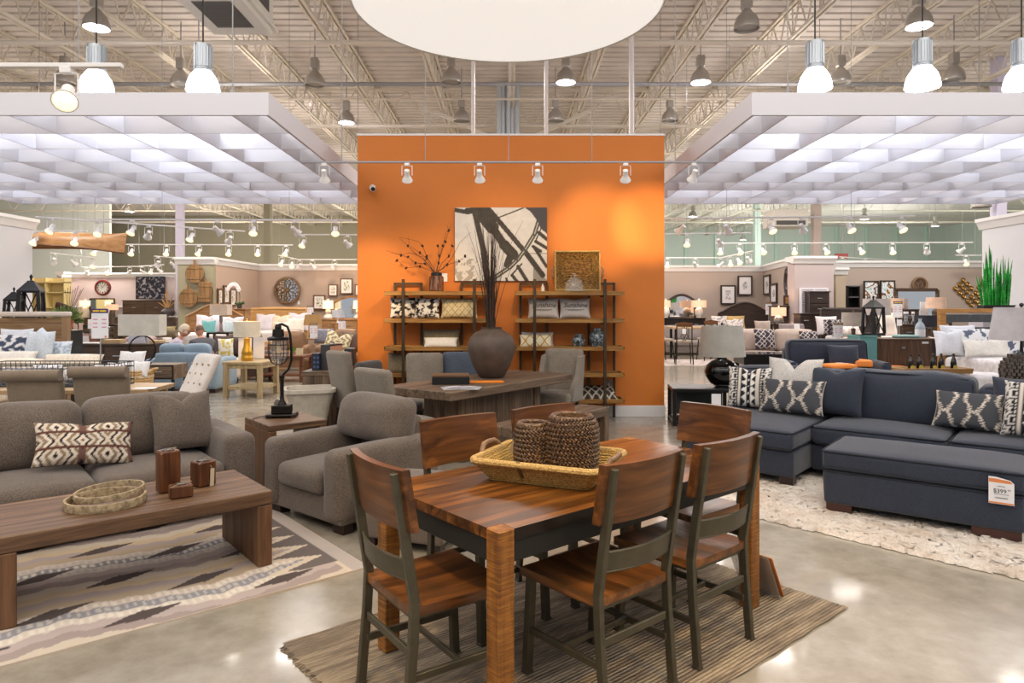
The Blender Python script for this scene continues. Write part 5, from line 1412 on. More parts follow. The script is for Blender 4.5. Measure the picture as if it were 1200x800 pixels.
# bed at the right: wood frame with grey slats
Yh = 11.6; hx0, hx1 = px(1102, Yh), px(1228, Yh); zt = pz(361.5, Yh)
BEDW = wood('honey_wood', (124, 82, 36), (176, 124, 62), (202, 152, 86), 'x', .8, .5, bump=.25)
GSL = plain('grey_slat', (82, 84, 86), .5, .3, var=.1, sc=14)
o = thing('panel_bed', 'honey wood bed with grey slatted headboard at the right', 'bed', (hx0, Yh, 0)); w = hx1 - hx0
for x in (0, w - .1): b = MB(); b.box((x, 0, 0), (x + .1, .09, zt - .06), .005); b.build('headboard_post', BEDW, o)
b = MB(); b.box((0, -.01, zt - .07), (w, .1, zt), .005); b.build('headboard_rail', BEDW, o)
for i in range(4):
    z = zt - .10 - i * .215; b = MB(); b.box((.1, .02, z - .13), (w - .1, .05, z), .003); b.build('headboard_slat', GSL, o)
b = MB(); b.box((.02, -2.1, .18), (w - .02, 0, .36), .01); b.build('bed_frame', BEDW, o)
b = MB(); b.soft((.03, -2.08, .34), (w - .03, -.02, .74), .08, (0, 0, (0, .02))); b.build('mattress', plain('white_sheet', (230, 228, 230), .9), o)
QLT = NT('quilt'); f = QLT.noise(QLT.obj(), 14, 3); QLT.bump(f, .6, .02); QLTM = QLT.set(Base_Color=QLT.ramp(f, [(.3, (216, 206, 206)), (.6, (238, 234, 234))]), Roughness=.95)
b = MB(); b.soft((-.05, -2.14, .46), (w + .05, -.55, .775), .06, (0, 0, (0, .03))); b.build('quilt', QLTM, o)
for x in (.03, w - .1):
    b = MB(); b.box((x, -2.05, 0), (x + .07, -1.98, .2), .003); b.build('foot', BEDW, o)
PLW = fabric('white_pillow', (206, 208, 216), (234, 236, 242), 150, .5); PLC = fabric('cream_boucle', (220, 214, 204), (244, 240, 232), 90, .7)
def bird(seed):
    def f(u, v):
        n = NZ.noise(V((u * 4 + seed, v * 4, seed))) + .45 * NZ.noise(V((u * 11, v * 11 + seed, 2)))
        return (96, 104, 122) if n > .16 else (236, 236, 238)
    return f
zz = .79
pillow('white knit pillow at the left of the grey slatted bed', PLW, (px(1114, 10.95), 10.95, zz), .44, .42, .16, -.1, -.25, notch=.03)
pillow('large white pillow standing behind the leaf pattern one on the bed', PLW, (px(1126, 11.25), 11.25, zz), .6, .5, .18, 0, -.2)
pillow('white pillow with slate leaf pattern on the grey slatted bed', PRT, (px(1142, 11.12), 11.12, zz), .62, .46, .18, .1, -.35, cfn=bird(4), n=30)
pillow('leaf pattern pillow half hidden by the woven base lamp', PRT, (px(1176, 11.3), 11.3, zz), .62, .44, .18, -.05, -.25, cfn=bird(9), n=30)
pillow('long cream boucle bolster pillow on the bed', PLC, (px(1157, 10.8), 10.78, zz), .74, .28, .2, .02, -.3)
# white bench before the bed, tray with bottles
o = thing('upholstered_bench', 'white quilted bench behind the sectional carrying the bottle tray', 'bench', (px(1100, 9.2), 9.2, 0))
wb = 1.75; b = MB(); b.soft((-.75, -.05, .35), (wb - .75, .45, .665), .06, (0, .01, (0, .02))); b.build('cushion', QLTM, o)
for x in (-.68, wb - .82):
    for y in (0, .35): b = MB(); b.box((x, y, 0), (x + .06, y + .06, .38), .004); b.build('leg', FOOTW, o)
TRW = wood('tray_oak', (120, 84, 44), (158, 118, 70), (184, 146, 96), 'x', .9, .45, bump=.1)
o = thing('serving_tray', 'wooden tray with sloped sides carrying five dark bottles', 'tray', (px(1092, 9.3), 9.3, .688))
b = MB(); b.box((-.4, -.12, 0), (.4, .12, .012), .002); b.build('tray_floor', TRW, o)
b = MB()
for s in (-1, 1):
    b.bar((-.46, s * .15, .035), (.46, s * .15, .035), .014, .075, up=(0, s * .4, 1)); b.bar((s * .44, -.15, .035), (s * .44, .15, .035), .014, .08, up=(s * .7, 0, 1))
b.build('tray_sides', TRW, o)
BTL = plain('brown_glass', (26, 18, 14), .08); LBL = plain('yellow_label', (176, 160, 58), .5); FOIL = plain('foil_cap', (58, 44, 40), .35, .3)
def bottle(x, lb, dy):
    Y = 9.3 + dy; o = thing('beer_bottle', lb, 'bottle', (px(x, Y), Y, .70), 0, 'dark bottles on the wooden tray')
    b = MB(); b.lathe([(0, 0), (.036, 0), (.038, .01), (.038, .12), (.03, .16), (.015, .2), (.0135, .23), (0, .23)], 20); b.build('body', BTL, o)
    b = MB(); b.lathe([(.0145, .2), (.0145, .243), (.01, .248), (0, .248)], 16); b.build('foil_cap', FOIL, o)
    b = MB(); b.prism([(.028 * cos(a), .065 + .028 * sin(a)) for a in [k * pi / 8 for k in range(16)]], -.0395, -.037, 'y'); b.build('round_label', LBL, o)
for x, lb, dy in ((1067.5, 'leftmost dark bottle on the wooden tray', 0), (1077.5, 'second dark bottle from the left on the wooden tray', .02), (1093.5, 'third dark bottle from the left on the tray, standing close to the fourth', -.02), (1103, 'fourth dark bottle from the left on the tray, touching the third', .0), (1117.5, 'rightmost dark bottle on the wooden tray', 0)): bottle(x, lb, dy)
# lamp with woven block base at the right edge
LMD = plain('basketweave_dark', (84, 76, 70), .5, .2, var=.3, sc=60)
Yx = 8.35; o = thing('block_lamp', 'lamp with dark woven block base at the right edge', 'lamp', (px(1197, Yx), Yx, .62))
for j in range(9):
    rr = (.155, .185, .2, .21, .21, .205, .19, .165, .12)[j]; n = 26; b_ = MB()
    for k in range(n):
        a = 2 * pi * (k + .5 * (j % 2)) / n; b_.T = Tm((rr * cos(a), rr * sin(a), j * .043), 0, 0, a); b_.box((-.03, -.02, 0), (.012 + .012 * (k % 2), .02, .04), .003)
    b_.build('woven_course', LMD, o)
b = MB(); b.lathe([(0, 0), (.14, 0), (.18, .1), (.19, .2), (.16, .33), (.05, .4), (.02, .42), (0, .8)], 24); b.build('core', BLACK, o)
b = MB(); zb_ = pz(398, Yx) - .62; zt_ = pz(360, Yx) - .62; b.lathe([(.335, zb_), (.28, zt_), (.276, zt_), (.331, zb_), (.335, zb_)], 40); b.build('lamp_shade', fabric('lilac_linen_shade', (168, 162, 166), (196, 190, 192), 300, .2), o)
b = MB(); b.tube([(0, 0, .42), (0, 0, zt_ + .02)], .01, 8); b.ell((0, 0, zt_ + .03), .025, 12, 8); b.build('finial', BLACK, o)
o = thing('lamp_table', 'small dark table under the woven block lamp behind the sectional', 'table', (px(1197, Yx), Yx, 0))
b = MB(); b.box((-.25, -.25, .58), (.25, .25, .62), .005); b.build('tabletop', FOOTW, o)
for sx in (-1, 1):
    for sy in (-1, 1): b = MB(); b.box((sx * .24, sy * .24, 0), (sx * .2, sy * .2, .58), .003); b.build('leg', FOOTW, o)
# bamboo planter on a plinth
Yp = 12.4; zb_ = pz(364, Yp)
b = MB(); b.box((-.35, -.15, 0), (.35, .25, zb_), .01); b.box((-.38, -.18, zb_ - .04), (.38, .28, zb_ + .002), .004); one(b, 'display_plinth', plain('plinth_paint', (206, 202, 208), .6), 'pale plinth under the green bamboo planter', 'plinth', (px(1168, Yp), Yp, 0))
o = thing('bamboo_planter', 'bright green bamboo stems in a low black trough', 'plant', (px(1167, Yp), Yp, zb_ + .003))
b = MB(); b.box((-.28, -.1, 0), (.28, .1, .1), .006); b.box((-.29, -.11, .085), (.29, .11, .1), .003); b.build('trough', BLACK, o)
BAM = plain('bamboo_green', (30, 150, 44), .4, var=.35, sc=9); BAMK = plain('bamboo_ring', (14, 80, 26), .5)
rb = random.Random(5)
for k in range(44):
    x = rb.uniform(-.24, .24); y = rb.uniform(-.07, .07); g = 1.15 if x < -.02 and x > -.16 else (.95 if abs(x - .1) < .12 else .75)
    h = g * rb.uniform(.62, .98); tx = x * .35 + rb.uniform(-.05, .05); b = MB(); n = 6
    P = [V((x + tx * (i / n) ** 1.3, y, .08 + h * i / n)) for i in range(n + 1)]
    b.tube(P, [.014, .014, .0135, .013, .012, .009, .002], 7); s_ = b.build('stem', BAM, o)
    b = MB()
    for i in range(1, n - 1): b.tube([P[i] - V((0, 0, .004)), P[i] + V((0, 0, .004))], .0155, 7)
    b.build('node_ring', BAMK, s_)
# ------------------------------------------------------------------ helpers for the far rooms
def stand(label, x, z, Y, w=.5, d=.4, mat=None, name='side_table', cat='table', shelf=True, rz=0):
    mat = mat or FOOTW; o = thing(name, label, cat, (px(x, Y), Y, 0), rz)
    b = MB(); b.box((-w / 2, -d / 2, z - .04), (w / 2, d / 2, z - .001), .004); b.build('tabletop', mat, o)
    for sx in (-1, 1):
        for sy in (-1, 1): b = MB(); b.box((sx * w / 2, sy * d / 2, 0), (sx * (w / 2 - .05), sy * (d / 2 - .05), z - .04), .003); b.build('leg', mat, o)
    if shelf: b = MB(); b.box((-w / 2 + .01, -d / 2 + .01, .15), (w / 2 - .01, d / 2 - .01, .18), .003); b.build('lower_shelf', mat, o)
    return o
def chest(label, x0, x1, ytop, Y, mat, rows=3, cols=1, d=.5, name='dresser', cat='dresser', z0=.08, pull=None, top=None):
    X0, X1 = px(x0, Y), px(x1, Y); zt = pz(ytop, Y); w = X1 - X0; o = thing(name, label, cat, (X0, Y, 0))
    b = MB(); b.box((0, 0, z0), (w, d, zt - .035), .005); b.build('body', mat, o)
    b = MB(); b.box((-.03, -.03, zt - .035), (w + .03, d, zt), .005); b.build('top', top or mat, o)
    h = (zt - .035 - z0 - .03) / rows
    for r_ in range(rows):
        for c_ in range(cols):
            b = MB(); b.box((w / cols * c_ + .02, -.018, z0 + .02 + r_ * h), (w / cols * (c_ + 1) - .02, .001, z0 + r_ * h + h), .005); dr = b.build('drawer', mat, o)
            b = MB(); xm = w / cols * (c_ + .5); b.bar((xm - .07, -.03, z0 + r_ * h + h * .55), (xm + .07, -.03, z0 + r_ * h + h * .55), .014, .018); b.build('pull', pull or STEEL, dr)
    for x in (.02, w - .08): b = MB(); b.box((x, .02, 0), (x + .06, d - .04, z0 + .01), .003); b.build('foot', mat, o)
    return o
def picture(label, x0, y0, x1, y1, Y, fr, art, th=.03, rz=0, ft=.03, off=0, n=26):
    a, c_ = at(x0, y1, Y), at(x1, y0, Y); w, h = (c_ - a).length if rz else c_.x - a.x, c_.z - a.z
    if rz: w = abs(c_.x - a.x) / max(.25, abs(cos(rz)))
    o = thing('framed_picture', label, 'picture', (a.x, Y - .04, a.z), rz)
    b = MB()
    for q in (((0, 0), (w, ft)), ((0, h - ft), (w, h)), ((0, ft), (ft, h - ft)), ((w - ft, ft), (w, h - ft))): b.box((q[0][0], -th, q[0][1]), (q[1][0], .03, q[1][1]), .003)
    b.build('frame', fr, o)
    b = MB(); m = max(6, int(n * h / w)); b.grid(lambda u, v: (ft + u * (w - 2 * ft), .012 - .02, ft + v * (h - 2 * ft)), n, m)
    b.cols = [rgb(art(i / n, j / m)) for j in range(m + 1) for i in range(n + 1)]; b.build('print', vcol_art(), o)
    return o
_va = []
def vcol_art():
    if not _va: _va.append(vcol('print_surface', .5, 100, 0))
    return _va[0]
def botanic(seed, c=(110, 130, 70), bg=(232, 228, 222), s_=1.):
    def f(u, v):
        if min(u, v, 1 - u, 1 - v) < .12: return (240, 238, 236)
        n = NZ.noise(V((u * 6 * s_ + seed, v * 7 * s_, seed))); d = hypot((u - .5) * 1.3, v - .52)
        return c if n > .12 and d < .4 else bg
    return f
def bed(label, x0, x1, ytop, Y, mat, arch=0., ymat=389, length=1.9, foot=None, sheet=None, quilt=None, nm='bed', sleigh=False):
    X0, X1 = px(x0, Y), px(x1, Y); w = X1 - X0; zt = pz(ytop, Y); zm = min(.82, max(.62, pz(ymat, Y - .4)))
    o = thing(nm, label, 'bed', (X0, Y, 0)); b = MB(); n = 18
    top = [(w * i / n, zt - arch * (1 - sin(pi * i / n) ** 1.3)) for i in range(n + 1)]
    b.prism([(0, .2)] + top + [(w, .2)], 0, .07, 'y'); hb = b.build('headboard', mat, o)
    b = MB(); b.tube([(x, -.0 if not sleigh else .04, z + .0) for x, z in top], .035 if not sleigh else .06, 8); b.build('headboard_cap', mat, hb)
    for x in (0, w): b = MB(); b.box((x - .04, -.02, 0), (x + .04, .09, zt - arch), .008); b.build('headboard_post', mat, o)
    b = MB(); b.box((.02, -length, .15), (w - .02, 0, .34), .008); b.build('bed_frame', mat, o)
    b = MB(); b.soft((.03, -length + .04, .32), (w - .03, -.02, zm), .07, (0, 0, (0, .015))); b.build('mattress', sheet or plain('white_sheet', (230, 228, 230), .9), o)
    b = MB(); b.soft((-.03, -length - .02, .36), (w + .03, -.62, zm + .035), .06, (0, 0, (0, .02))); b.build('coverlet', quilt or QLTM, o)
    if foot: b = MB(); b.box((0, -length - .12, .1), (w, -length - .04, foot), .02); b.build('footboard', mat, o)
    for x in (.0, w - .07): b = MB(); b.box((x, -length + .02, 0), (x + .07, -length + .09, .2), .003); b.build('foot', mat, o)
    return o, zm + .02
def bpil(label, mat, x, Y, z, w, h, **k):
    return pillow(label, mat, (px(x, Y), Y, z), w, h, k.pop('t', .16), k.pop('rz', 0), k.pop('tilt', -.22), n=k.pop('n', 14), **k)
HEADC = plain('sign_purple', (60, 44, 110), .5); YEL = plain('sign_yellow', (238, 196, 40), .5); PINKP = plain('sign_pink', (222, 150, 170), .6)
def sign(label, x0, y0, x1, y1, Y, pole=None, base=True, head=True, rows=3, rz=0):
    a, c_ = at(x0, y1, Y), at(x1, y0, Y); w, h = c_.x - a.x, c_.z - a.z
    o = thing('sale_sign', label, 'sign', ((a.x + c_.x) / 2, Y, 0), rz)
    b = MB(); b.box((-w / 2, -.006, a.z), (w / 2, .006, c_.z), .002); bd = b.build('board', PAPER, o)
    if head:
        b = MB(); b.box((-w / 2, -.009, c_.z - h * .15), (w / 2, -.005, c_.z), .001); hd = b.build('header', HEADC, bd)
        b = MB(); b.box((-w * .4, -.0105, c_.z - h * .105), (-w * .02, -.0088, c_.z - h * .05), 0); b.box((w * .03, -.0105, c_.z - h * .105), (w * .4, -.0088, c_.z - h * .05), 0); b.build('lettering_bar', YEL, hd)
    b = MB()
    for r_ in range(rows):
        for s in (-1, 1): b.box((s * w * .26 - w * .14, -.0075, a.z + h * (.36 + .13 * r_)), (s * w * .26 + w * .14, -.006, a.z + h * (.4 + .13 * r_)), 0)
    b.build('price_print', PINKP, bd)
    b = MB(); b.lathe([(0, -.0008), (w * .08, -.0008), (w * .08, .0008), (0, .0008)], 14); b.T = MX.Identity(4)
    b2 = MB(); b2.prism([(w * .36 + w * .07 * cos(k * pi / 7), a.z + h * .06 + w * .07 * sin(k * pi / 7)) for k in range(14)], -.0075, -.0055, 'y'); b2.build('round_mark', plain('orange_print', (226, 140, 84), .5), bd)
    zb = pole if pole is not None else 0.
    b = MB(); b.tube([(0, .012, zb), (0, .012, c_.z)], .008, 8); b.lathe([(0, zb), (.1, zb), (.1, zb + .012), (.015, zb + .02), (0, zb + .02)], 20); b.build('stand', STEEL, o)
    return o

# ------------------------------------------------------------------ left middle ground
PARS = fabric('tan_linen', (112, 98, 82), (142, 126, 108), 260, .3)
def parsons(label, x0, x1, ytop, Y, rz):
    w = px(x1, Y) - px(x0, Y); h = pz(ytop, Y); o = soft_chair(label, (px((x0 + x1) / 2, Y), Y + .36, 0), rz, PARS, h - .05, w * .86)
    b = MB(); b.T = Tm((0, .28 + (h - .4) * .17, h - .045)); b.tube([(-w / 2 * .9, 0, 0), (w / 2 * .9, 0, 0)], .055, 14); b.build('back_roll', PARS, o)
parsons('tan roll back dining chair behind the brown sofa, cut by the left edge', -2, 67.5, 434, 6.4, pi + .12)
parsons('tan roll back dining chair behind the brown sofa, second from the left edge', 77, 147, 430, 6.5, pi + .1)
PALEW = wood('pale_oak', (146, 118, 84), (182, 152, 114), (208, 182, 146), 'x', .7, .5, bump=.1)
PALEZ = wood('pale_oak_upright', (138, 120, 86), (170, 150, 112), (192, 174, 138), 'z', .7, .5, bump=.15)
o = thing('dining_table', 'pale oak dining table behind the brown sofa, before the roll back chairs', 'table', (-4.6, 7.06, 0), .04)
b = MB(); b.box((-1.1, -.31, .72), (1.0, .31, .765), .006); b.build('tabletop', PALEW, o)
for sx in (-1.0, .9):
    for sy in (-.26, .26): b = MB(); b.box((sx - .035, sy - .035, 0), (sx + .035, sy + .035, .72), .004); b.build('leg', PALEZ, o)
q = on_table(170, 455, .766); b = MB(); b.box((-.1, -.07, 0), (.1, .07, .004), 0); one(b, 'paper_sheet', PAPER, 'white paper sheet lying on the pale oak table', 'paper', q, .2)
# wire basket with folded throws standing on the pale table
Yw = 7.16; z0 = .766; x0_, x1_ = px(-8, Yw), px(146, Yw); zt = pz(424.5, Yw)
o = thing('wire_basket', 'long black wire basket holding grey paisley throws, behind the roll back chairs', 'basket', (x0_, Yw, z0)); w = x1_ - x0_; h = zt - z0
b = MB()
for z in (0, .05, h - .05, h): b.tube([(0, -.18, z), (w, -.18, z), (w, .18, z), (0, .18, z)], .006, 5, True)
for k in range(27):
    x = w * k / 26
    for y in (-.18, .18): b.tube([(x, y, 0), (x, y, h)], .0035, 4)
for k in range(7):
    for x in (0, w): b.tube([(x, -.18 + .06 * k, 0), (x, -.18 + .06 * k, h)], .0035, 4)
b.build('wire_frame', BLACK, o)
b = MB(); b.box((0, -.18, 0), (w, .18, .012), 0); b.build('tray', BLACK, o)
def paisley(u, v):
    n = NZ.noise(V((u * 16, v * 9, 5))); return (120, 124, 140) if abs(n) < .1 else (226, 222, 222)
for i in range(4):
    xx = x0_ + w * (.14 + .24 * i); pillow('grey paisley throw pillow in the wire basket, %s' % ('leftmost', 'second from the left', 'third from the left', 'rightmost')[i], PRT, (xx, Yw + .03, z0 + .02), .3, .17 + .03 * (i % 2), .14, .1 * i, -.3, cfn=paisley)
tg = MB(); tg.box((-.03, -.002, -.04), (.03, .002, .05), 0); one(tg, 'price_tag', PAPER, 'white price tag hanging on the right end of the wire basket', 'tag', (px(118, 6.96), 6.96, pz(433, 6.96)))
# plank headboard bed at the far left
Yh = 9.5; X1 = px(78.5, Yh); PLK = wood('plank_brown', (92, 66, 42), (136, 104, 70), (168, 136, 98), 'x', .7, .55, .17, 'z', bump=.3)
zr0, zr1, zp = pz(371, Yh), pz(365, Yh), pz(372.5, Yh)
o = thing('plank_bed', 'bed with wide plank headboard and pale top rail at the left edge', 'bed', (X1 - 2.0, Yh, 0))
b = MB(); b.box((.09, .01, .3), (1.92, .06, zp), .004); b.build('headboard_panel', PLK, o)
for x in (.0, 1.92): b = MB(); b.box((x, 0, 0), (x + .085, .08, zr0), .006); b.build('headboard_post', plain('tan_post', (150, 118, 84), .5), o)
b = MB(); b.box((-.02, -.02, zr0), (2.02, .1, zr1), .02); b.build('headboard_rail', plain('pale_rail', (206, 192, 180), .4), o)
b = MB(); b.box((.02, -1.5, .2), (1.98, 0, .42), .01); b.build('bed_frame', PLK, o)
DUV = fabric('cream_duvet', (226, 208, 186), (246, 234, 216), 60, .5, .95)
b = MB(); b.soft((.02, -1.48, .4), (1.98, -.02, .80), .1, (0, 0, (0, .03))); b.build('mattress', DUV, o)
for x in (0, 1.9): b = MB(); b.box((x, -1.48, 0), (x + .08, -1.4, .22), .004); b.build('foot', PLK, o)
zz = .81; B_ = X1 - 2.0
DMK = lambda u, v: (70, 78, 98) if NZ.noise(V((u * 7, v * 7, 9))) > -.05 else (222, 222, 224)
PBL = fabric('pale_blue_stripe', (186, 196, 208), (222, 228, 234), 80, .4)
pillow('navy damask pillow leaning on the plank headboard at the left edge', PRT, (px(12, 9.1), 9.15, zz), .56, .42, .18, .05, -.25, cfn=DMK, n=26)
pillow('white pillow peeking out behind the navy damask pillow', PLW, (px(13, 9.3), 9.36, zz), .46, .48, .14, 0, -.12)
pillow('pale blue slub pillow with high corners on the plank bed', PBL, (px(40, 9.0), 9.05, zz), .4, .46, .18, -.1, -.2, notch=-.06)
pillow('pale blue print lumbar pillow with a tassel on the plank bed', PRT, (px(57, 9.1), 9.2, zz), .44, .32, .14, 0, -.2, cfn=lambda u, v: (176, 192, 212) if NZ.noise(V((u * 12, v * 9, 4))) > .05 else (226, 232, 238))
pillow('white fur pillow lying before the navy damask pillow', FLUF, (px(14, 8.8), 8.82, zz), .5, .22, .16, .1, -.5)
pillow('long cream bolster across the foot of the plank bed', DUV, (px(83, 8.5), 8.5, zz - .0), .72, .2, .2, .05, -.5)
pillow('cream bolster at the left edge on the foot of the plank bed', DUV, (px(18, 8.3), 8.3, zz - .0), .62, .16, .2, 0, -.6)
# dark cabinet behind, two lanterns, greenery
Yk = 10.3; zk = 1.22
chest('dark tall cabinet behind the plank headboard under the lanterns', -40, 73, HY + (EYE - zk) * FPX / Yk, Yk, EBO, 2, 3, .5)
lantern('taller black lantern with crossed bars behind the plank headboard', 36.5, 0, 321, Yk + .22, 12.5, .82, None, zk + .002)
lantern('shorter black lantern at the left, behind the plank headboard', 16.5, 0, 336, Yk + .16, 9.5, .8, None, zk + .002)
o = thing('greenery_pot', 'potted pine greenery with a brown pod leaf behind the plank headboard', 'plant', (px(67, Yk), Yk + .2, zk + .002))
b = MB(); b.lathe([(0, 0), (.08, 0), (.11, .16), (.1, .17), (0, .15)], 20); b.build('pot', plain('terracotta', (176, 104, 70), .7), o)
b = MB(); rb = random.Random(4)
for k in range(260):
    a = rb.uniform(0, 2 * pi); e_ = rb.uniform(.05, 1.2); l_ = rb.uniform(.1, .22); d = V((cos(a) * cos(e_), sin(a) * cos(e_), sin(e_)))
    p = V((0, 0, .16)) + d * l_ * .4 + V((rb.uniform(-.06, .06), 0, 0)); b.tube([p, p + d * l_ * .5, p + d * l_ * .75 + V((0, 0, .02))], [.006, .012, .001], 4)
b.build('foliage', plain('pine_green', (120, 140, 80), .7, var=.25, sc=12), o)
b = MB(); b.T = Tm((-.02, -.02, .34), .2, .35, 0); b.soft((-.13, -.02, -.05), (.13, .02, .06), .02, (0, .02, .01)); b.build('pod_leaf', plain('bark_brown', (72, 40, 28), .7), o)
b = MB()
for k in range(8): b.tube([(.0 + .012 * k, 0, .16), (.02 + .018 * k, 0, .4), (-.02 + .04 * k, .02, .62 + .03 * (k % 3))], .004, 4)
b.build('bare_stem', TWIG, o)
sign('white sale sign with purple header on a pole, left of the cream box shade lamp', 107.3, 361.5, 127, 396.5, 8.55)
o = thing('curtain_rod_shelf', 'warm lit shelf rack far behind the lanterns', 'shelf', (px(31, 27), 27, 0)); WARM = plain('warm_rack', (222, 200, 140), .6)
for z in (.3, .9, 1.5, 2.1, 2.5): b = MB(); b.box((0, 0, z), (1.5, .4, z + .04), 0); b.build('shelf', WARM, o)
for x in (0, .72, 1.46): b = MB(); b.box((x, 0, 0), (x + .04, .4, 2.7), 0); b.build('post', WARM, o)
b = MB(); b.box((0, .4, 0), (1.5, .43, 2.7), 0); b.build('back_panel', WARM, o)
# dark media console, papers
Ym = 12.9; DKO = wood('dark_oak', (44, 32, 24), (72, 54, 42), (94, 74, 58), 'x', .7, .45, bump=.1)
chest('long dark media console behind the white pillows', 93, 181.5, 402.5, Ym, DKO, 2, 3, .5, 'media_console', 'console')
zm_ = pz(402.5, Ym) + .001
for x, w, d, h, m, nm, lb in ((100, .32, .22, .012, PAPER, 'paper_stack', 'white paper stack at the left end of the dark media console'), (126, .34, .24, .07, plain('kraft_box', (196, 164, 122), .7), 'cardboard_box', 'flat cardboard box on the dark media console'), (178, .2, .24, .05, plain('kraft_box', (196, 164, 122), .7), 'cardboard_box', 'kraft box at the right end of the dark media console')):
    b = MB(); b.box((-w / 2, -d / 2, 0), (w / 2, d / 2, h), .003); one(b, nm, m, lb, nm.split('_')[1], (px(x, Ym), Ym + .2, zm_), .08)
b = MB(); b.prism([(-.17, 0), (.17, 0), (.14, .14), (-.14, .14)], -.06, -.05, 'y'); b.prism([(-.17, 0), (.17, 0), (.14, .14), (-.14, .14)], .05, .06, 'y'); b.box((-.14, -.055, .135), (.14, .055, .14), 0); one(b, 'tent_card', plain('pale_grey_card', (214, 214, 226), .6), 'folded pale card standing on the dark media console', 'card', (px(155, Ym), Ym + .2, zm_))
# brown leather chair
LEA = plain('brown_leather', (96, 54, 34), .35, var=.15, sc=8)
o = soft_chair('brown leather armchair with a pink card left of the sale sign', (px(93, 14.6), 14.6, 0), .3, LEA, pz(392, 14.6), .55, name='leather_chair')
b = MB(); b.T = Tm((.06, .13, .82), .25, 0, 0); b.box((-.09, -.002, -.13), (.09, .002, .13), 0); b.build('price_card', PAPER, o)
chest('small pale yellow chest beside the leather chair', 81, 95, 411, 13.2, plain('yellow_wood', (222, 196, 128), .6), 2, 1, .4)
# wooden drawer side table with ring lamp
Ys = 11.3; zs = pz(427.5, Ys); X0, X1 = px(160, Ys), px(203.5, Ys)
o = thing('drawer_table', 'wooden one drawer side table with black legs under the ring lamp', 'table', (X0, Ys, 0)); w = X1 - X0
b = MB(); b.box((0, 0, zs - .24), (w, .5, zs), .005); b.build('body', GREYW, o)
b = MB(); b.box((.03, -.012, zs - .21), (w - .03, .002, zs - .03), .004); dr = b.build('drawer', GREYW, o)
b = MB(); b.tube([(w * .3, -.02, zs - .12), (w * .35, -.04, zs - .115), (w * .65, -.04, zs - .11), (w * .7, -.02, zs - .105)], .008, 6); b.build('handle', STEEL, dr)
for x in (.01, w - .05):
    for y in (.02, .44): b = MB(); b.box((x, y, 0), (x + .04, y + .04, zs - .24), .003); b.build('leg', BLACK, o)
b = MB(); b.box((0, .02, .1), (w, .48, .13), .003); b.build('lower_shelf', GREYW, o)
Yr = 11.45; o = thing('ring_lamp', 'lamp with cream box shade and black ring base', 'lamp', (px(167, Yr), Yr, zs + .001)); k = Yr / FPX
b = MB(); R_ = 15.5 * k; cz = R_ + .03; b.tube([(R_ * cos(a_ * pi / 20), 0, cz + R_ * sin(a_ * pi / 20)) for a_ in range(40)], .012, 8, True); b.build('ring', IRON, o)
b = MB(); b.box((-.12, -.07, 0), (.12, .07, .03), .004); b.build('base', IRON, o)
b = MB(); b.tube([(0, 0, cz + R_), (0, 0, pz(370, Yr) - zs)], .014, 8); b.build('neck', STEEL, o)
zb_, zt_ = pz(393, Yr) - zs, pz(368.5, Yr) - zs; hw = 23.8 * k; d = .13; b = MB()
for (xa, ya), (xb, yb_) in (((-hw, -d), (hw, -d)), ((hw, -d), (hw, d)), ((hw, d), (-hw, d)), ((-hw, d), (-hw, -d))):
    for s, q in ((1, (0, 1, 2, 3)), (.985, (3, 2, 1, 0))): b.add([(xa * s, ya * s, zb_), (xb * s, yb_ * s, zb_), (xb * s, yb_ * s, zt_), (xa * s, ya * s, zt_)], [q])
b.build('lamp_shade', fabric('cream_shade', (206, 202, 190), (228, 224, 212), 300, .2), o)
# wicker basket with three white pillows
Yb_ = 9.2; zt = pz(431, Yb_); r0 = 15 * Yb_ / FPX; WICK = NT('wicker'); f = WICK.noise(WICK.obj((30, 30, 120)), 1.5, 3); WICK.bump(f, .8, .012); WICKM = WICK.set(Base_Color=WICK.ramp(f, [(.32, (168, 124, 72)), (.55, (222, 184, 130)), (.7, (240, 212, 166))]), Roughness=.7)
xb = 162.5; o = thing('wicker_basket', 'round honey wicker basket holding three white pillows', 'basket', (px(xb, Yb_), Yb_, 0))
b = MB(); n = int(zt / .03)
for i in range(n): z = .02 + (zt - .03) * i / n; rr = r0 * (.88 + .12 * i / n); b.tube([(rr * cos(t_ * pi / 18), rr * sin(t_ * pi / 18), z) for t_ in range(36)], .016, 6, True)
b.lathe([(0, .01), (r0 * .86, .01), (r0 * .97, zt - .03), (r0 * .95, zt - .03), (0, .1)], 36)
b.build('woven_body', WICKM, o)
for z in (zt * .7, zt * .86): b = MB(); rr = r0 * (.9 + .12 * z / zt); b.tube([(rr * cos(t_ * pi / 18), rr * sin(t_ * pi / 18), z + .01 * sin(t_ * 2)) for t_ in range(36)], .012, 6, True); b.build('rope_band', plain('white_rope', (232, 224, 208), .8), o)
for s in (-1, 1): b = MB(); b.tube([(s * r0 * .97, -.08, zt - .06), (s * (r0 + .05), -.05, zt - .01), (s * (r0 + .05), .05, zt - .01), (s * r0 * .97, .08, zt - .06)], .018, 6); b.build('handle', WICKM, o)
b = MB(); b.lathe([(0, zt - .14), (r0 * .9, zt - .14)], 24); b.build('liner', plain('basket_liner', (214, 204, 188), .9), o)
WSH = fabric('white_sherpa', (226, 224, 222), (250, 248, 246), 90, .7)
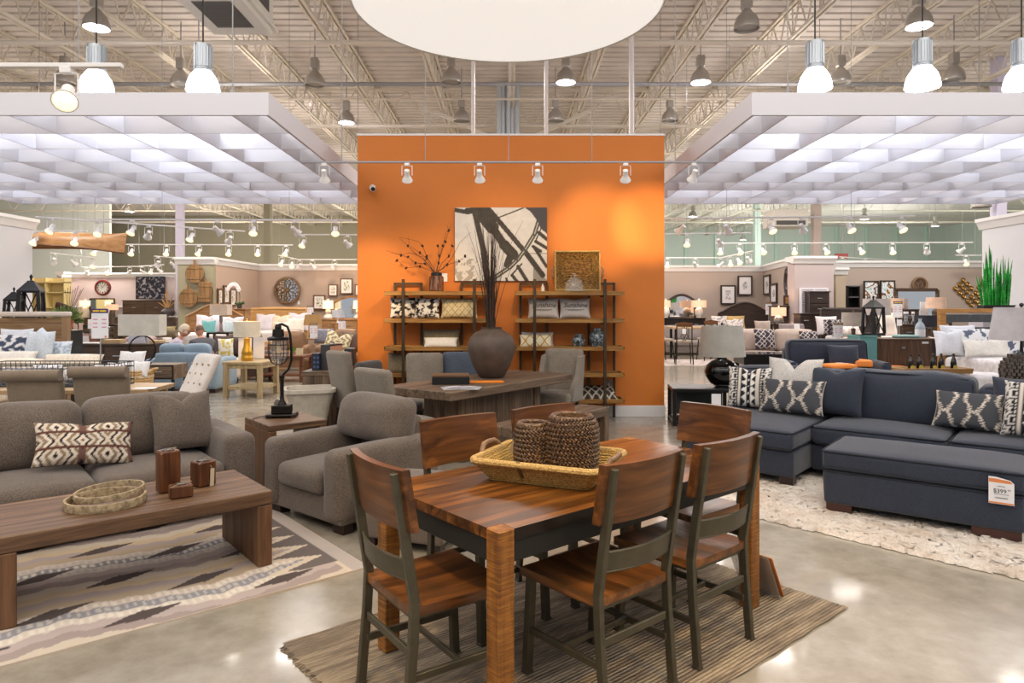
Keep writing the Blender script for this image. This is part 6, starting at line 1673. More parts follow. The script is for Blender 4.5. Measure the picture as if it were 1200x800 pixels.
for lb, x, dy, dz, w, h, rz in (('uppermost white sherpa pillow in the wicker basket', 148.5, .1, .14, .36, .2, .0), ('front left white sherpa pillow in the wicker basket', 143, -.1, 0., .32, .2, .1), ('front right white sherpa pillow in the wicker basket', 166, -.1, 0., .27, .22, -.15)):
    pillow(lb, WSH, (px(x + (0), Yb_), Yb_ + dy, zt - .11 + dz), w, h, .14, rz, -.35, notch=.02)
# tufted ivory chair
soft_chair('ivory tufted chair with its back to the brown sofa, before the blue sofa', (px(218, 8.2) - .12, 7.95, 0), -.62, fabric('ivory_linen', (200, 190, 180), (228, 220, 212), 260, .3), 1.0, .44, tuft=plain('tuft_button', (170, 152, 136), .8), legs=PALEZ, recl=.5)
# blue sofa seen from behind, gold lamp on the pale table
BLU = fabric('powder_blue', (124, 146, 164), (150, 172, 190), 240, .3)
Yz = 12.6; o = sofa('sofa', 'powder blue sofa seen from behind with two men beyond it', 'sofa', (-5.98, 13.45, 0), pi - .03, 1.34, .95, BLU, 2, .2, .62, .46, .90, backt=.24)
o = thing('side_table', 'light wood square end table carrying the gold lamp', 'table', (px(295, 12.2), 12.2, 0), -.12)
b = MB(); b.box((-.36, -.36, .575), (.36, .36, .62), .006); b.box((-.32, -.32, .5), (.32, .32, .575), .004); b.build('tabletop', PALEZ, o)
for sx in (-1, 1):
    for sy in (-1, 1): b = MB(); b.box((sx * .35, sy * .35, 0), (sx * .27, sy * .27, .576), .005); b.build('leg', PALEZ, o)
b = MB(); b.box((-.33, -.33, .14), (.33, .33, .19), .004); b.build('lower_shelf', PALEZ, o)
GOLD = plain('gold_leaf', (206, 158, 56), .3, .7)
table_lamp('gold_lamp', 'gold vase lamp with ivory drum shade on the light end table', 289.5, 423.5, 375.5, 12.15, (15, 376.5, 394.5), [(0, 0), (6, 0), (7, 3), (6.5, 6), (5.8, 8), (6.3, 10), (5.6, 13), (4, 18), (3.4, 24), (3.2, 27.5), (0, 28)], fabric('ivory_shade', (216, 206, 182), (236, 228, 208), 300, .2), GOLD, 1., 12)
for i, (x, y0, w, rz) in enumerate(((287, 396, 15, .1), (303, 395, 14, -.15))):
    Y = 12.45 + .2 * i; zt = pz(y0, Y); b = MB(); b.box((-w * Y / FPX / 2, -.004, .0), (w * Y / FPX / 2, .004, zt - .62), .001); o = one(b, 'card_panel', PAPER, ('white display card standing behind the gold lamp, left', 'white display card standing behind the gold lamp, right')[i], 'card', (px(x, Y), Y, .621), (-.03, 0, rz))
# ------------------------------------------------------------------ canoe hanging at the left
Yc_ = 15.; L_ = 4.6; xr = px(146, Yc_); zc_ = pz(281, Yc_)
CAN = wood('canoe_cedar', (150, 104, 62), (182, 134, 86), (200, 154, 106), 'x', .5, .4, bump=.1)
o = thing('canoe', 'tan wooden canoe hanging beside the white wall at the left', 'canoe', (xr - L_ / 2, Yc_, zc_))
CR = MX.Rotation(pi, 4, 'X')
b = MB(CR)
def hull(u, v):
    x = (u - .5) * L_; e_ = abs(2 * u - 1); w = .42 * max(0.015, (1 - e_ ** 2.6)); sh = .24 * e_ ** 4
    a = pi * v; dep = .32 * (1 - .12 * e_ ** 3)
    return (x + .06 * e_ ** 6 * (1 if u > .5 else -1) * sin(a), -w * cos(a), .15 - dep * sin(a) ** .7 + .0 + sh * (1 - sin(a) * .7) - .1 * e_ ** 8)
b.grid(hull, 48, 14); b.grid(lambda u, v: (lambda q: (q[0] * .99, q[1] * .95, q[2] + .015))(hull(u, v)), 48, 14, True); b.build('hull', CAN, o)
for v in (0, 1): b = MB(CR); b.tube([hull(i / 40, v) for i in range(41)], .018, 6); b.build('gunwale', plain('dark_cedar', (110, 70, 40), .5), o)
for u in (.25, .5, .75): b = MB(CR); p = hull(u, 0); b.box((p[0] - .05, p[1], p[2] - .03), (p[0] + .05, -p[1], p[2] - .01), .003); b.build('thwart', CAN, o)
for u in (.3, .9): b = MB(); p = hull(u, 0); b.tube([(p[0], 0, -p[2] + .1), (p[0], 0, 7.4 - zc_)], .006, 5); b.build('hanging_cable', CABLE, o)

# ------------------------------------------------------------------ rose room at the far left
Yr = 30.3
b = MB(); b.box((0, -.03, 0), (px(146, Yr) - px(80, Yr), .0, .07), .004); struct(b, 'trim_4', WHITE, (px(80, Yr), Yr + .19, pz(360, Yr)))
def clockface(label, x, y, r, Y, rim, face, roman=None, openwork=False):
    R_ = r * Y / FPX; c_ = at(x, y, Y); o = thing('wall_clock', label, 'clock', c_)
    T = Tm((0, 0, 0), pi / 2, 0, 0)
    b = MB(T); b.lathe([(R_ * .7, -.02), (R_ * .72, .03), (R_ * .8, .05), (R_ * .95, .04), (R_, .0), (R_, -.03), (R_ * .7, -.03)], 40); b.build('rim', rim, o)
    if not openwork: b = MB(T); b.lathe([(0, -.01), (R_ * .74, -.01), (R_ * .74, .0), (0, .0)], 40); b.build('face', face, o)
    else: b = MB(T); b.lathe([(R_ * .3, -.02), (R_ * .3, .02), (R_ * .22, .02), (R_ * .22, -.02)], 28); b.build('inner_ring', rim, o)
    b = MB()
    for k in range(12):
        a = k * pi / 6; b.T = Tm((0, 0, 0), 0, -a, 0)
        for dx in ((-.05, .0, .05) if k % 3 == 0 else (-.03, .03)): b.box((dx * R_ - .012 * R_, -.012, R_ * (.5 if not openwork else .3)), (dx * R_ + .018 * R_, .0 if not openwork else .02, R_ * (.68 if not openwork else .74)), 0)
    b.build('numerals', BLACK if not openwork else rim, o)
    b = MB(); b.T = Tm((0, 0, 0), 0, .7, 0); b.box((-.012 * R_, -.02, -.1 * R_), (.015 * R_, -.012, .5 * R_), 0); b.T = Tm((0, 0, 0), 0, -.5, 0); b.box((-.012 * R_, -.022, 0), (.02 * R_, -.014, .36 * R_), 0); b.build('hands', BLACK, o)
clockface('round wall clock with dark red rim on the rose wall', 120.3, 337, 9.6, 30.25, plain('oxblood_rim', (104, 38, 34), .4), plain('clock_white', (228, 224, 222), .5))
def treeart(u, v): n = NZ.noise(V((u * 9, v * 8, 2))) + .6 * NZ.noise(V((u * 22, v * 20, 7))); return (150, 146, 150) if n > .22 else (38, 38, 52)
picture('dark navy picture with pale tree pattern on the rose wall', 160, 324, 194, 350.5, 30.3, plain('navy_frame', (34, 34, 48), .5), treeart, n=60)
chest('dark tall panelled sideboard under the tree picture', 143.5, 197, 351.5, 29.2, DKO, 3, 2, .55, 'sideboard', 'sideboard')
def wmirror(label, x0, y0, x1, y1, Y, fr, arch=0., ft=.06):
    a, c_ = at(x0, y1, Y), at(x1, y0, Y); w, h = c_.x - a.x, c_.z - a.z; o = thing('wall_mirror', label, 'mirror', (a.x, Y, a.z)); n = 16
    top = [(w * i / n, h - arch * (1 - sin(pi * i / n))) for i in range(n + 1)]
    b = MB(); b.prism([(.02, .02)] + [(min(w - .02, max(.02, x)), z - .02) for x, z in top] + [(w - .02, .02)], .0, .02, 'y'); b.build('glass', plain('mirror_glass', (226, 230, 232), .03, 1.), o)
    b = MB()
    P = [(0, 0, 0)] + [(x, 0, z) for x, z in top] + [(w, 0, 0)]
    for p, q in zip(P, P[1:] + P[:1]): b.bar(p, q, ft, .05, up=(0, 1, 0))
    b.build('frame', fr, o); return o
wmirror('dark framed mirror on the chest below the red clock', 105.5, 350, 134, 371, 29.5, DKO)
chest('dark chest below the dark framed mirror', 98, 138, 371.6, 29.0, DKO, 3, 2, .5)
SHW2 = NT('lit_shade'); SHW2.set(Base_Color=rgb((250, 236, 214)), Emission_Color=rgb((255, 226, 180)), Emission_Strength=.9, Roughness=.8); LIT = SHW2.m; LIT.cycles.emission_sampling = 'NONE'
SHP = NT('lit_blush_shade'); SHP.set(Base_Color=rgb((240, 200, 172)), Emission_Color=rgb((255, 190, 150)), Emission_Strength=.55, Roughness=.8); LITP = SHP.m; LITP.cycles.emission_sampling = 'NONE'
CERW = plain('white_ceramic', (226, 220, 212), .2); CARV = plain('carved_stone', (92, 78, 66), .7, var=.2, sc=12)
table_lamp('table_lamp', 'lit lamp with cream shade left of the dark framed mirror', 99.5, 372, 351.5, 28.6, (5.6, 352, 358.5), [(0, 0), (4, 0), (4.5, 1), (4.5, 8), (3, 12), (0, 12.5)], LIT, plain('beige_ceramic', (190, 178, 160), .5), 1., 25, None)
stand('dark tea table under the blush shaded lamp', 131, pz(380, 24), 24, .9, .6, EBO)
table_lamp('table_lamp', 'lamp with blush shade and carved column base left of the cream box shade', 131.5, 380, 356, 24, (6.3, 356.5, 363), [(0, 0), (3, 0), (3, 1), (1.8, 3), (2.6, 10), (3, 14), (2, 17), (0, 17.5)], LITP, CARV, 1.)
Yv2 = 22.; zv = pz(376, Yv2); stand('black console under the grey urn, left of the sage wall', 200, zv, Yv2, 1.3, .5, EBO)
o = thing('urn_vase', 'dark grey urn left of the sage wall', 'vase', (px(197, Yv2), Yv2, zv)); k = Yv2 / FPX
b = MB(); b.lathe([(0, 0), (3.6 * k, 0), (5 * k, 3 * k), (7.8 * k, 9 * k), (7.6 * k, 11.5 * k), (5 * k, 14 * k), (3.4 * k, 15 * k), (3.8 * k, 15.6 * k), (2.8 * k, 15.6 * k), (0, 10 * k)], 28); b.build('body', plain('slate_urn', (84, 78, 80), .6, var=.1), o)
o = thing('dried_branches', 'tan dried branches standing in the grey urn', 'branches', (px(197, Yv2), Yv2, zv + 12 * k))
for i, (x, y) in enumerate(((-2.5, 26), (-12, 10), (-8, 14), (0, 12), (9, 12), (-4, 20), (6, 19), (-6, 9))):
    b = MB(); b.tube([(0, 0, 0), (x * k * .35, 0, y * k * .5), (x * k * .75, .02, y * k * .8), (x * k, 0, y * k)], [.02, .018, .03 if i in (0, 2, 5) else .012, .006], 5); b.build('branch', plain('dried_tan', (182, 142, 96), .8), o)
sign('small pale price card on the black console by the urn', 198, 370, 208, 379, 21.7, zv + .001, True, False, 2)
sign('small pale price card left of the sale sign', 103, 374, 108, 385, 18., .6, True, False, 2)
for x, y, lb in ((85, 372, 'dark wooden dining chair at the left under the sale sign row'), (113, 380, 'dark wooden dining chair behind the sale sign'), (140, 382, 'dark wooden dining chair left of the cream box shade lamp'), (190, 384, 'dark wooden dining chair right of the cream box shade lamp')):
    Y = 20.5; o = thing('wooden_chair', lb, 'chair', (px(x, Y), Y, 0), .4 + x * .01)
    zt = min(1.05, max(.9, pz(y, Y)))
    b = MB(); b.soft((-.22, -.22, .43), (.22, .22, .48), .02); b.build('seat', EBO, o)
    for sx in (-1, 1):
        b = MB(); b.bar((sx * .2, .2, 0), (sx * .2, .26, zt), .035, .035, up=(0, 1, 0)); b.build('back_leg', EBO, o)
        b = MB(); b.bar((sx * .19, -.19, 0), (sx * .19, -.19, .43), .035, .035, up=(0, 1, 0)); b.build('front_leg', EBO, o)
    for z in (.6, .78, zt - .05): b = MB(); b.bar((-.2, .235, z), (.2, .235, z), .02, .07); b.build('back_slat', EBO, o)
o = thing('dining_table', 'dark round tea table among the dark wooden chairs', 'table', (px(92, 19.2), 19.4, 0))
b = MB(); b.lathe([(0, .7), (.6, .7), (.62, .72), (.6, .75), (0, .75)], 40); b.build('tabletop', EBO, o)
b = MB(); b.lathe([(.3, 0), (.28, .05), (.07, .1), (.06, .4), (.1, .66), (.12, .7)], 20); b.build('pedestal', EBO, o)
o = thing('bonsai', 'tiny potted tree on the dark round tea table', 'plant', (px(91, 19.3), 19.3, .751)); b = MB(); b.lathe([(0, 0), (.06, 0), (.08, .09), (0, .08)], 16); b.build('pot', BLACK, o)
b = MB(); b.tube([(0, 0, .08), (.02, 0, .25), (0, 0, .4)], .015, 6); b.build('trunk', TWIG, o)
b = MB(); rb = random.Random(8)
for k_ in range(26): b.ell((rb.uniform(-.11, .11), rb.uniform(-.1, .1), .4 + rb.uniform(-.04, .1)), (.05, .05, .03), 7, 5)
b.build('foliage', plain('bonsai_green', (66, 86, 44), .8, var=.2), o)
# rolled mauve and olive bedding pile behind the men
o, zq = bed('low bed with mauve quilt and olive pillows left of the sage wall', 178, 205, 372, 17.3, DKO, 0, 384, 1.2, quilt=fabric('mauve_quilt', (168, 146, 146), (196, 176, 174), 60, .4))
bpil('olive ruffled pillow on the low bed left of the sage wall', fabric('olive_ruffle', (146, 130, 92), (182, 164, 120), 60, .6), 193, 16.7, zq, .5, .26); bpil('taupe pillow at the foot of the low bed left of the sage wall', SHIM, 194, 16.4, zq, .55, .2, tilt=-.5)

# ------------------------------------------------------------------ sage wall cutting boards
CUT = wood('cutting_board_wood', (118, 84, 50), (154, 116, 74), (178, 142, 98), 'z', .9, .5, .14, 'x', bump=.2)
def board(label, x, y, r, rect=None, hy=0):
    Y = 20.6; c_ = at(x, y, Y); k = Y / FPX; o = thing('cutting_board', label, 'cutting board', c_); b = MB()
    if rect: b.box((-rect[0] * k, -.03, -rect[1] * k), (rect[0] * k, 0, rect[1] * k), .01)
    else: b.lathe([(0, 0), (r * k, 0), (r * k, .03), (0, .03)], 36); b.v = [(x_, -z_, y_) for x_, y_, z_ in b.v]
    b.build('board', CUT, o)
    top = (rect[1] if rect else r) * k; b = MB(); b.box((-1.4 * k, -.028, top - .02), (1.4 * k, -.002, top + hy * k), .01); b.build('handle', CUT, o)
    b = MB()
    for s in (-1, 1): zz = s * top * .55; w = sqrt(max(.01, (r * k) ** 2 - zz * zz)) if not rect else rect[0] * k; b.box((-w * .97, -.045, zz - .02), (w * .97, -.03, zz + .02), .004)
    b.build('batten', CUT, o)
board('upper round cutting board on the sage wall', 228.5, 320.5, 11, None, 5); board('rectangular cutting board on the sage wall', 240.5, 342, 0, (8, 12), 3.5); board('lower round cutting board on the sage wall', 221, 349, 11, None, 5.5)

# ------------------------------------------------------------------ left bedrooms
HON = wood('honey_oak', (118, 80, 46), (152, 110, 68), (178, 138, 92), 'x', .5, .45, bump=.1); HONL = wood('light_oak', (164, 118, 66), (200, 154, 96), (220, 178, 120), 'x', .5, .45, bump=.1)
o, zb = bed('bed with arched oak headboard and teal pillow', 219, 285, 357, 19.6, HON, .32, 388, 1.7)
TEALF = fabric('teal_cloth', (84, 152, 156), (118, 180, 182), 150, .4); LILF = fabric('lilac_white', (206, 200, 212), (228, 224, 234), 120, .4)
bpil('white euro pillow at the left of the arched oak bed', LILF, 243, 19.25, zb, .72, .52, notch=.05); bpil('teal square pillow on the arched oak bed', TEALF, 243.5, 18.95, zb, .4, .36, notch=.03)
bpil('white pillow in the middle of the arched oak bed', LILF, 257, 19.2, zb, .55, .46); bpil('mauve white pillow behind the pale aqua one', LILF, 272, 19.25, zb, .6, .46, notch=.04); bpil('pale aqua pillow at the right of the arched oak bed', fabric('aqua_cloth2', (168, 190, 200), (196, 214, 220), 120, .4), 271, 18.95, zb, .42, .36, notch=.04)
chest('oak corner dresser under the white orchid', 274, 287, 361.5, 20.3, HON, 4, 1, .45)
k = 20.4 / FPX; zo = pz(361.5, 20.3) + .001; o = thing('orchid', 'white orchid arching above the oak corner dresser', 'plant', (px(280, 20.4), 20.45, zo))
b = MB(); b.lathe([(0, 0), (2.6 * k, 0), (3 * k, 4 * k), (2.6 * k, 4 * k), (0, 3 * k)], 18); b.build('pot', plain('slate_pot', (70, 70, 72), .5), o)
b = MB()
for s in (-1, 1): b.tube([(0, 0, 3.5 * k), (s * 2 * k, 0, 6 * k), (s * 4.5 * k, 0, 7 * k), (s * 6 * k, 0, 5 * k)], [.01, .05, .05, .005], 6)
b.build('leaf', plain('orchid_leaf', (58, 84, 46), .5), o)
b = MB(); pts = [(0, 0, 3.5 * k), (.3 * k, 0, 15 * k), (-1 * k, 0, 24 * k), (-5 * k, 0, 28.5 * k), (-10 * k, 0, 27.5 * k), (-13.5 * k, 0, 23 * k)]; b.tube(pts, .012, 5); b.build('stem', plain('stem_green', (86, 104, 60), .6), o)
PET = plain('orchid_white', (246, 242, 246), .5)
for i, (x, z) in enumerate(((-.5, 22), (-1.5, 24.5), (-3, 27), (-5.5, 28.5), (-8, 28.3), (-10, 27.2), (-12, 25), (-13.3, 22.5))):
    b = MB()
    for q in range(5): a = q * 2 * pi / 5; b.ell((x * k + 1.4 * k * cos(a), -.03, z * k + 1.4 * k * sin(a)), (1.3 * k, .012, 1.3 * k), 8, 5)
    b.build('blossom', PET, o)
STR_ = plain('bronze_frame', (112, 84, 62), .5)
def wall_pic(label, P0, P1, x0, y0, x1, y1, fr, art, ft=.05):
    """picture on the wall that runs from P0 to P1 (plan), spanning x0..x1 in the frame"""
    def hit(x):
        k = (x - CX) / FPX; f = (k * P0[1] - P0[0]) / ((P1[0] - P0[0]) - k * (P1[1] - P0[1])); return V((P0[0] + (P1[0] - P0[0]) * f, P0[1] + (P1[1] - P0[1]) * f, 0))
    p, q = hit(x0), hit(x1); w = (q - p).length; a_ = atan2(q.y - p.y, q.x - p.x); Ym = (p.y + q.y) / 2; z0, z1 = pz(y1, Ym), pz(y0, Ym); h = z1 - z0
    o = thing('framed_picture', label, 'picture', (p.x + .04 * sin(a_), p.y - .04 * cos(a_), z0), a_)
    b = MB()
    for r_ in (((0, 0), (w, ft)), ((0, h - ft), (w, h)), ((0, ft), (ft, h - ft)), ((w - ft, ft), (w, h - ft))): b.box((r_[0][0], -.03, r_[0][1]), (r_[1][0], .03, r_[1][1]), .003)
    b.build('frame', fr, o); b = MB(); b.grid(lambda u, v: (ft + u * (w - 2 * ft), 0, ft + v * (h - 2 * ft)), 18, 26); b.cols = [rgb(art(i_ / 18, j_ / 26)) for j_ in range(27) for i_ in range(19)]; b.build('print', vcol_art(), o); return o
WS = ((px(250, Yb + .1), Yb + .1), (px(302, Yc), Yc))
for i, (x0, y0, x1, y1, lb) in enumerate(((253.5, 338, 259.5, 357.5, 'left botanical print in the row beside the sage wall'), (260.5, 334.5, 267.5, 355.5, 'middle botanical print in the row beside the sage wall'), (268, 338, 275.5, 358.5, 'right botanical print beside the sage wall, behind the orchid'))):
    wall_pic(lb, WS[0], WS[1], x0, y0, x1, y1, STR_, botanic(i + 1, (150, 150, 110)), .045)
GLB = plain('smoky_glass', (150, 140, 136), .1)
stand('small dark sofa table under the glass column lamp', 259, pz(389, 15.6), 15.6, .5, .4, EBO)
table_lamp('table_lamp', 'lamp with pale box shade and glass column base before the arched bed', 259, 389, 355.5, 15.6, (10, 356.5, 369), [(0, 0), (3.4, 0), (3.4, 1), (1.8, 1.5), (1.8, 10), (1.2, 11), (1.8, 12), (1.8, 19.5), (0, 20)], fabric('oatmeal_shade', (206, 186, 168), (226, 208, 190), 300, .2), GLB, .98, 0, None, None, .75)
o, zb = bed('light oak sleigh bed under the round wall medallion', 294, 359, 361.5, 22.6, HONL, .02, 388, 1.68, foot=.5, sleigh=True)
CRMF = fabric('cream_print', (214, 192, 166), (240, 228, 210), 26, .4)
bpil('white pillow at the left of the sleigh bed', LILF, 310, 22.2, zb, .62, .56, notch=.03); bpil('cream print pillow in the middle of the sleigh bed', CRMF, 328, 22.2, zb, .66, .52, notch=.04); bpil('white pillow at the right of the sleigh bed', LILF, 349, 22.25, zb, .68, .6, notch=.06); bpil('round cream fur pillow in front on the sleigh bed', FLUF, 345, 21.8, zb, .6, .42); bpil('cream boudoir pillow before the print pillow on the sleigh bed', PLC, 331, 21.75, zb, .5, .3)
# medallion
Yq = 24.1; c_ = at(336.8, 340, Yq); R_ = 15.8 * Yq / FPX; MED = plain('medallion_wood', (120, 92, 64), .6, var=.2, sc=8)
o = thing('wall_medallion', 'round carved wood and mirror medallion on the taupe wall', 'wall decor', c_); T = Tm((0, 0, 0), pi / 2, 0, 0)
b = MB(T); b.lathe([(R_ * .86, 0), (R_ * .86, .05), (R_, .05), (R_, 0)], 48); b.build('rim', MED, o)
b = MB()
for q in range(8):
    a = q * pi / 4; ca, sa = cos(a), sin(a)
    L1 = [(R_ * (.12 + .76 * i / 10), R_ * .22 * sin(pi * i / 10)) for i in range(11)]
    for s in (-1, 1): b.tube([(ca * u_ - sa * s * w_, -.03, sa * u_ + ca * s * w_) for u_, w_ in L1], R_ * .022, 5)
    a2 = a + pi / 8; b.tube([(cos(a2) * R_ * .62 + R_ * .2 * cos(t_ * pi / 8), -.03, sin(a2) * R_ * .62 + R_ * .2 * sin(t_ * pi / 8)) for t_ in range(16)], R_ * .018, 5, True)
b.ell((0, -.03, 0), (R_ * .12, .03, R_ * .12), 14, 8); b.build('petal_tracery', MED, o)
b = MB(T); b.lathe([(0, -.02), (R_ * .88, -.02), (R_ * .88, -.01), (0, -.01)], 40); b.build('mirror', plain('mirror_glass', (226, 230, 232), .03, 1.), o)
q = at(349.5, 354.5, 24.15); b = MB(); b.box((-.04, -.01, -.06), (.04, .01, .06), .003); one(b, 'switch_plate', PAPER, 'white switch plate on the taupe wall beside the medallion', 'switch', (q.x, 24.19, q.z))
for i, (x0, y0, x1, y1, lb) in enumerate(((367.5, 345.5, 381.5, 362.5, 'lowest botanical print, left of the lit bedroom lamp'), (385, 333, 396, 347, 'small botanical print, upper left of the arched bedroom mirror'), (399, 326, 413.5, 344.5, 'largest botanical print above the arched bedroom mirror'), (416, 333, 428, 347, 'botanical print cut off by the orange wall'))):
    picture(lb, x0, y0, x1, y1, 24.15, STR_, botanic(i + 5, (104, 116, 66), (226, 220, 212), 1.2), ft=.04)
wmirror('arched mirror with oak frame on the oak dresser left of the orange wall', 391, 347.5, 432, 373.5, 23.9, HON, .22, .08)
chest('oak dresser under the arched mirror left of the orange wall', 377, 440, 374, 23.2, HON, 3, 3, .6)
LB = [(0, 0), (4.5, 0), (5.5, 2), (4.2, 5), (2.4, 6), (3.4, 9), (2.2, 12), (0, 12.5)]
table_lamp('table_lamp', 'lit white gourd lamp left of the arched mirror by the orange wall', 384.5, 374, 351, 23.4, (6.2, 352, 361.5), LB, LIT, CERW, .92, 40)
table_lamp('table_lamp', 'lit lamp at the very edge of the orange wall', 420, 374, 351, 23.4, (6.2, 352, 361.5), LB, LIT, CERW, .92, 30)
stand('tall plant stand under the small pale shade by the oak dresser', 396, pz(378, 21.5), 21.5, .4, .4, HON)
table_lamp('table_lamp', 'small lamp with pale blue grey shade before the oak dresser', 396.5, 378, 362.5, 21.5, (7.4, 363, 372), [(0, 0), (2.5, 0), (2, 1), (1, 6), (0, 6.2)], fabric('blue_grey_shade', (190, 194, 208), (208, 212, 222), 300, .2), CERW, .96)
sign('sale sign right of the sleigh bed pillows', 360, 358, 367.2, 370, 21, .0); sign('sale sign before the kraft shade lamp', 363, 378.5, 372, 396.5, 17.5, 0.); sign('sale sign before the oak dresser', 396.5, 374, 405, 388, 19.5, .0)
stand('side table under the kraft shade lamp', 366.5, pz(396, 18.4), 18.4, .5, .5, HON)
table_lamp('table_lamp', 'lamp with wide kraft brown shade right of the sleigh bed', 366.5, 396, 367.5, 18.4, (10.6, 368.5, 381), [(0, 0), (4, 0), (4.5, 2), (3.5, 8), (1.2, 13), (0, 14)], plain('kraft_shade', (176, 138, 84), .7), CARV, .82)
# brown leather seating group
CHO = plain('chocolate_leather', (78, 58, 48), .4, var=.12, sc=6); TANL = plain('tan_leather', (132, 98, 68), .45, var=.1, sc=6)
sofa('sofa', 'chocolate sofa with dark pillows right of the seated men', 'sofa', (px(276, 14.6), 14.6, 0), .1, 1.1, .95, CHO, 1, .18, .6, .48, .98)
bpil('plain chocolate pillow on the chocolate sofa', fabric('choc_cloth', (66, 50, 46), (92, 74, 68), 120, .4), 261, 14.95, .5, .42, .46, rz=.1, tilt=-.25); bpil('ruffled dark brown pillow on the chocolate sofa', fabric('choc_ruffle', (48, 36, 34), (84, 66, 60), 28, .9), 275, 14.85, .5, .4, .42, tilt=-.3)
bpil('white and yellow leaf pillow beside the blue sofa', PRT, 265, 13.9, .52, .3, .42, rz=.5, cfn=lambda u, v: (214, 196, 84) if NZ.noise(V((u * 5, v * 6, 1))) > .12 else (236, 236, 226))
o = thing('striped_ottoman', 'cream ottoman with speckled top behind the blue sofa', 'ottoman', (px(258, 14.0), 14.0, 0)); b = MB(); b.soft((-.3, -.2, .1), (.34, .25, .52), .06); b.build('cushion', CRMF, o)
for sx in (-.24, .26): b = MB(); b.box((sx, -.12, 0), (sx + .05, .15, .12), .003); b.build('foot', FOOTW, o)
sofa('sofa', 'tan leather sofa with the medallion pillow, left of the orange wall', 'sofa', (px(408, 16.2), 16.2, 0), -.1, 1.7, .98, TANL, 2, .25, .66, .5, 1.02, roll=1)
sofa('armchair', 'tan leather chair behind the wooden coffee table', 'armchair', (px(333, 16.8), 16.8, 0), .12, 1.25, .9, TANL, 1, .22, .62, .48, .95, roll=1)
def medal(u, v):
    d = hypot(u - .5, v - .5) * 2; a = atan2(v - .5, u - .5); return (150, 134, 90) if sin(d * 16 + 1.2 * cos(8 * a)) > .25 else (228, 218, 190)
pillow('large cream medallion pillow on the tan leather sofa', PRT, (px(393, 16.3), 16.3, .5), .62, .5, .2, .25, -.3, .25, .12, medal, 26)
bpil('brown pillow at the right end of the tan leather sofa', fabric('choc_cloth2', (86, 66, 56), (112, 90, 78), 120, .4), 412, 16.5, .52, .5, .46, notch=.06)
bpil('grey blue pillow left of the medallion pillow', fabric('slate_weave', (110, 112, 128), (160, 160, 172), 40, .6), 379, 17.6, .62, .5, .4)
o = thing('round_ottoman', 'tan leather cushion ottoman before the tan sofa', 'ottoman', (px(374, 15.4), 15.4, 0)); b = MB(); b.soft((-.3, -.3, .08), (.3, .3, .5), .12, (.02, .02, (0, .04))); b.build('cushion', TANL, o)
for sx in (-.2, .14): b = MB(); b.box((sx, -.2, 0), (sx + .06, .2, .1), .003); b.build('foot', FOOTW, o)
CHE = wood('cherry_wood', (72, 38, 22), (108, 62, 38), (134, 84, 54), 'x', .6, .4, bump=.1)
o = thing('coffee_table', 'cherry coffee table with lower shelf before the tan leather chair', 'table', (px(335, 14.6), 14.6, 0), -.1)
b = MB(); b.box((-.52, -.3, .5), (.5, .3, .55), .006); b.build('tabletop', CHE, o); b = MB(); b.box((-.5, -.28, .12), (.48, .28, .16), .005); b.build('lower_shelf', CHE, o)
for sx in (-.5, .42):
    for sy in (-.29, .22): b = MB(); b.box((sx, sy, 0), (sx + .07, sy + .07, .5), .004); b.build('leg', CHE, o)
o = thing('grass_pot', 'little pot of green grass on the cherry coffee table', 'plant', (px(343, 14.5), 14.5, .551)); b = MB(); b.lathe([(0, 0), (.04, 0), (.055, .09), (0, .08)], 16); b.build('pot', plain('putty_pot', (170, 150, 120), .7), o)
b = MB(); rb = random.Random(2)
for k_ in range(60): a = rb.uniform(0, 6.28); r_ = rb.uniform(0, .05); b.tube([(r_ * cos(a), r_ * sin(a), .07), (r_ * 1.6 * cos(a), r_ * 1.6 * sin(a), .15 + rb.uniform(-.02, .03))], [.004, .001], 4, caps=False)
b.build('grass_blades', plain('grass_green', (86, 150, 50), .7), o)
b = MB(); b.box((-.075, -.004, 0), (.075, .004, .15), .001); one(b, 'tent_card', plain('cream_card', (230, 216, 178), .6), 'cream card standing on the cherry coffee table', 'card', (px(351, 14.45), 14.45, .552), (-.1, 0, -.1))
# ------------------------------------------------------------------ right bedroom beside the orange wall
ESP = wood('espresso_wood', (30, 22, 20), (50, 38, 34), (68, 52, 46), 'x', .6, .4, bump=.1)
wmirror('arched dark framed mirror on the black dresser right of the orange wall', 783, 345.5, 814.5, 372.5, 24.7, ESP, .22, .09)
chest('black dresser under the arched dark mirror', 760, 826.5, 372.5, 24.1, EBO, 3, 3, .55)
RIB = [(0, 0), (3, 0), (3, 1.4), (3.6, 2), (5, 5), (4.6, 9), (2.4, 11.5), (0, 12)]
table_lamp('table_lamp', 'lit lamp with ribbed white base right of the arched dark mirror', 819, 372, 351, 23.9, (8.6, 351.8, 360.2), RIB, LITP, CERW, 1., 40)
table_lamp('table_lamp', 'lit lamp with cut off shade touching the orange wall', 780, 372, 351, 23.9, (5.5, 351.8, 360.2), RIB, LITP, CERW, 1., 30)
def letters(seed):
    def f(u, v):
        if min(u, v, 1 - u, 1 - v) < .08: return (236, 232, 232)
        r_ = (v * 14) % 1; return (84, 78, 78) if .3 < u < .72 and .22 < v < .74 and r_ < .42 and NZ.noise(V((u * 26, int(v * 14) * 3.1, seed))) > -.12 else (232, 228, 228)
    return f
def motif(seed):
    def f(u, v):
        d = hypot((u - .5) * 1.2, v - .5); n = NZ.noise(V((u * 20 + seed, v * 20, seed)))
        return (120, 114, 116) if d < .24 and n > -.02 else (234, 230, 232)
    return f
picture('lower left dark framed print with lines of script in the right bedroom', 844, 334, 861.5, 356.5, 24.95, ESP, letters(1), ft=.05)
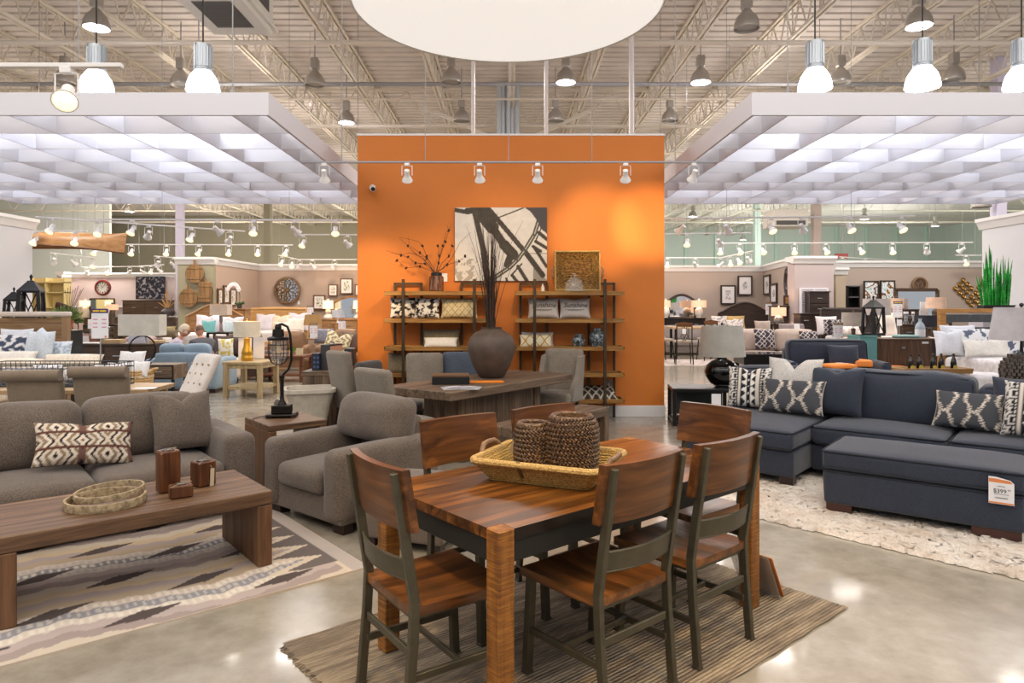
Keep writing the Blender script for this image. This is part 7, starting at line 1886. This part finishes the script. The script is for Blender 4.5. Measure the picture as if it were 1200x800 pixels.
picture('upper dark framed print with a small leaf motif in the right bedroom', 864, 323, 881, 346, 24.95, ESP, motif(2), ft=.05)
for x0, y0, x1, y1, lb, s_ in ((896.5, 322, 903.8, 345.5, 'upper narrow framed print on the side wall of the right bedroom', 3), (904.5, 332, 911.8, 355.5, 'lower narrow framed print on the side wall of the right bedroom', 4)):
    wall_pic(lb, (px(895, Yd), Yd), (px(932, 20.6), 20.6), x0, y0, x1, y1, ESP, motif(s_), .06)
p = V((px(926.5, 21.13), 21.13, pz(330.5, 21.13))); aw = atan2(20.6 - Yd, px(932, 20.6) - px(895, Yd))
o = thing('oval_mirror', 'oval mirror with dark scalloped frame beside the pillar', 'mirror', p + V((sin(aw) * .1, -cos(aw) * .1, 0)), aw)
b = MB()
for k in range(34): a = k * 2 * pi / 34; b.ell((.31 * cos(a), -.01, .42 * sin(a)), (.05, .03, .05), 8, 6)
b.tube([(.25 * cos(a_ * pi / 20), 0, .33 * sin(a_ * pi / 20)) for a_ in range(40)], .05, 8, True); b.build('scalloped_frame', plain('dark_pewter', (62, 58, 60), .4, .4), o)
b = MB(); b.prism([(.24 * cos(a_ * pi / 16), .31 * sin(a_ * pi / 16)) for a_ in range(32)], 0, .02, 'y'); b.build('mirror_glass', plain('mirror_glass', (226, 230, 232), .03, 1.), o)
o, zb = bed('dark bed with arched headboard and gold pillow right of the orange wall', 843, 902, 354.5, 23.6, ESP, .35, 386, 2.0)
GLDF = fabric('gold_satin', (186, 152, 92), (216, 184, 124), 90, .3); FLO = lambda u, v: (150, 146, 150) if NZ.noise(V((u * 6, v * 6, 6))) > .12 else (228, 220, 216)
bpil('gold pillow on the dark arched bed', GLDF, 861, 23.2, zb, .74, .46); bpil('white floral pillow at the left on the dark arched bed', PRT, 844, 23.0, zb, .56, .46, cfn=FLO, rz=.1)
bpil('small floral pillow before the gold pillow', PRT, 859, 22.8, zb, .42, .32, cfn=FLO); bpil('silver floral pillow at the right of the gold pillow', PRT, 865.5, 22.85, zb, .34, .36, cfn=FLO, rz=-.2)
chest('tall dark chest of drawers under the oval mirror', 907, 924, 358, 20.66, ESP, 5, 1, .4)
picture('small dark framed gold print standing on the tall dark chest', 917.5, 346, 925.5, 357.8, 20.8, ESP, lambda u, v: (176, 140, 90) if NZ.noise(V((u * 5, v * 5, 3))) < .15 else (90, 66, 44), ft=.05)
sign('sale sign hanging before the dark arched headboard', 897.3, 354, 904.5, 368.5, 21.5, .0)
stand('dark nightstand under the mercury glass lamp', 912, pz(379.5, 20.2), 20.2, .6, .4, EBO)
table_lamp('table_lamp', 'lit lamp with round mercury glass base beside the dark arched bed', 912.5, 379.5, 359, 20.2, (8.3, 360, 370), [(0, 0), (3, 0), (3, 1), (4.6, 2.4), (5.6, 5), (4.8, 8.2), (2, 9.6), (0, 10)], LITP, plain('mercury_glass', (190, 184, 178), .15, .5), 1., 40)
# counter stools and table
STO = fabric('stool_linen', (146, 130, 114), (174, 158, 142), 200, .3)
def stool(label, x, yb, Y, rz):
    o = thing('counter_stool', label, 'stool', (px(x, Y), Y, 0), rz, None); zt = pz(377, Y) if Y < 19.5 else pz(374.5, Y)
    zs = .66; b = MB(); b.soft((-.23, -.22, zs - .07), (.23, .22, zs), .03, (0, 0, (0, .015))); b.build('seat', STO, o)
    b = MB(); b.prism([(-.21, zt - .13), (-.22, zt - .03), (-.12, zt - .02), (0, zt), (.12, zt - .02), (.22, zt - .03), (.21, zt - .13)], .2, .235, 'y'); b.build('top_rail', BACKW, o)
    for sx in (-1, 1):
        b = MB(); b.tube([(sx * .23, .26, 0), (sx * .2, .21, zs), (sx * .2, .215, zt - .05)], .016, 6); b.build('back_leg', IRON, o)
        b = MB(); b.tube([(sx * .22, -.24, 0), (sx * .19, -.18, zs - .06)], .016, 6); b.build('front_leg', IRON, o)
    b = MB()
    for s in (-1, 1): b.tube([(s * .03, .21, zs), (s * .1, .215, zs + .12), (s * .02, .215, zs + .24), (s * .07, .215, zt - .12)], .009, 6); b.tube([(s * .03, .21, zs), (-s * .06, .215, zs + .2), (s * .0, .215, zt - .12)], .008, 6)
    b.build('scroll_back', IRON, o)
    b = MB(); b.tube([(-.215, -.22, .25), (.215, -.22, .25), (.225, .245, .25), (-.225, .245, .25)], .01, 5, True); b.build('footrest', IRON, o); return o
o = stool('counter stool with wooden top rail and white tag, nearest the orange wall', 801, 425, 18.6, pi - .15)
b = MB(); b.box((-.04, .25, .84), (.06, .256, .98), 0); b.build('white_tag', PAPER, o)
stool('counter stool behind the ball lamp shade, second from the orange wall', 829, 421, 20., pi + .2)
stool('counter stool cut off by the orange wall, seat only in view', 777, 421, 19.6, pi - 1.2)
o = thing('counter_table', 'tall dark counter table with pale top before the grey settee', 'table', (px(815, 20.6), 20.8, 0))
b = MB(); b.box((-.75, -.4, .9), (.75, .4, .96), .01); b.build('tabletop', PALEW, o)
for sx in (-.65, .6):
    for sy in (-.34, .28): b = MB(); b.box((sx, sy, 0), (sx + .07, sy + .07, .9), .004); b.build('leg', IRON, o)
SETT = fabric('grey_settee', (128, 118, 116), (158, 148, 146), 160, .3)
sofa('settee', 'grey settee behind the tall counter table', 'settee', (px(812, 22), 22.1, 0), 0, 2.0, .8, SETT, 2, .16, .62, .48, .95)
b = MB(); nu = 40
RUGF = vcol('faded_rug', .95, 200, .3); b.grid(lambda u, v: ((u - .5) * 2.6, (v - .5) * 2.2, .008), 52, 44); b.cols = [rgb((176, 160, 156) if NZ.noise(V((i * .3, j * .3, 1))) > .02 else (206, 196, 192)) for j in range(45) for i in range(53)]
b.box((-1.3, -1.1, 0), (1.3, 1.1, .007), .002); b.cols += [rgb((190, 178, 172))] * 24
one(b, 'faded_rug', RUGF, 'faded grey and mauve rug under the counter stools', 'rug', (px(812, 19.2), 19.2, 0))
# beige sofa with lattice pillows, coffee table
BEI = fabric('beige_linen', (160, 142, 132), (190, 174, 164), 220, .3)
Ybs = 16.6; o = sofa('sofa', 'beige sofa with two dark lattice pillows behind the ball lamp', 'sofa', (px(908, Ybs), 16.0, 0), -.05, 2.25, .98, BEI, 2, .2, .68, .52, 1.03)
def lattice(u, v):
    a, c_ = (u * 4 + v * 4) % 1, (u * 4 - v * 4 + 4) % 1; return (222, 216, 212) if a < .13 or c_ < .13 else (62, 54, 64)
bpil('dark lattice pattern pillow at the left of the beige sofa', PRT, 897.5, 16.35, .55, .52, .5, cfn=lattice, n=26, t=.18, rz=.1)
bpil('dark lattice pattern pillow at the right of the beige sofa', PRT, 949, 16.4, .56, .46, .44, cfn=lattice, n=26, t=.18)
bpil('round taupe pillow peeking above the beige sofa', BEI, 894.5, 17.6, .86, .42, .36)
soft_chair('grey tufted chair with white card behind the beige sofa', (px(930, 18.6), 18.4, 0), 0, fabric('grey_tuft', (122, 110, 110), (150, 138, 138), 180, .3), pz(379.5, 18.6), .66, tuft=plain('tuft_dark', (100, 90, 90), .8))
b = MB(); b.box((-.07, -.004, 0), (.07, .004, .14), .001); one(b, 'white_card', PAPER, 'white card standing on top of the beige sofa back', 'card', (px(935.5, 17.15), 17.22, pz(385.6, 17.15)), (-.15, 0, 0))
Yct = 14.6; zc = pz(414.5, Yct); o = thing('coffee_table', 'dark square coffee table before the beige sofa', 'table', (px(898, Yct), 14.85, 0), -.05)
b = MB(); b.box((-.5, -.4, zc - .22), (.5, .4, zc), .006); b.build('body', EBO, o); b = MB(); b.box((-.47, -.37, zc), (.47, .37, zc + .008), .002); b.build('glass_top', plain('dark_glass_top', (72, 66, 66), .08), o)
for sx in (-.48, .4):
    for sy in (-.38, .3): b = MB(); b.box((sx, sy, 0), (sx + .08, sy + .08, zc - .2), .003); b.build('leg', EBO, o)
b = MB(); b.box((-.08, -.002, 0), (.08, .002, .1), 0)
# pillar corner: shutter panel, tall chest, dresser, dark headboard
SHT = plain('shutter_white', (226, 222, 230), .5)
Yk = 20.2; o = thing('shutter_panel', 'white louvred shutter panel on the mauve pillar', 'shutter', (px(937.5, Yk), Yk + .03, pz(372, Yk))); w = px(971, Yk) - px(937.5, Yk); h = pz(337, Yk) - pz(372, Yk)
b = MB()
for q in (((0, 0), (w, .06)), ((0, h - .06), (w, h)), ((0, .06), (.06, h - .06)), ((w - .06, .06), (w, h - .06)), ((w / 2 - .03, .06), (w / 2 + .03, h - .06))): b.box((q[0][0], -.03, q[0][1]), (q[1][0], .03, q[1][1]), .003)
b.build('frame', SHT, o)
b = MB()
for r_ in range(14):
    z = .09 + r_ * (h - .18) / 13; b.T = Tm((0, 0, z), .5, 0, 0); b.box((.06, -.03, -.004), (w - .06, .03, .004), 0)
b.build('louvres', SHT, o)
chest('tall dark chest before the white shutter panel', 949, 972, 341, 19.9, ESP, 6, 1, .34); chest('low dark dresser before the mauve pillar', 938, 964.5, 367, 19.3, ESP, 4, 2, .45)
o, zb = bed('dark plank bed with lattice pillows before the mauve pillar', 964, 1041, 361.8, 18.0, ESP, 0, 388, 2.2, quilt=fabric('floral_quilt', (206, 186, 180), (236, 224, 220), 16, .4))
bpil('white lattice pillow at the left of the dark plank bed', PRT, 970, 17.6, zb, .56, .5, cfn=lambda u, v: (222, 214, 218) if u < .3 or v > .8 else lattice(u, v), n=24)
bpil('white lattice pillow behind the small sale sign', PRT, 985, 17.5, zb, .5, .42, cfn=lattice, n=24)
bpil('pale floral pillow at the foot of the dark plank bed', PRT, 996, 16.2, zb + .03, .62, .3, cfn=lambda u, v: (206, 190, 186) if NZ.noise(V((u * 5, v * 4, 8))) > .1 else (230, 222, 216), tilt=-.7, t=.22)
bpil('pink white rumpled pillow right of the black lantern', FLUF, 1041, 16.5, zb, .5, .62, tilt=-.3)
sign('sale sign standing at the foot of the dark plank bed', 976.8, 378, 987.8, 396, 14.5, .0)
table_lamp('table_lamp', 'lamp with plain grey box shade above the dark plank bed, left of the lantern', 1000, 397, 364, 14.6, (12.8, 366, 382), [(0, 0), (4, 0), (4, 2), (2, 4), (2.6, 12), (0, 13)], fabric('mushroom_shade', (160, 148, 138), (182, 170, 160), 300, .2), CARV, .97)
stand('dark table under the grey box shade lamp', 1000, pz(397, 14.6), 14.6, .45, .4, EBO)
table_lamp('table_lamp', 'lamp with large grey shade behind the black lantern', 1027, 396, 349, 15.4, (15.3, 350, 369), [(0, 0), (5, 0), (5, 2), (3, 5), (4, 14), (2, 22), (0, 24)], fabric('stone_shade', (172, 162, 160), (194, 184, 182), 300, .2), CARV, .94)
stand('dark table behind the black lantern', 1027, pz(396, 15.4), 15.4, .5, .4, EBO)
# far right showroom
o = thing('bookcase', 'black open bookcase beside the tan stub wall', 'bookcase', (px(991.5, 22), 21.9, 0)); w = px(1006, 22) - px(991.5, 22); zt = pz(335, 22)
for x in (0, w - .04): b = MB(); b.box((x, 0, 0), (x + .04, .4, zt), .003); b.build('side_panel', EBO, o)
for r_ in range(7): z = .1 + r_ * (zt - .13) / 6; b = MB(); b.box((.04, .0, z), (w - .04, .38, z + .04), .002); b.build('shelf', plain('grey_shelf', (86, 84, 90), .5), o)
b = MB(); b.box((.04, .38, .05), (w - .04, .4, zt), 0); b.build('back_panel', EBO, o)
def agate(seed):
    def f(u, v):
        n = NZ.noise(V((u * 1.6 + seed, v * 1.6, seed))) + .22 * NZ.noise(V((u * 5, v * 5, seed + 3))); k_ = (n * 1.9) % 1
        return [(240, 238, 236), (150, 190, 206), (238, 234, 230), (196, 160, 110), (110, 74, 52), (66, 70, 120), (236, 232, 226), (206, 214, 220)][int(k_ * 8)]
    return f
picture('left one of two agate patterned pictures in dark frames', 1011.3, 329, 1029, 352.5, 22.3, ESP, agate(1), ft=.04, n=44); picture('right one of two agate patterned pictures in dark frames', 1030.5, 328.5, 1048, 352.5, 22.3, ESP, agate(7), ft=.04, n=44)
clockface('openwork brown wooden wall clock above the dark dresser mirror', 1077.8, 333.5, 9.4, 22.3, plain('clock_brown', (122, 96, 70), .6), None, openwork=True)
Yq = 20.4; wmirror('wide dark framed mirror on the dark tall dresser at the right', 1050, 339.5, 1098.5, 372, Yq, DKO, 0, .1)
chest('dark dresser under the wide dark framed mirror', 1046, 1102, 377, 19.8, DKO, 4, 2, .5)
b = MB(); b.box((0, 0, 0), (px(1076, 19.6) - px(1058, 19.6), .3, .05), .004); b.box((0, 0, -.05), (.04, .3, 0), 0); b.box((px(1076, 19.6) - px(1058, 19.6) - .04, 0, -.05), (px(1076, 19.6) - px(1058, 19.6), .3, 0), 0)
chest('narrow dark hutch in front of the wide mirror', 1057, 1077, 362, 19.1, DKO, 5, 1, .4)
for i, x in enumerate((1060.5, 1065.5, 1070)):
    Y = 17.6; zb0 = pz(379.5, Y); o = thing('candle_stand', 'white votive candle on a silver crossed stand, ' + ('left one', 'middle one', 'right one')[i] + ' of three', 'candle holder', (px(x, Y), Y + .1 * (i % 2), zb0)); k = Y / FPX
    b = MB()
    for s in (-1, 1): b.tube([(s * 2 * k, 0, 0), (-s * .4 * k, 0, 7 * k), (-s * 1.5 * k, 0, 12 * k)], .01, 5)
    b.build('crossed_stand', STEEL, o); b = MB(); b.lathe([(0, 12 * k), (1.6 * k, 12 * k), (1.7 * k, 14.5 * k), (0, 14.5 * k)], 14); b.build('candle', PAPER, o)
chest('dark side cabinet under the three white candle stands', 1056, 1074, 379.5, 17.5, DKO, 3, 1, .4)
sign('sale sign with purple header right of the black lantern', 1046.5, 353, 1057.3, 372, 16.3, .0); sign('small pale sign below the sale sign, right of the lantern', 1051, 374.3, 1057, 381.5, 16.1, .0, True, False, 1)
sign('lilac sign before the wide dark mirror', 1078, 353.5, 1087.5, 368.5, 17.2, .0, True, False, 0)
stand('dark tall stand under the salmon shade lamp', 1097, pz(377, 16.8), 16.8, .5, .45, DKO)
table_lamp('table_lamp', 'lamp with salmon shade and dark column base left of the honey headboard', 1097, 377, 347, 16.8, (10.8, 348.3, 361.3), [(0, 0), (5, 0), (5.5, 3), (3.4, 4), (4.6, 12), (2.4, 15), (0, 16)], fabric('salmon_shade', (206, 172, 150), (226, 194, 172), 300, .2), CARV, .95)
table_lamp('table_lamp', 'lamp with salmon shade behind the sale sign, right of the large grey shade', 1050, 372, 348, 18.5, (8.2, 349.3, 361), [(0, 0), (4, 0), (4, 2), (2, 6), (0, 11)], fabric('salmon_shade2', (206, 172, 150), (226, 194, 172), 300, .2), CARV, .97); stand('dark stand under the salmon lamp behind the sale sign', 1050, pz(372, 18.5), 18.5, .4, .4, DKO)
table_lamp('table_lamp', 'small lamp with mauve grey shade left of the wide mirror glass', 1059.5, 372, 349, 18.6, (4.6, 350, 362), [(0, 0), (3, 0), (2, 6), (0, 10)], fabric('mauve_shade', (166, 152, 150), (186, 172, 170), 300, .2), CARV, .97, finial=False); stand('dark stand under the mauve grey shaded lamp', 1059.5, pz(372, 18.6), 18.6, .35, .35, DKO)
table_lamp('table_lamp', 'lamp with wide black drum shade behind the glass bottle', 1085.5, 397, 368, 13.75, (12.5, 369.5, 382.5), [(0, 0), (4, 0), (4, 1.5), (1.5, 3), (1.5, 13), (0, 14)], plain('black_shade', (40, 40, 50), .7), CARV, 1., finial=False)
# gold bubble wall sculpture
GLB2 = plain('antique_gold', (176, 142, 84), .25, .8)
Yq = 22.38; o = thing('wall_sculpture', 'gold bubble wall sculpture of round domes at the right', 'wall decor', at(1140, 343, Yq)); k = Yq / FPX
for x, y in ((1128.3, 328.4), (1124, 333.5), (1133, 333), (1119.2, 338), (1128.5, 337.7), (1137.7, 337.7), (1124, 342.8), (1133, 342), (1128.5, 347), (1147, 337), (1151.5, 332), (1151.5, 341.7), (1143, 343.2), (1138, 348), (1147.5, 347.7), (1133.7, 352.6), (1143, 352.6), (1152, 352.5), (1138.2, 357), (1147.2, 357)):
    b = MB(Tm(((x - 1140) * k, 0, (343 - y) * k), pi / 2, 0, 0)); b.lathe([(2.9 * k, -.0), (2.9 * k, .03), (2.4 * k, .05), (1.6 * k, .03), (.9 * k, .06), (0, .075)], 18); b.build('dome', GLB2, o)
b = MB()
for (xa, ya), (xb, yb_) in (((1128, 328), (1119, 338)), ((1128, 328), (1138, 338)), ((1119, 338), (1129, 347)), ((1137, 338), (1147, 348)), ((1129, 347), (1139, 357)), ((1152, 332), (1134, 352)), ((1147, 337), (1152, 342)), ((1143, 343), (1152, 352)), ((1134, 352), (1139, 357)), ((1152, 352), (1147, 357)), ((1129, 347), (1138, 338)), ((1138, 348), (1147, 357))): b.tube([((xa - 1140) * k, 0, (343 - ya) * k), ((xb - 1140) * k, 0, (343 - yb_) * k)], .012, 5)
b.build('wire_link', GLB2, o)
q = at(1001, 306, 24.0); o = thing('exit_sign', 'small red ceiling sign behind the tan column', 'sign', (px(986, 26.5), 26.5, pz(300, 26.5)))
b = MB(); b.box((-.25, -.04, -.1), (.25, .04, .1), .005); b.build('body', plain('red_sign', (206, 110, 110), .5), o); b = MB(); b.tube([(0, 0, .1), (0, 0, 7.4 - pz(300, 26.5))], .01, 5); b.build('rod', CABLE, o)

# ------------------------------------------------------------------ two men seated beyond the blue sofa
def skin_body(name, edges, pts, rad, mat, parent=None, sub=1):
    me = D.meshes.new(name); me.from_pydata(pts, edges, []); o = D.objects.new(name, me); COL.objects.link(o)
    m = o.modifiers.new('Skin', 'SKIN'); sv = me.skin_vertices[0].data
    for i, r_ in enumerate(rad): sv[i].radius = r_ if isinstance(r_, tuple) else (r_, r_)
    sv[0].use_root = True
    s = o.modifiers.new('Subdivision', 'SUBSURF'); s.levels = s.render_levels = sub
    dg = bpy.context.evaluated_depsgraph_get(); me2 = D.meshes.new_from_object(o.evaluated_get(dg)); D.objects.remove(o); D.meshes.remove(me)
    me2.polygons.foreach_set('use_smooth', [True] * len(me2.polygons)); me2.materials.clear(); me2.materials.append(mat)
    o = D.objects.new(name, me2); COL.objects.link(o)
    if parent: o.parent = parent
    return o
SKIN = plain('skin_tone', (206, 150, 122), .5, Subsurface_Weight=.1)
def man(label, loc, rz, hairm, shirtm, bald=0., look=.25, glasses=False):
    """seated and leaning forward, faces -y; loc = head centre in plan"""
    R_ = Euler((0, 0, rz)).to_matrix() @ V((0, -.27, 0)); o = thing('person', label, 'person', (loc[0] - R_.x, loc[1] - R_.y, 0), rz); hp = .57; b = MB()
    # bare body: neck and head, arms and hands as one surface
    pts = [(0, .02, hp), (0, -.04, hp + .18), (0, -.14, hp + .33), (0, -.2, hp + .40), (0, -.235, hp + .46)]; rad = [(.13, .1), (.14, .1), (.15, .09), (.06, .055), (.055, .055)]; ed = [(0, 1), (1, 2), (2, 3), (3, 4)]
    for s in (-1, 1):
        k = len(pts); pts += [(s * .18, -.15, hp + .33), (s * .23, -.17, hp + .13), (s * .2, -.35, hp + .11), (s * .17, -.43, hp + .1), (s * .155, -.49, hp + .1)]
        rad += [.062, .05, .036, (.026, .02), (.036, .018)]; ed += [(2, k), (k, k + 1), (k + 1, k + 2), (k + 2, k + 3), (k + 3, k + 4)]
        for f in range(4):
            j = len(pts); x = s * (.155 + .0) + (f - 1.5) * .02; l_ = (.06, .075, .07, .055)[f]
            pts += [(x, -.525, hp + .105), (x, -.525 - l_ * .5, hp + .1), (x, -.525 - l_ * .85, hp + .08)]; rad += [.0095, .0088, .0078]; ed += [(k + 4, j), (j, j + 1), (j + 1, j + 2)]
        j = len(pts); pts += [(s * .155 - s * .035, -.475, hp + .1), (s * .155 - s * .055, -.51, hp + .09)]; rad += [.011, .009]; ed += [(k + 3, j), (j, j + 1)]
        k = len(pts); pts += [(s * .1, -.05, hp), (s * .13, -.45, hp + .03), (s * .13, -.47, .1), (s * .13, -.58, .05)]; rad += [.1, .065, .045, (.045, .035)]; ed += [(0, k), (k, k + 1), (k + 1, k + 2), (k + 2, k + 3)]
    body = skin_body('body', ed, pts, rad, SKIN, o, 1)
    # head merged into the body surface
    hd = MB(); hc = V((0, -.27, hp + .555)); T0 = MX.Translation(hc) @ Euler((look, 0, 0)).to_matrix().to_4x4(); hd.T = T0
    def hs(u, v):
        a = 2 * pi * u; t_ = pi * v; x = .078 * sin(t_) * cos(a); y = .1 * sin(t_) * sin(a); z = -.122 * cos(t_)
        if z < -.02: y *= 1 + (.12 if y < 0 else -.25) * min(1, -z / .1); x *= 1 - .25 * min(1, -z / .12)
        if y < 0:
            nz = max(0, 1 - abs(x) / .018) * max(0, 1 - abs(z + .02) / .03); y -= .028 * nz
            ey = max(0, 1 - hypot((abs(x) - .032) / .018, (z - .012) / .014)); y += .012 * ey
            mo = max(0, 1 - hypot(x / .03, (z + .065) / .008)); y += .006 * mo; y -= .006 * max(0, 1 - hypot(x / .05, (z - .035) / .012))
        return (x, y, z)
    hd.grid(hs, 40, 28)
    for s in (-1, 1): hd.ell((s * .08, .012, -.005), (.012, .02, .032), 10, 8)
    me = hd.build('head', SKIN); bm_ = __import__('bmesh').new(); bm_.from_mesh(body.data); bm_.from_mesh(me.data); bm_.to_mesh(body.data); bm_.free(); D.objects.remove(me)
    body.data.polygons.foreach_set('use_smooth', [True] * len(body.data.polygons))
    h = MB(); h.T = T0
    def hr(u, v):
        a = 2 * pi * u; t_ = pi * (.02 + .98 * v); p_ = V(hs(u, 1 - v * .62)) * 1.045; return (p_.x, p_.y + .004, p_.z)
    if bald < .5: h.grid(lambda u, v: (lambda q: (q[0], max(q[1], -.072 + .05 * (1 - v)) if q[2] < .09 else q[1], q[2]))(hr(u, v)), 30, 16)
    else: h.grid(lambda u, v: (lambda q: (q[0] * 1.01, q[1] * 1.01, q[2]))(V(hs(.02 + .46 * u, .42 + .26 * v)) * 1.03), 24, 8)
    h.build('hair', hairm, o)
    e = MB(); e.T = T0
    for s in (-1, 1): e.ell((s * .032, -.083, .012), (.011, .008, .008), 10, 6)
    e.build('eyes', PAPER, o)
    if glasses:
        g_ = MB(); g_.T = T0
        for s in (-1, 1): g_.tube([(s * .034 + .024 * cos(t_ * pi / 8), -.104, .01 + .017 * sin(t_ * pi / 8)) for t_ in range(16)], .003, 5, True); g_.tube([(s * .058, -.104, .014), (s * .082, .0, .014)], .003, 5)
        g_.tube([(-.01, -.108, .012), (.01, -.108, .012)], .003, 5); g_.build('glasses', BLACK, o)
    # clothes
    pts = [(0, .02, hp - .0), (0, -.04, hp + .18), (0, -.14, hp + .33), (0, -.185, hp + .39)]; rad = [(.15, .12), (.165, .125), (.175, .105), (.07, .068)]; ed = [(0, 1), (1, 2), (2, 3)]
    for s in (-1, 1): k = len(pts); pts += [(s * .19, -.15, hp + .33), (s * .235, -.17, hp + .13), (s * .2, -.34, hp + .11)]; rad += [.076, .064, .05]; ed += [(2, k), (k, k + 1), (k + 1, k + 2)]
    skin_body('shirt', ed, pts, rad, shirtm, o, 1)
    pts = [(0, .0, hp)]; rad = [(.15, .1)]; ed = []
    for s in (-1, 1): k = len(pts); pts += [(s * .1, -.06, hp), (s * .13, -.45, hp + .03), (s * .13, -.46, .12)]; rad += [.095, .08, .065]; ed += [(0, k), (k, k + 1), (k + 1, k + 2)]
    skin_body('trousers', ed, pts, rad, plain('navy_trousers', (50, 54, 70), .8), o, 1)
    for s in (-1, 1): b = MB(); b.soft((s * .13 - .05, -.66, 0), (s * .13 + .05, -.4, .1), .04, (0, 0, (0, .01))); b.build('shoe', BLACK, o)
    return o
man('white haired man with glasses in a lilac shirt, sitting on the blue sofa', (px(215.5, 13.1), 13.12), 2.1, plain('white_hair', (226, 214, 190), .8), plain('lilac_shirt', (206, 192, 206), .9), 0, .35, True)
man('bald man in a grey shirt sitting on the blue sofa', (px(231, 13.0), 13.1), -2.3, plain('grey_fringe', (120, 96, 80), .8), plain('grey_shirt', (92, 90, 96), .9), 1, .45)
# ------------------------------------------------------------------ light
w = D.worlds.new('World'); SC.world = w; w.use_nodes = True
w.node_tree.nodes['Background'].inputs[0].default_value = rgb((236, 238, 244)); w.node_tree.nodes['Background'].inputs[1].default_value = .55
FILL_COL = (255, 248, 238)
for x in (-6.5, -2.2, 2.2, 6.5):
    for y, p in ((-2.5, 80), (1.5, 75), (5.2, 60)):
        light('AREA', (x, y, 6.2), p, FILL_COL, 2.4, (x, y, 0))  # added soft overhead fill out of view, without fixtures
# added area lights over the canopies to brighten the lattice, no fixtures there
for s in (-1, 1):
    for x, y in ((3.6, 7.6), (6.2, 8.0), (8.4, 7.6), (4.6, 9.6), (7.4, 9.8), (3.6, 11.6), (6.0, 11.9), (8.5, 11.4)):
        light('AREA', (s * x, y, 4.35), 13, (238, 244, 255), .9, (s * x, y, 0), sizey=.25)
# added overhead fill lights for the halls behind, without fixtures
for x, y, p, c in ((-14, 16, 200, FILL_COL), (-9, 18.5, 190, (255, 240, 224)), (-5, 21, 190, (255, 236, 214)), (-15, 25, 240, (255, 244, 236)), (5, 21.5, 190, (255, 244, 236)), (9, 18, 190, FILL_COL), (13, 18.5, 210, FILL_COL), (5.5, 15, 150, FILL_COL), (-4.5, 15, 150, FILL_COL), (10.5, 13.5, 150, FILL_COL), (-10, 13, 150, FILL_COL), (0, 13, 110, FILL_COL)):
    light('AREA', (x, y, 5.9), p, c, 1.2, (x, y, 0))
for x, y in ((-16, 36), (-6, 36), (5, 40), (14, 40), (22, 40), (14, 30), (24, 30), (-18, 30)):
    light('POINT', (x, y, 4.3), 620 if x > 0 else 750, (246, 255, 250) if x > 0 else (255, 246, 232), .3)  # added fill lights to brighten the far walls and roof
for x in (-9, -4.5, 0, 4.5, 9):
    for y in (-1.5, 2.6, 5.6): light('POINT', (x, y, 5.6), 62 if y < 5 or abs(x) > 5 else 34, (255, 246, 238), .35)  # added fill in all directions to lift the dark roof deck
for x in (-13, -6, 6, 13):
    for y in (14.5, 20, 26): light('POINT', (x, y, 5.7), 85, (255, 244, 234), .3)  # the same added roof fill over the rear halls
# spots on the orange wall
for x, tx, tz, p, sp in ((380, 433, 345, 60, 42), (562, 480, 350, 40, 50), (630, 590, 300, 25, 60), (733, 700, 270, 75, 40), (813, 762, 262, 95, 34)):
    q = at(tx, tz, WY); light('SPOT', (px(x, TY), TY + .06, TZ - .22), p * 3.2, (255, 214, 150), .04, q, sp, .8)
# table track spots onto the dining set
for x, y, tx, ty, p in ((-.9, 1.3, .3, 3.2, 190), (1.6, 1.2, .8, 3.6, 190)):
    light('SPOT', (x, y, 3.6), p, (255, 214, 150), .05, (tx, ty, .5), 58, .8)

# ------------------------------------------------------------------ camera and view
cd = D.cameras.new('Camera'); cam = D.objects.new('Camera', cd); COL.objects.link(cam); SC.camera = cam
cam.location = (0, 0, EYE); cam.rotation_euler = (pi / 2, 0, 0)
cd.sensor_width = 36; cd.sensor_fit = 'HORIZONTAL'; cd.lens = FPX / 1200 * 36
cd.shift_x = (600 - CX) / 1200; cd.shift_y = -(400 - HY) / 1200; cd.clip_end = 200
vs_ = SC.view_settings; vs_.view_transform = 'Standard'; vs_.look = 'None'; vs_.gamma = 1; vs_.use_curve_mapping = False; vs_.exposure = 0.
cy = SC.cycles; cy.use_denoising = True; cy.max_bounces = 7; cy.diffuse_bounces = 3; cy.glossy_bounces = 3; cy.transmission_bounces = 5; cy.transparent_max_bounces = 8
cy.sample_clamp_indirect = 6; cy.caustics_reflective = False; cy.caustics_refractive = False; cy.use_light_tree = True
for o in list(SC.objects):
    if o.type == 'EMPTY' and not o.children: D.objects.remove(o)
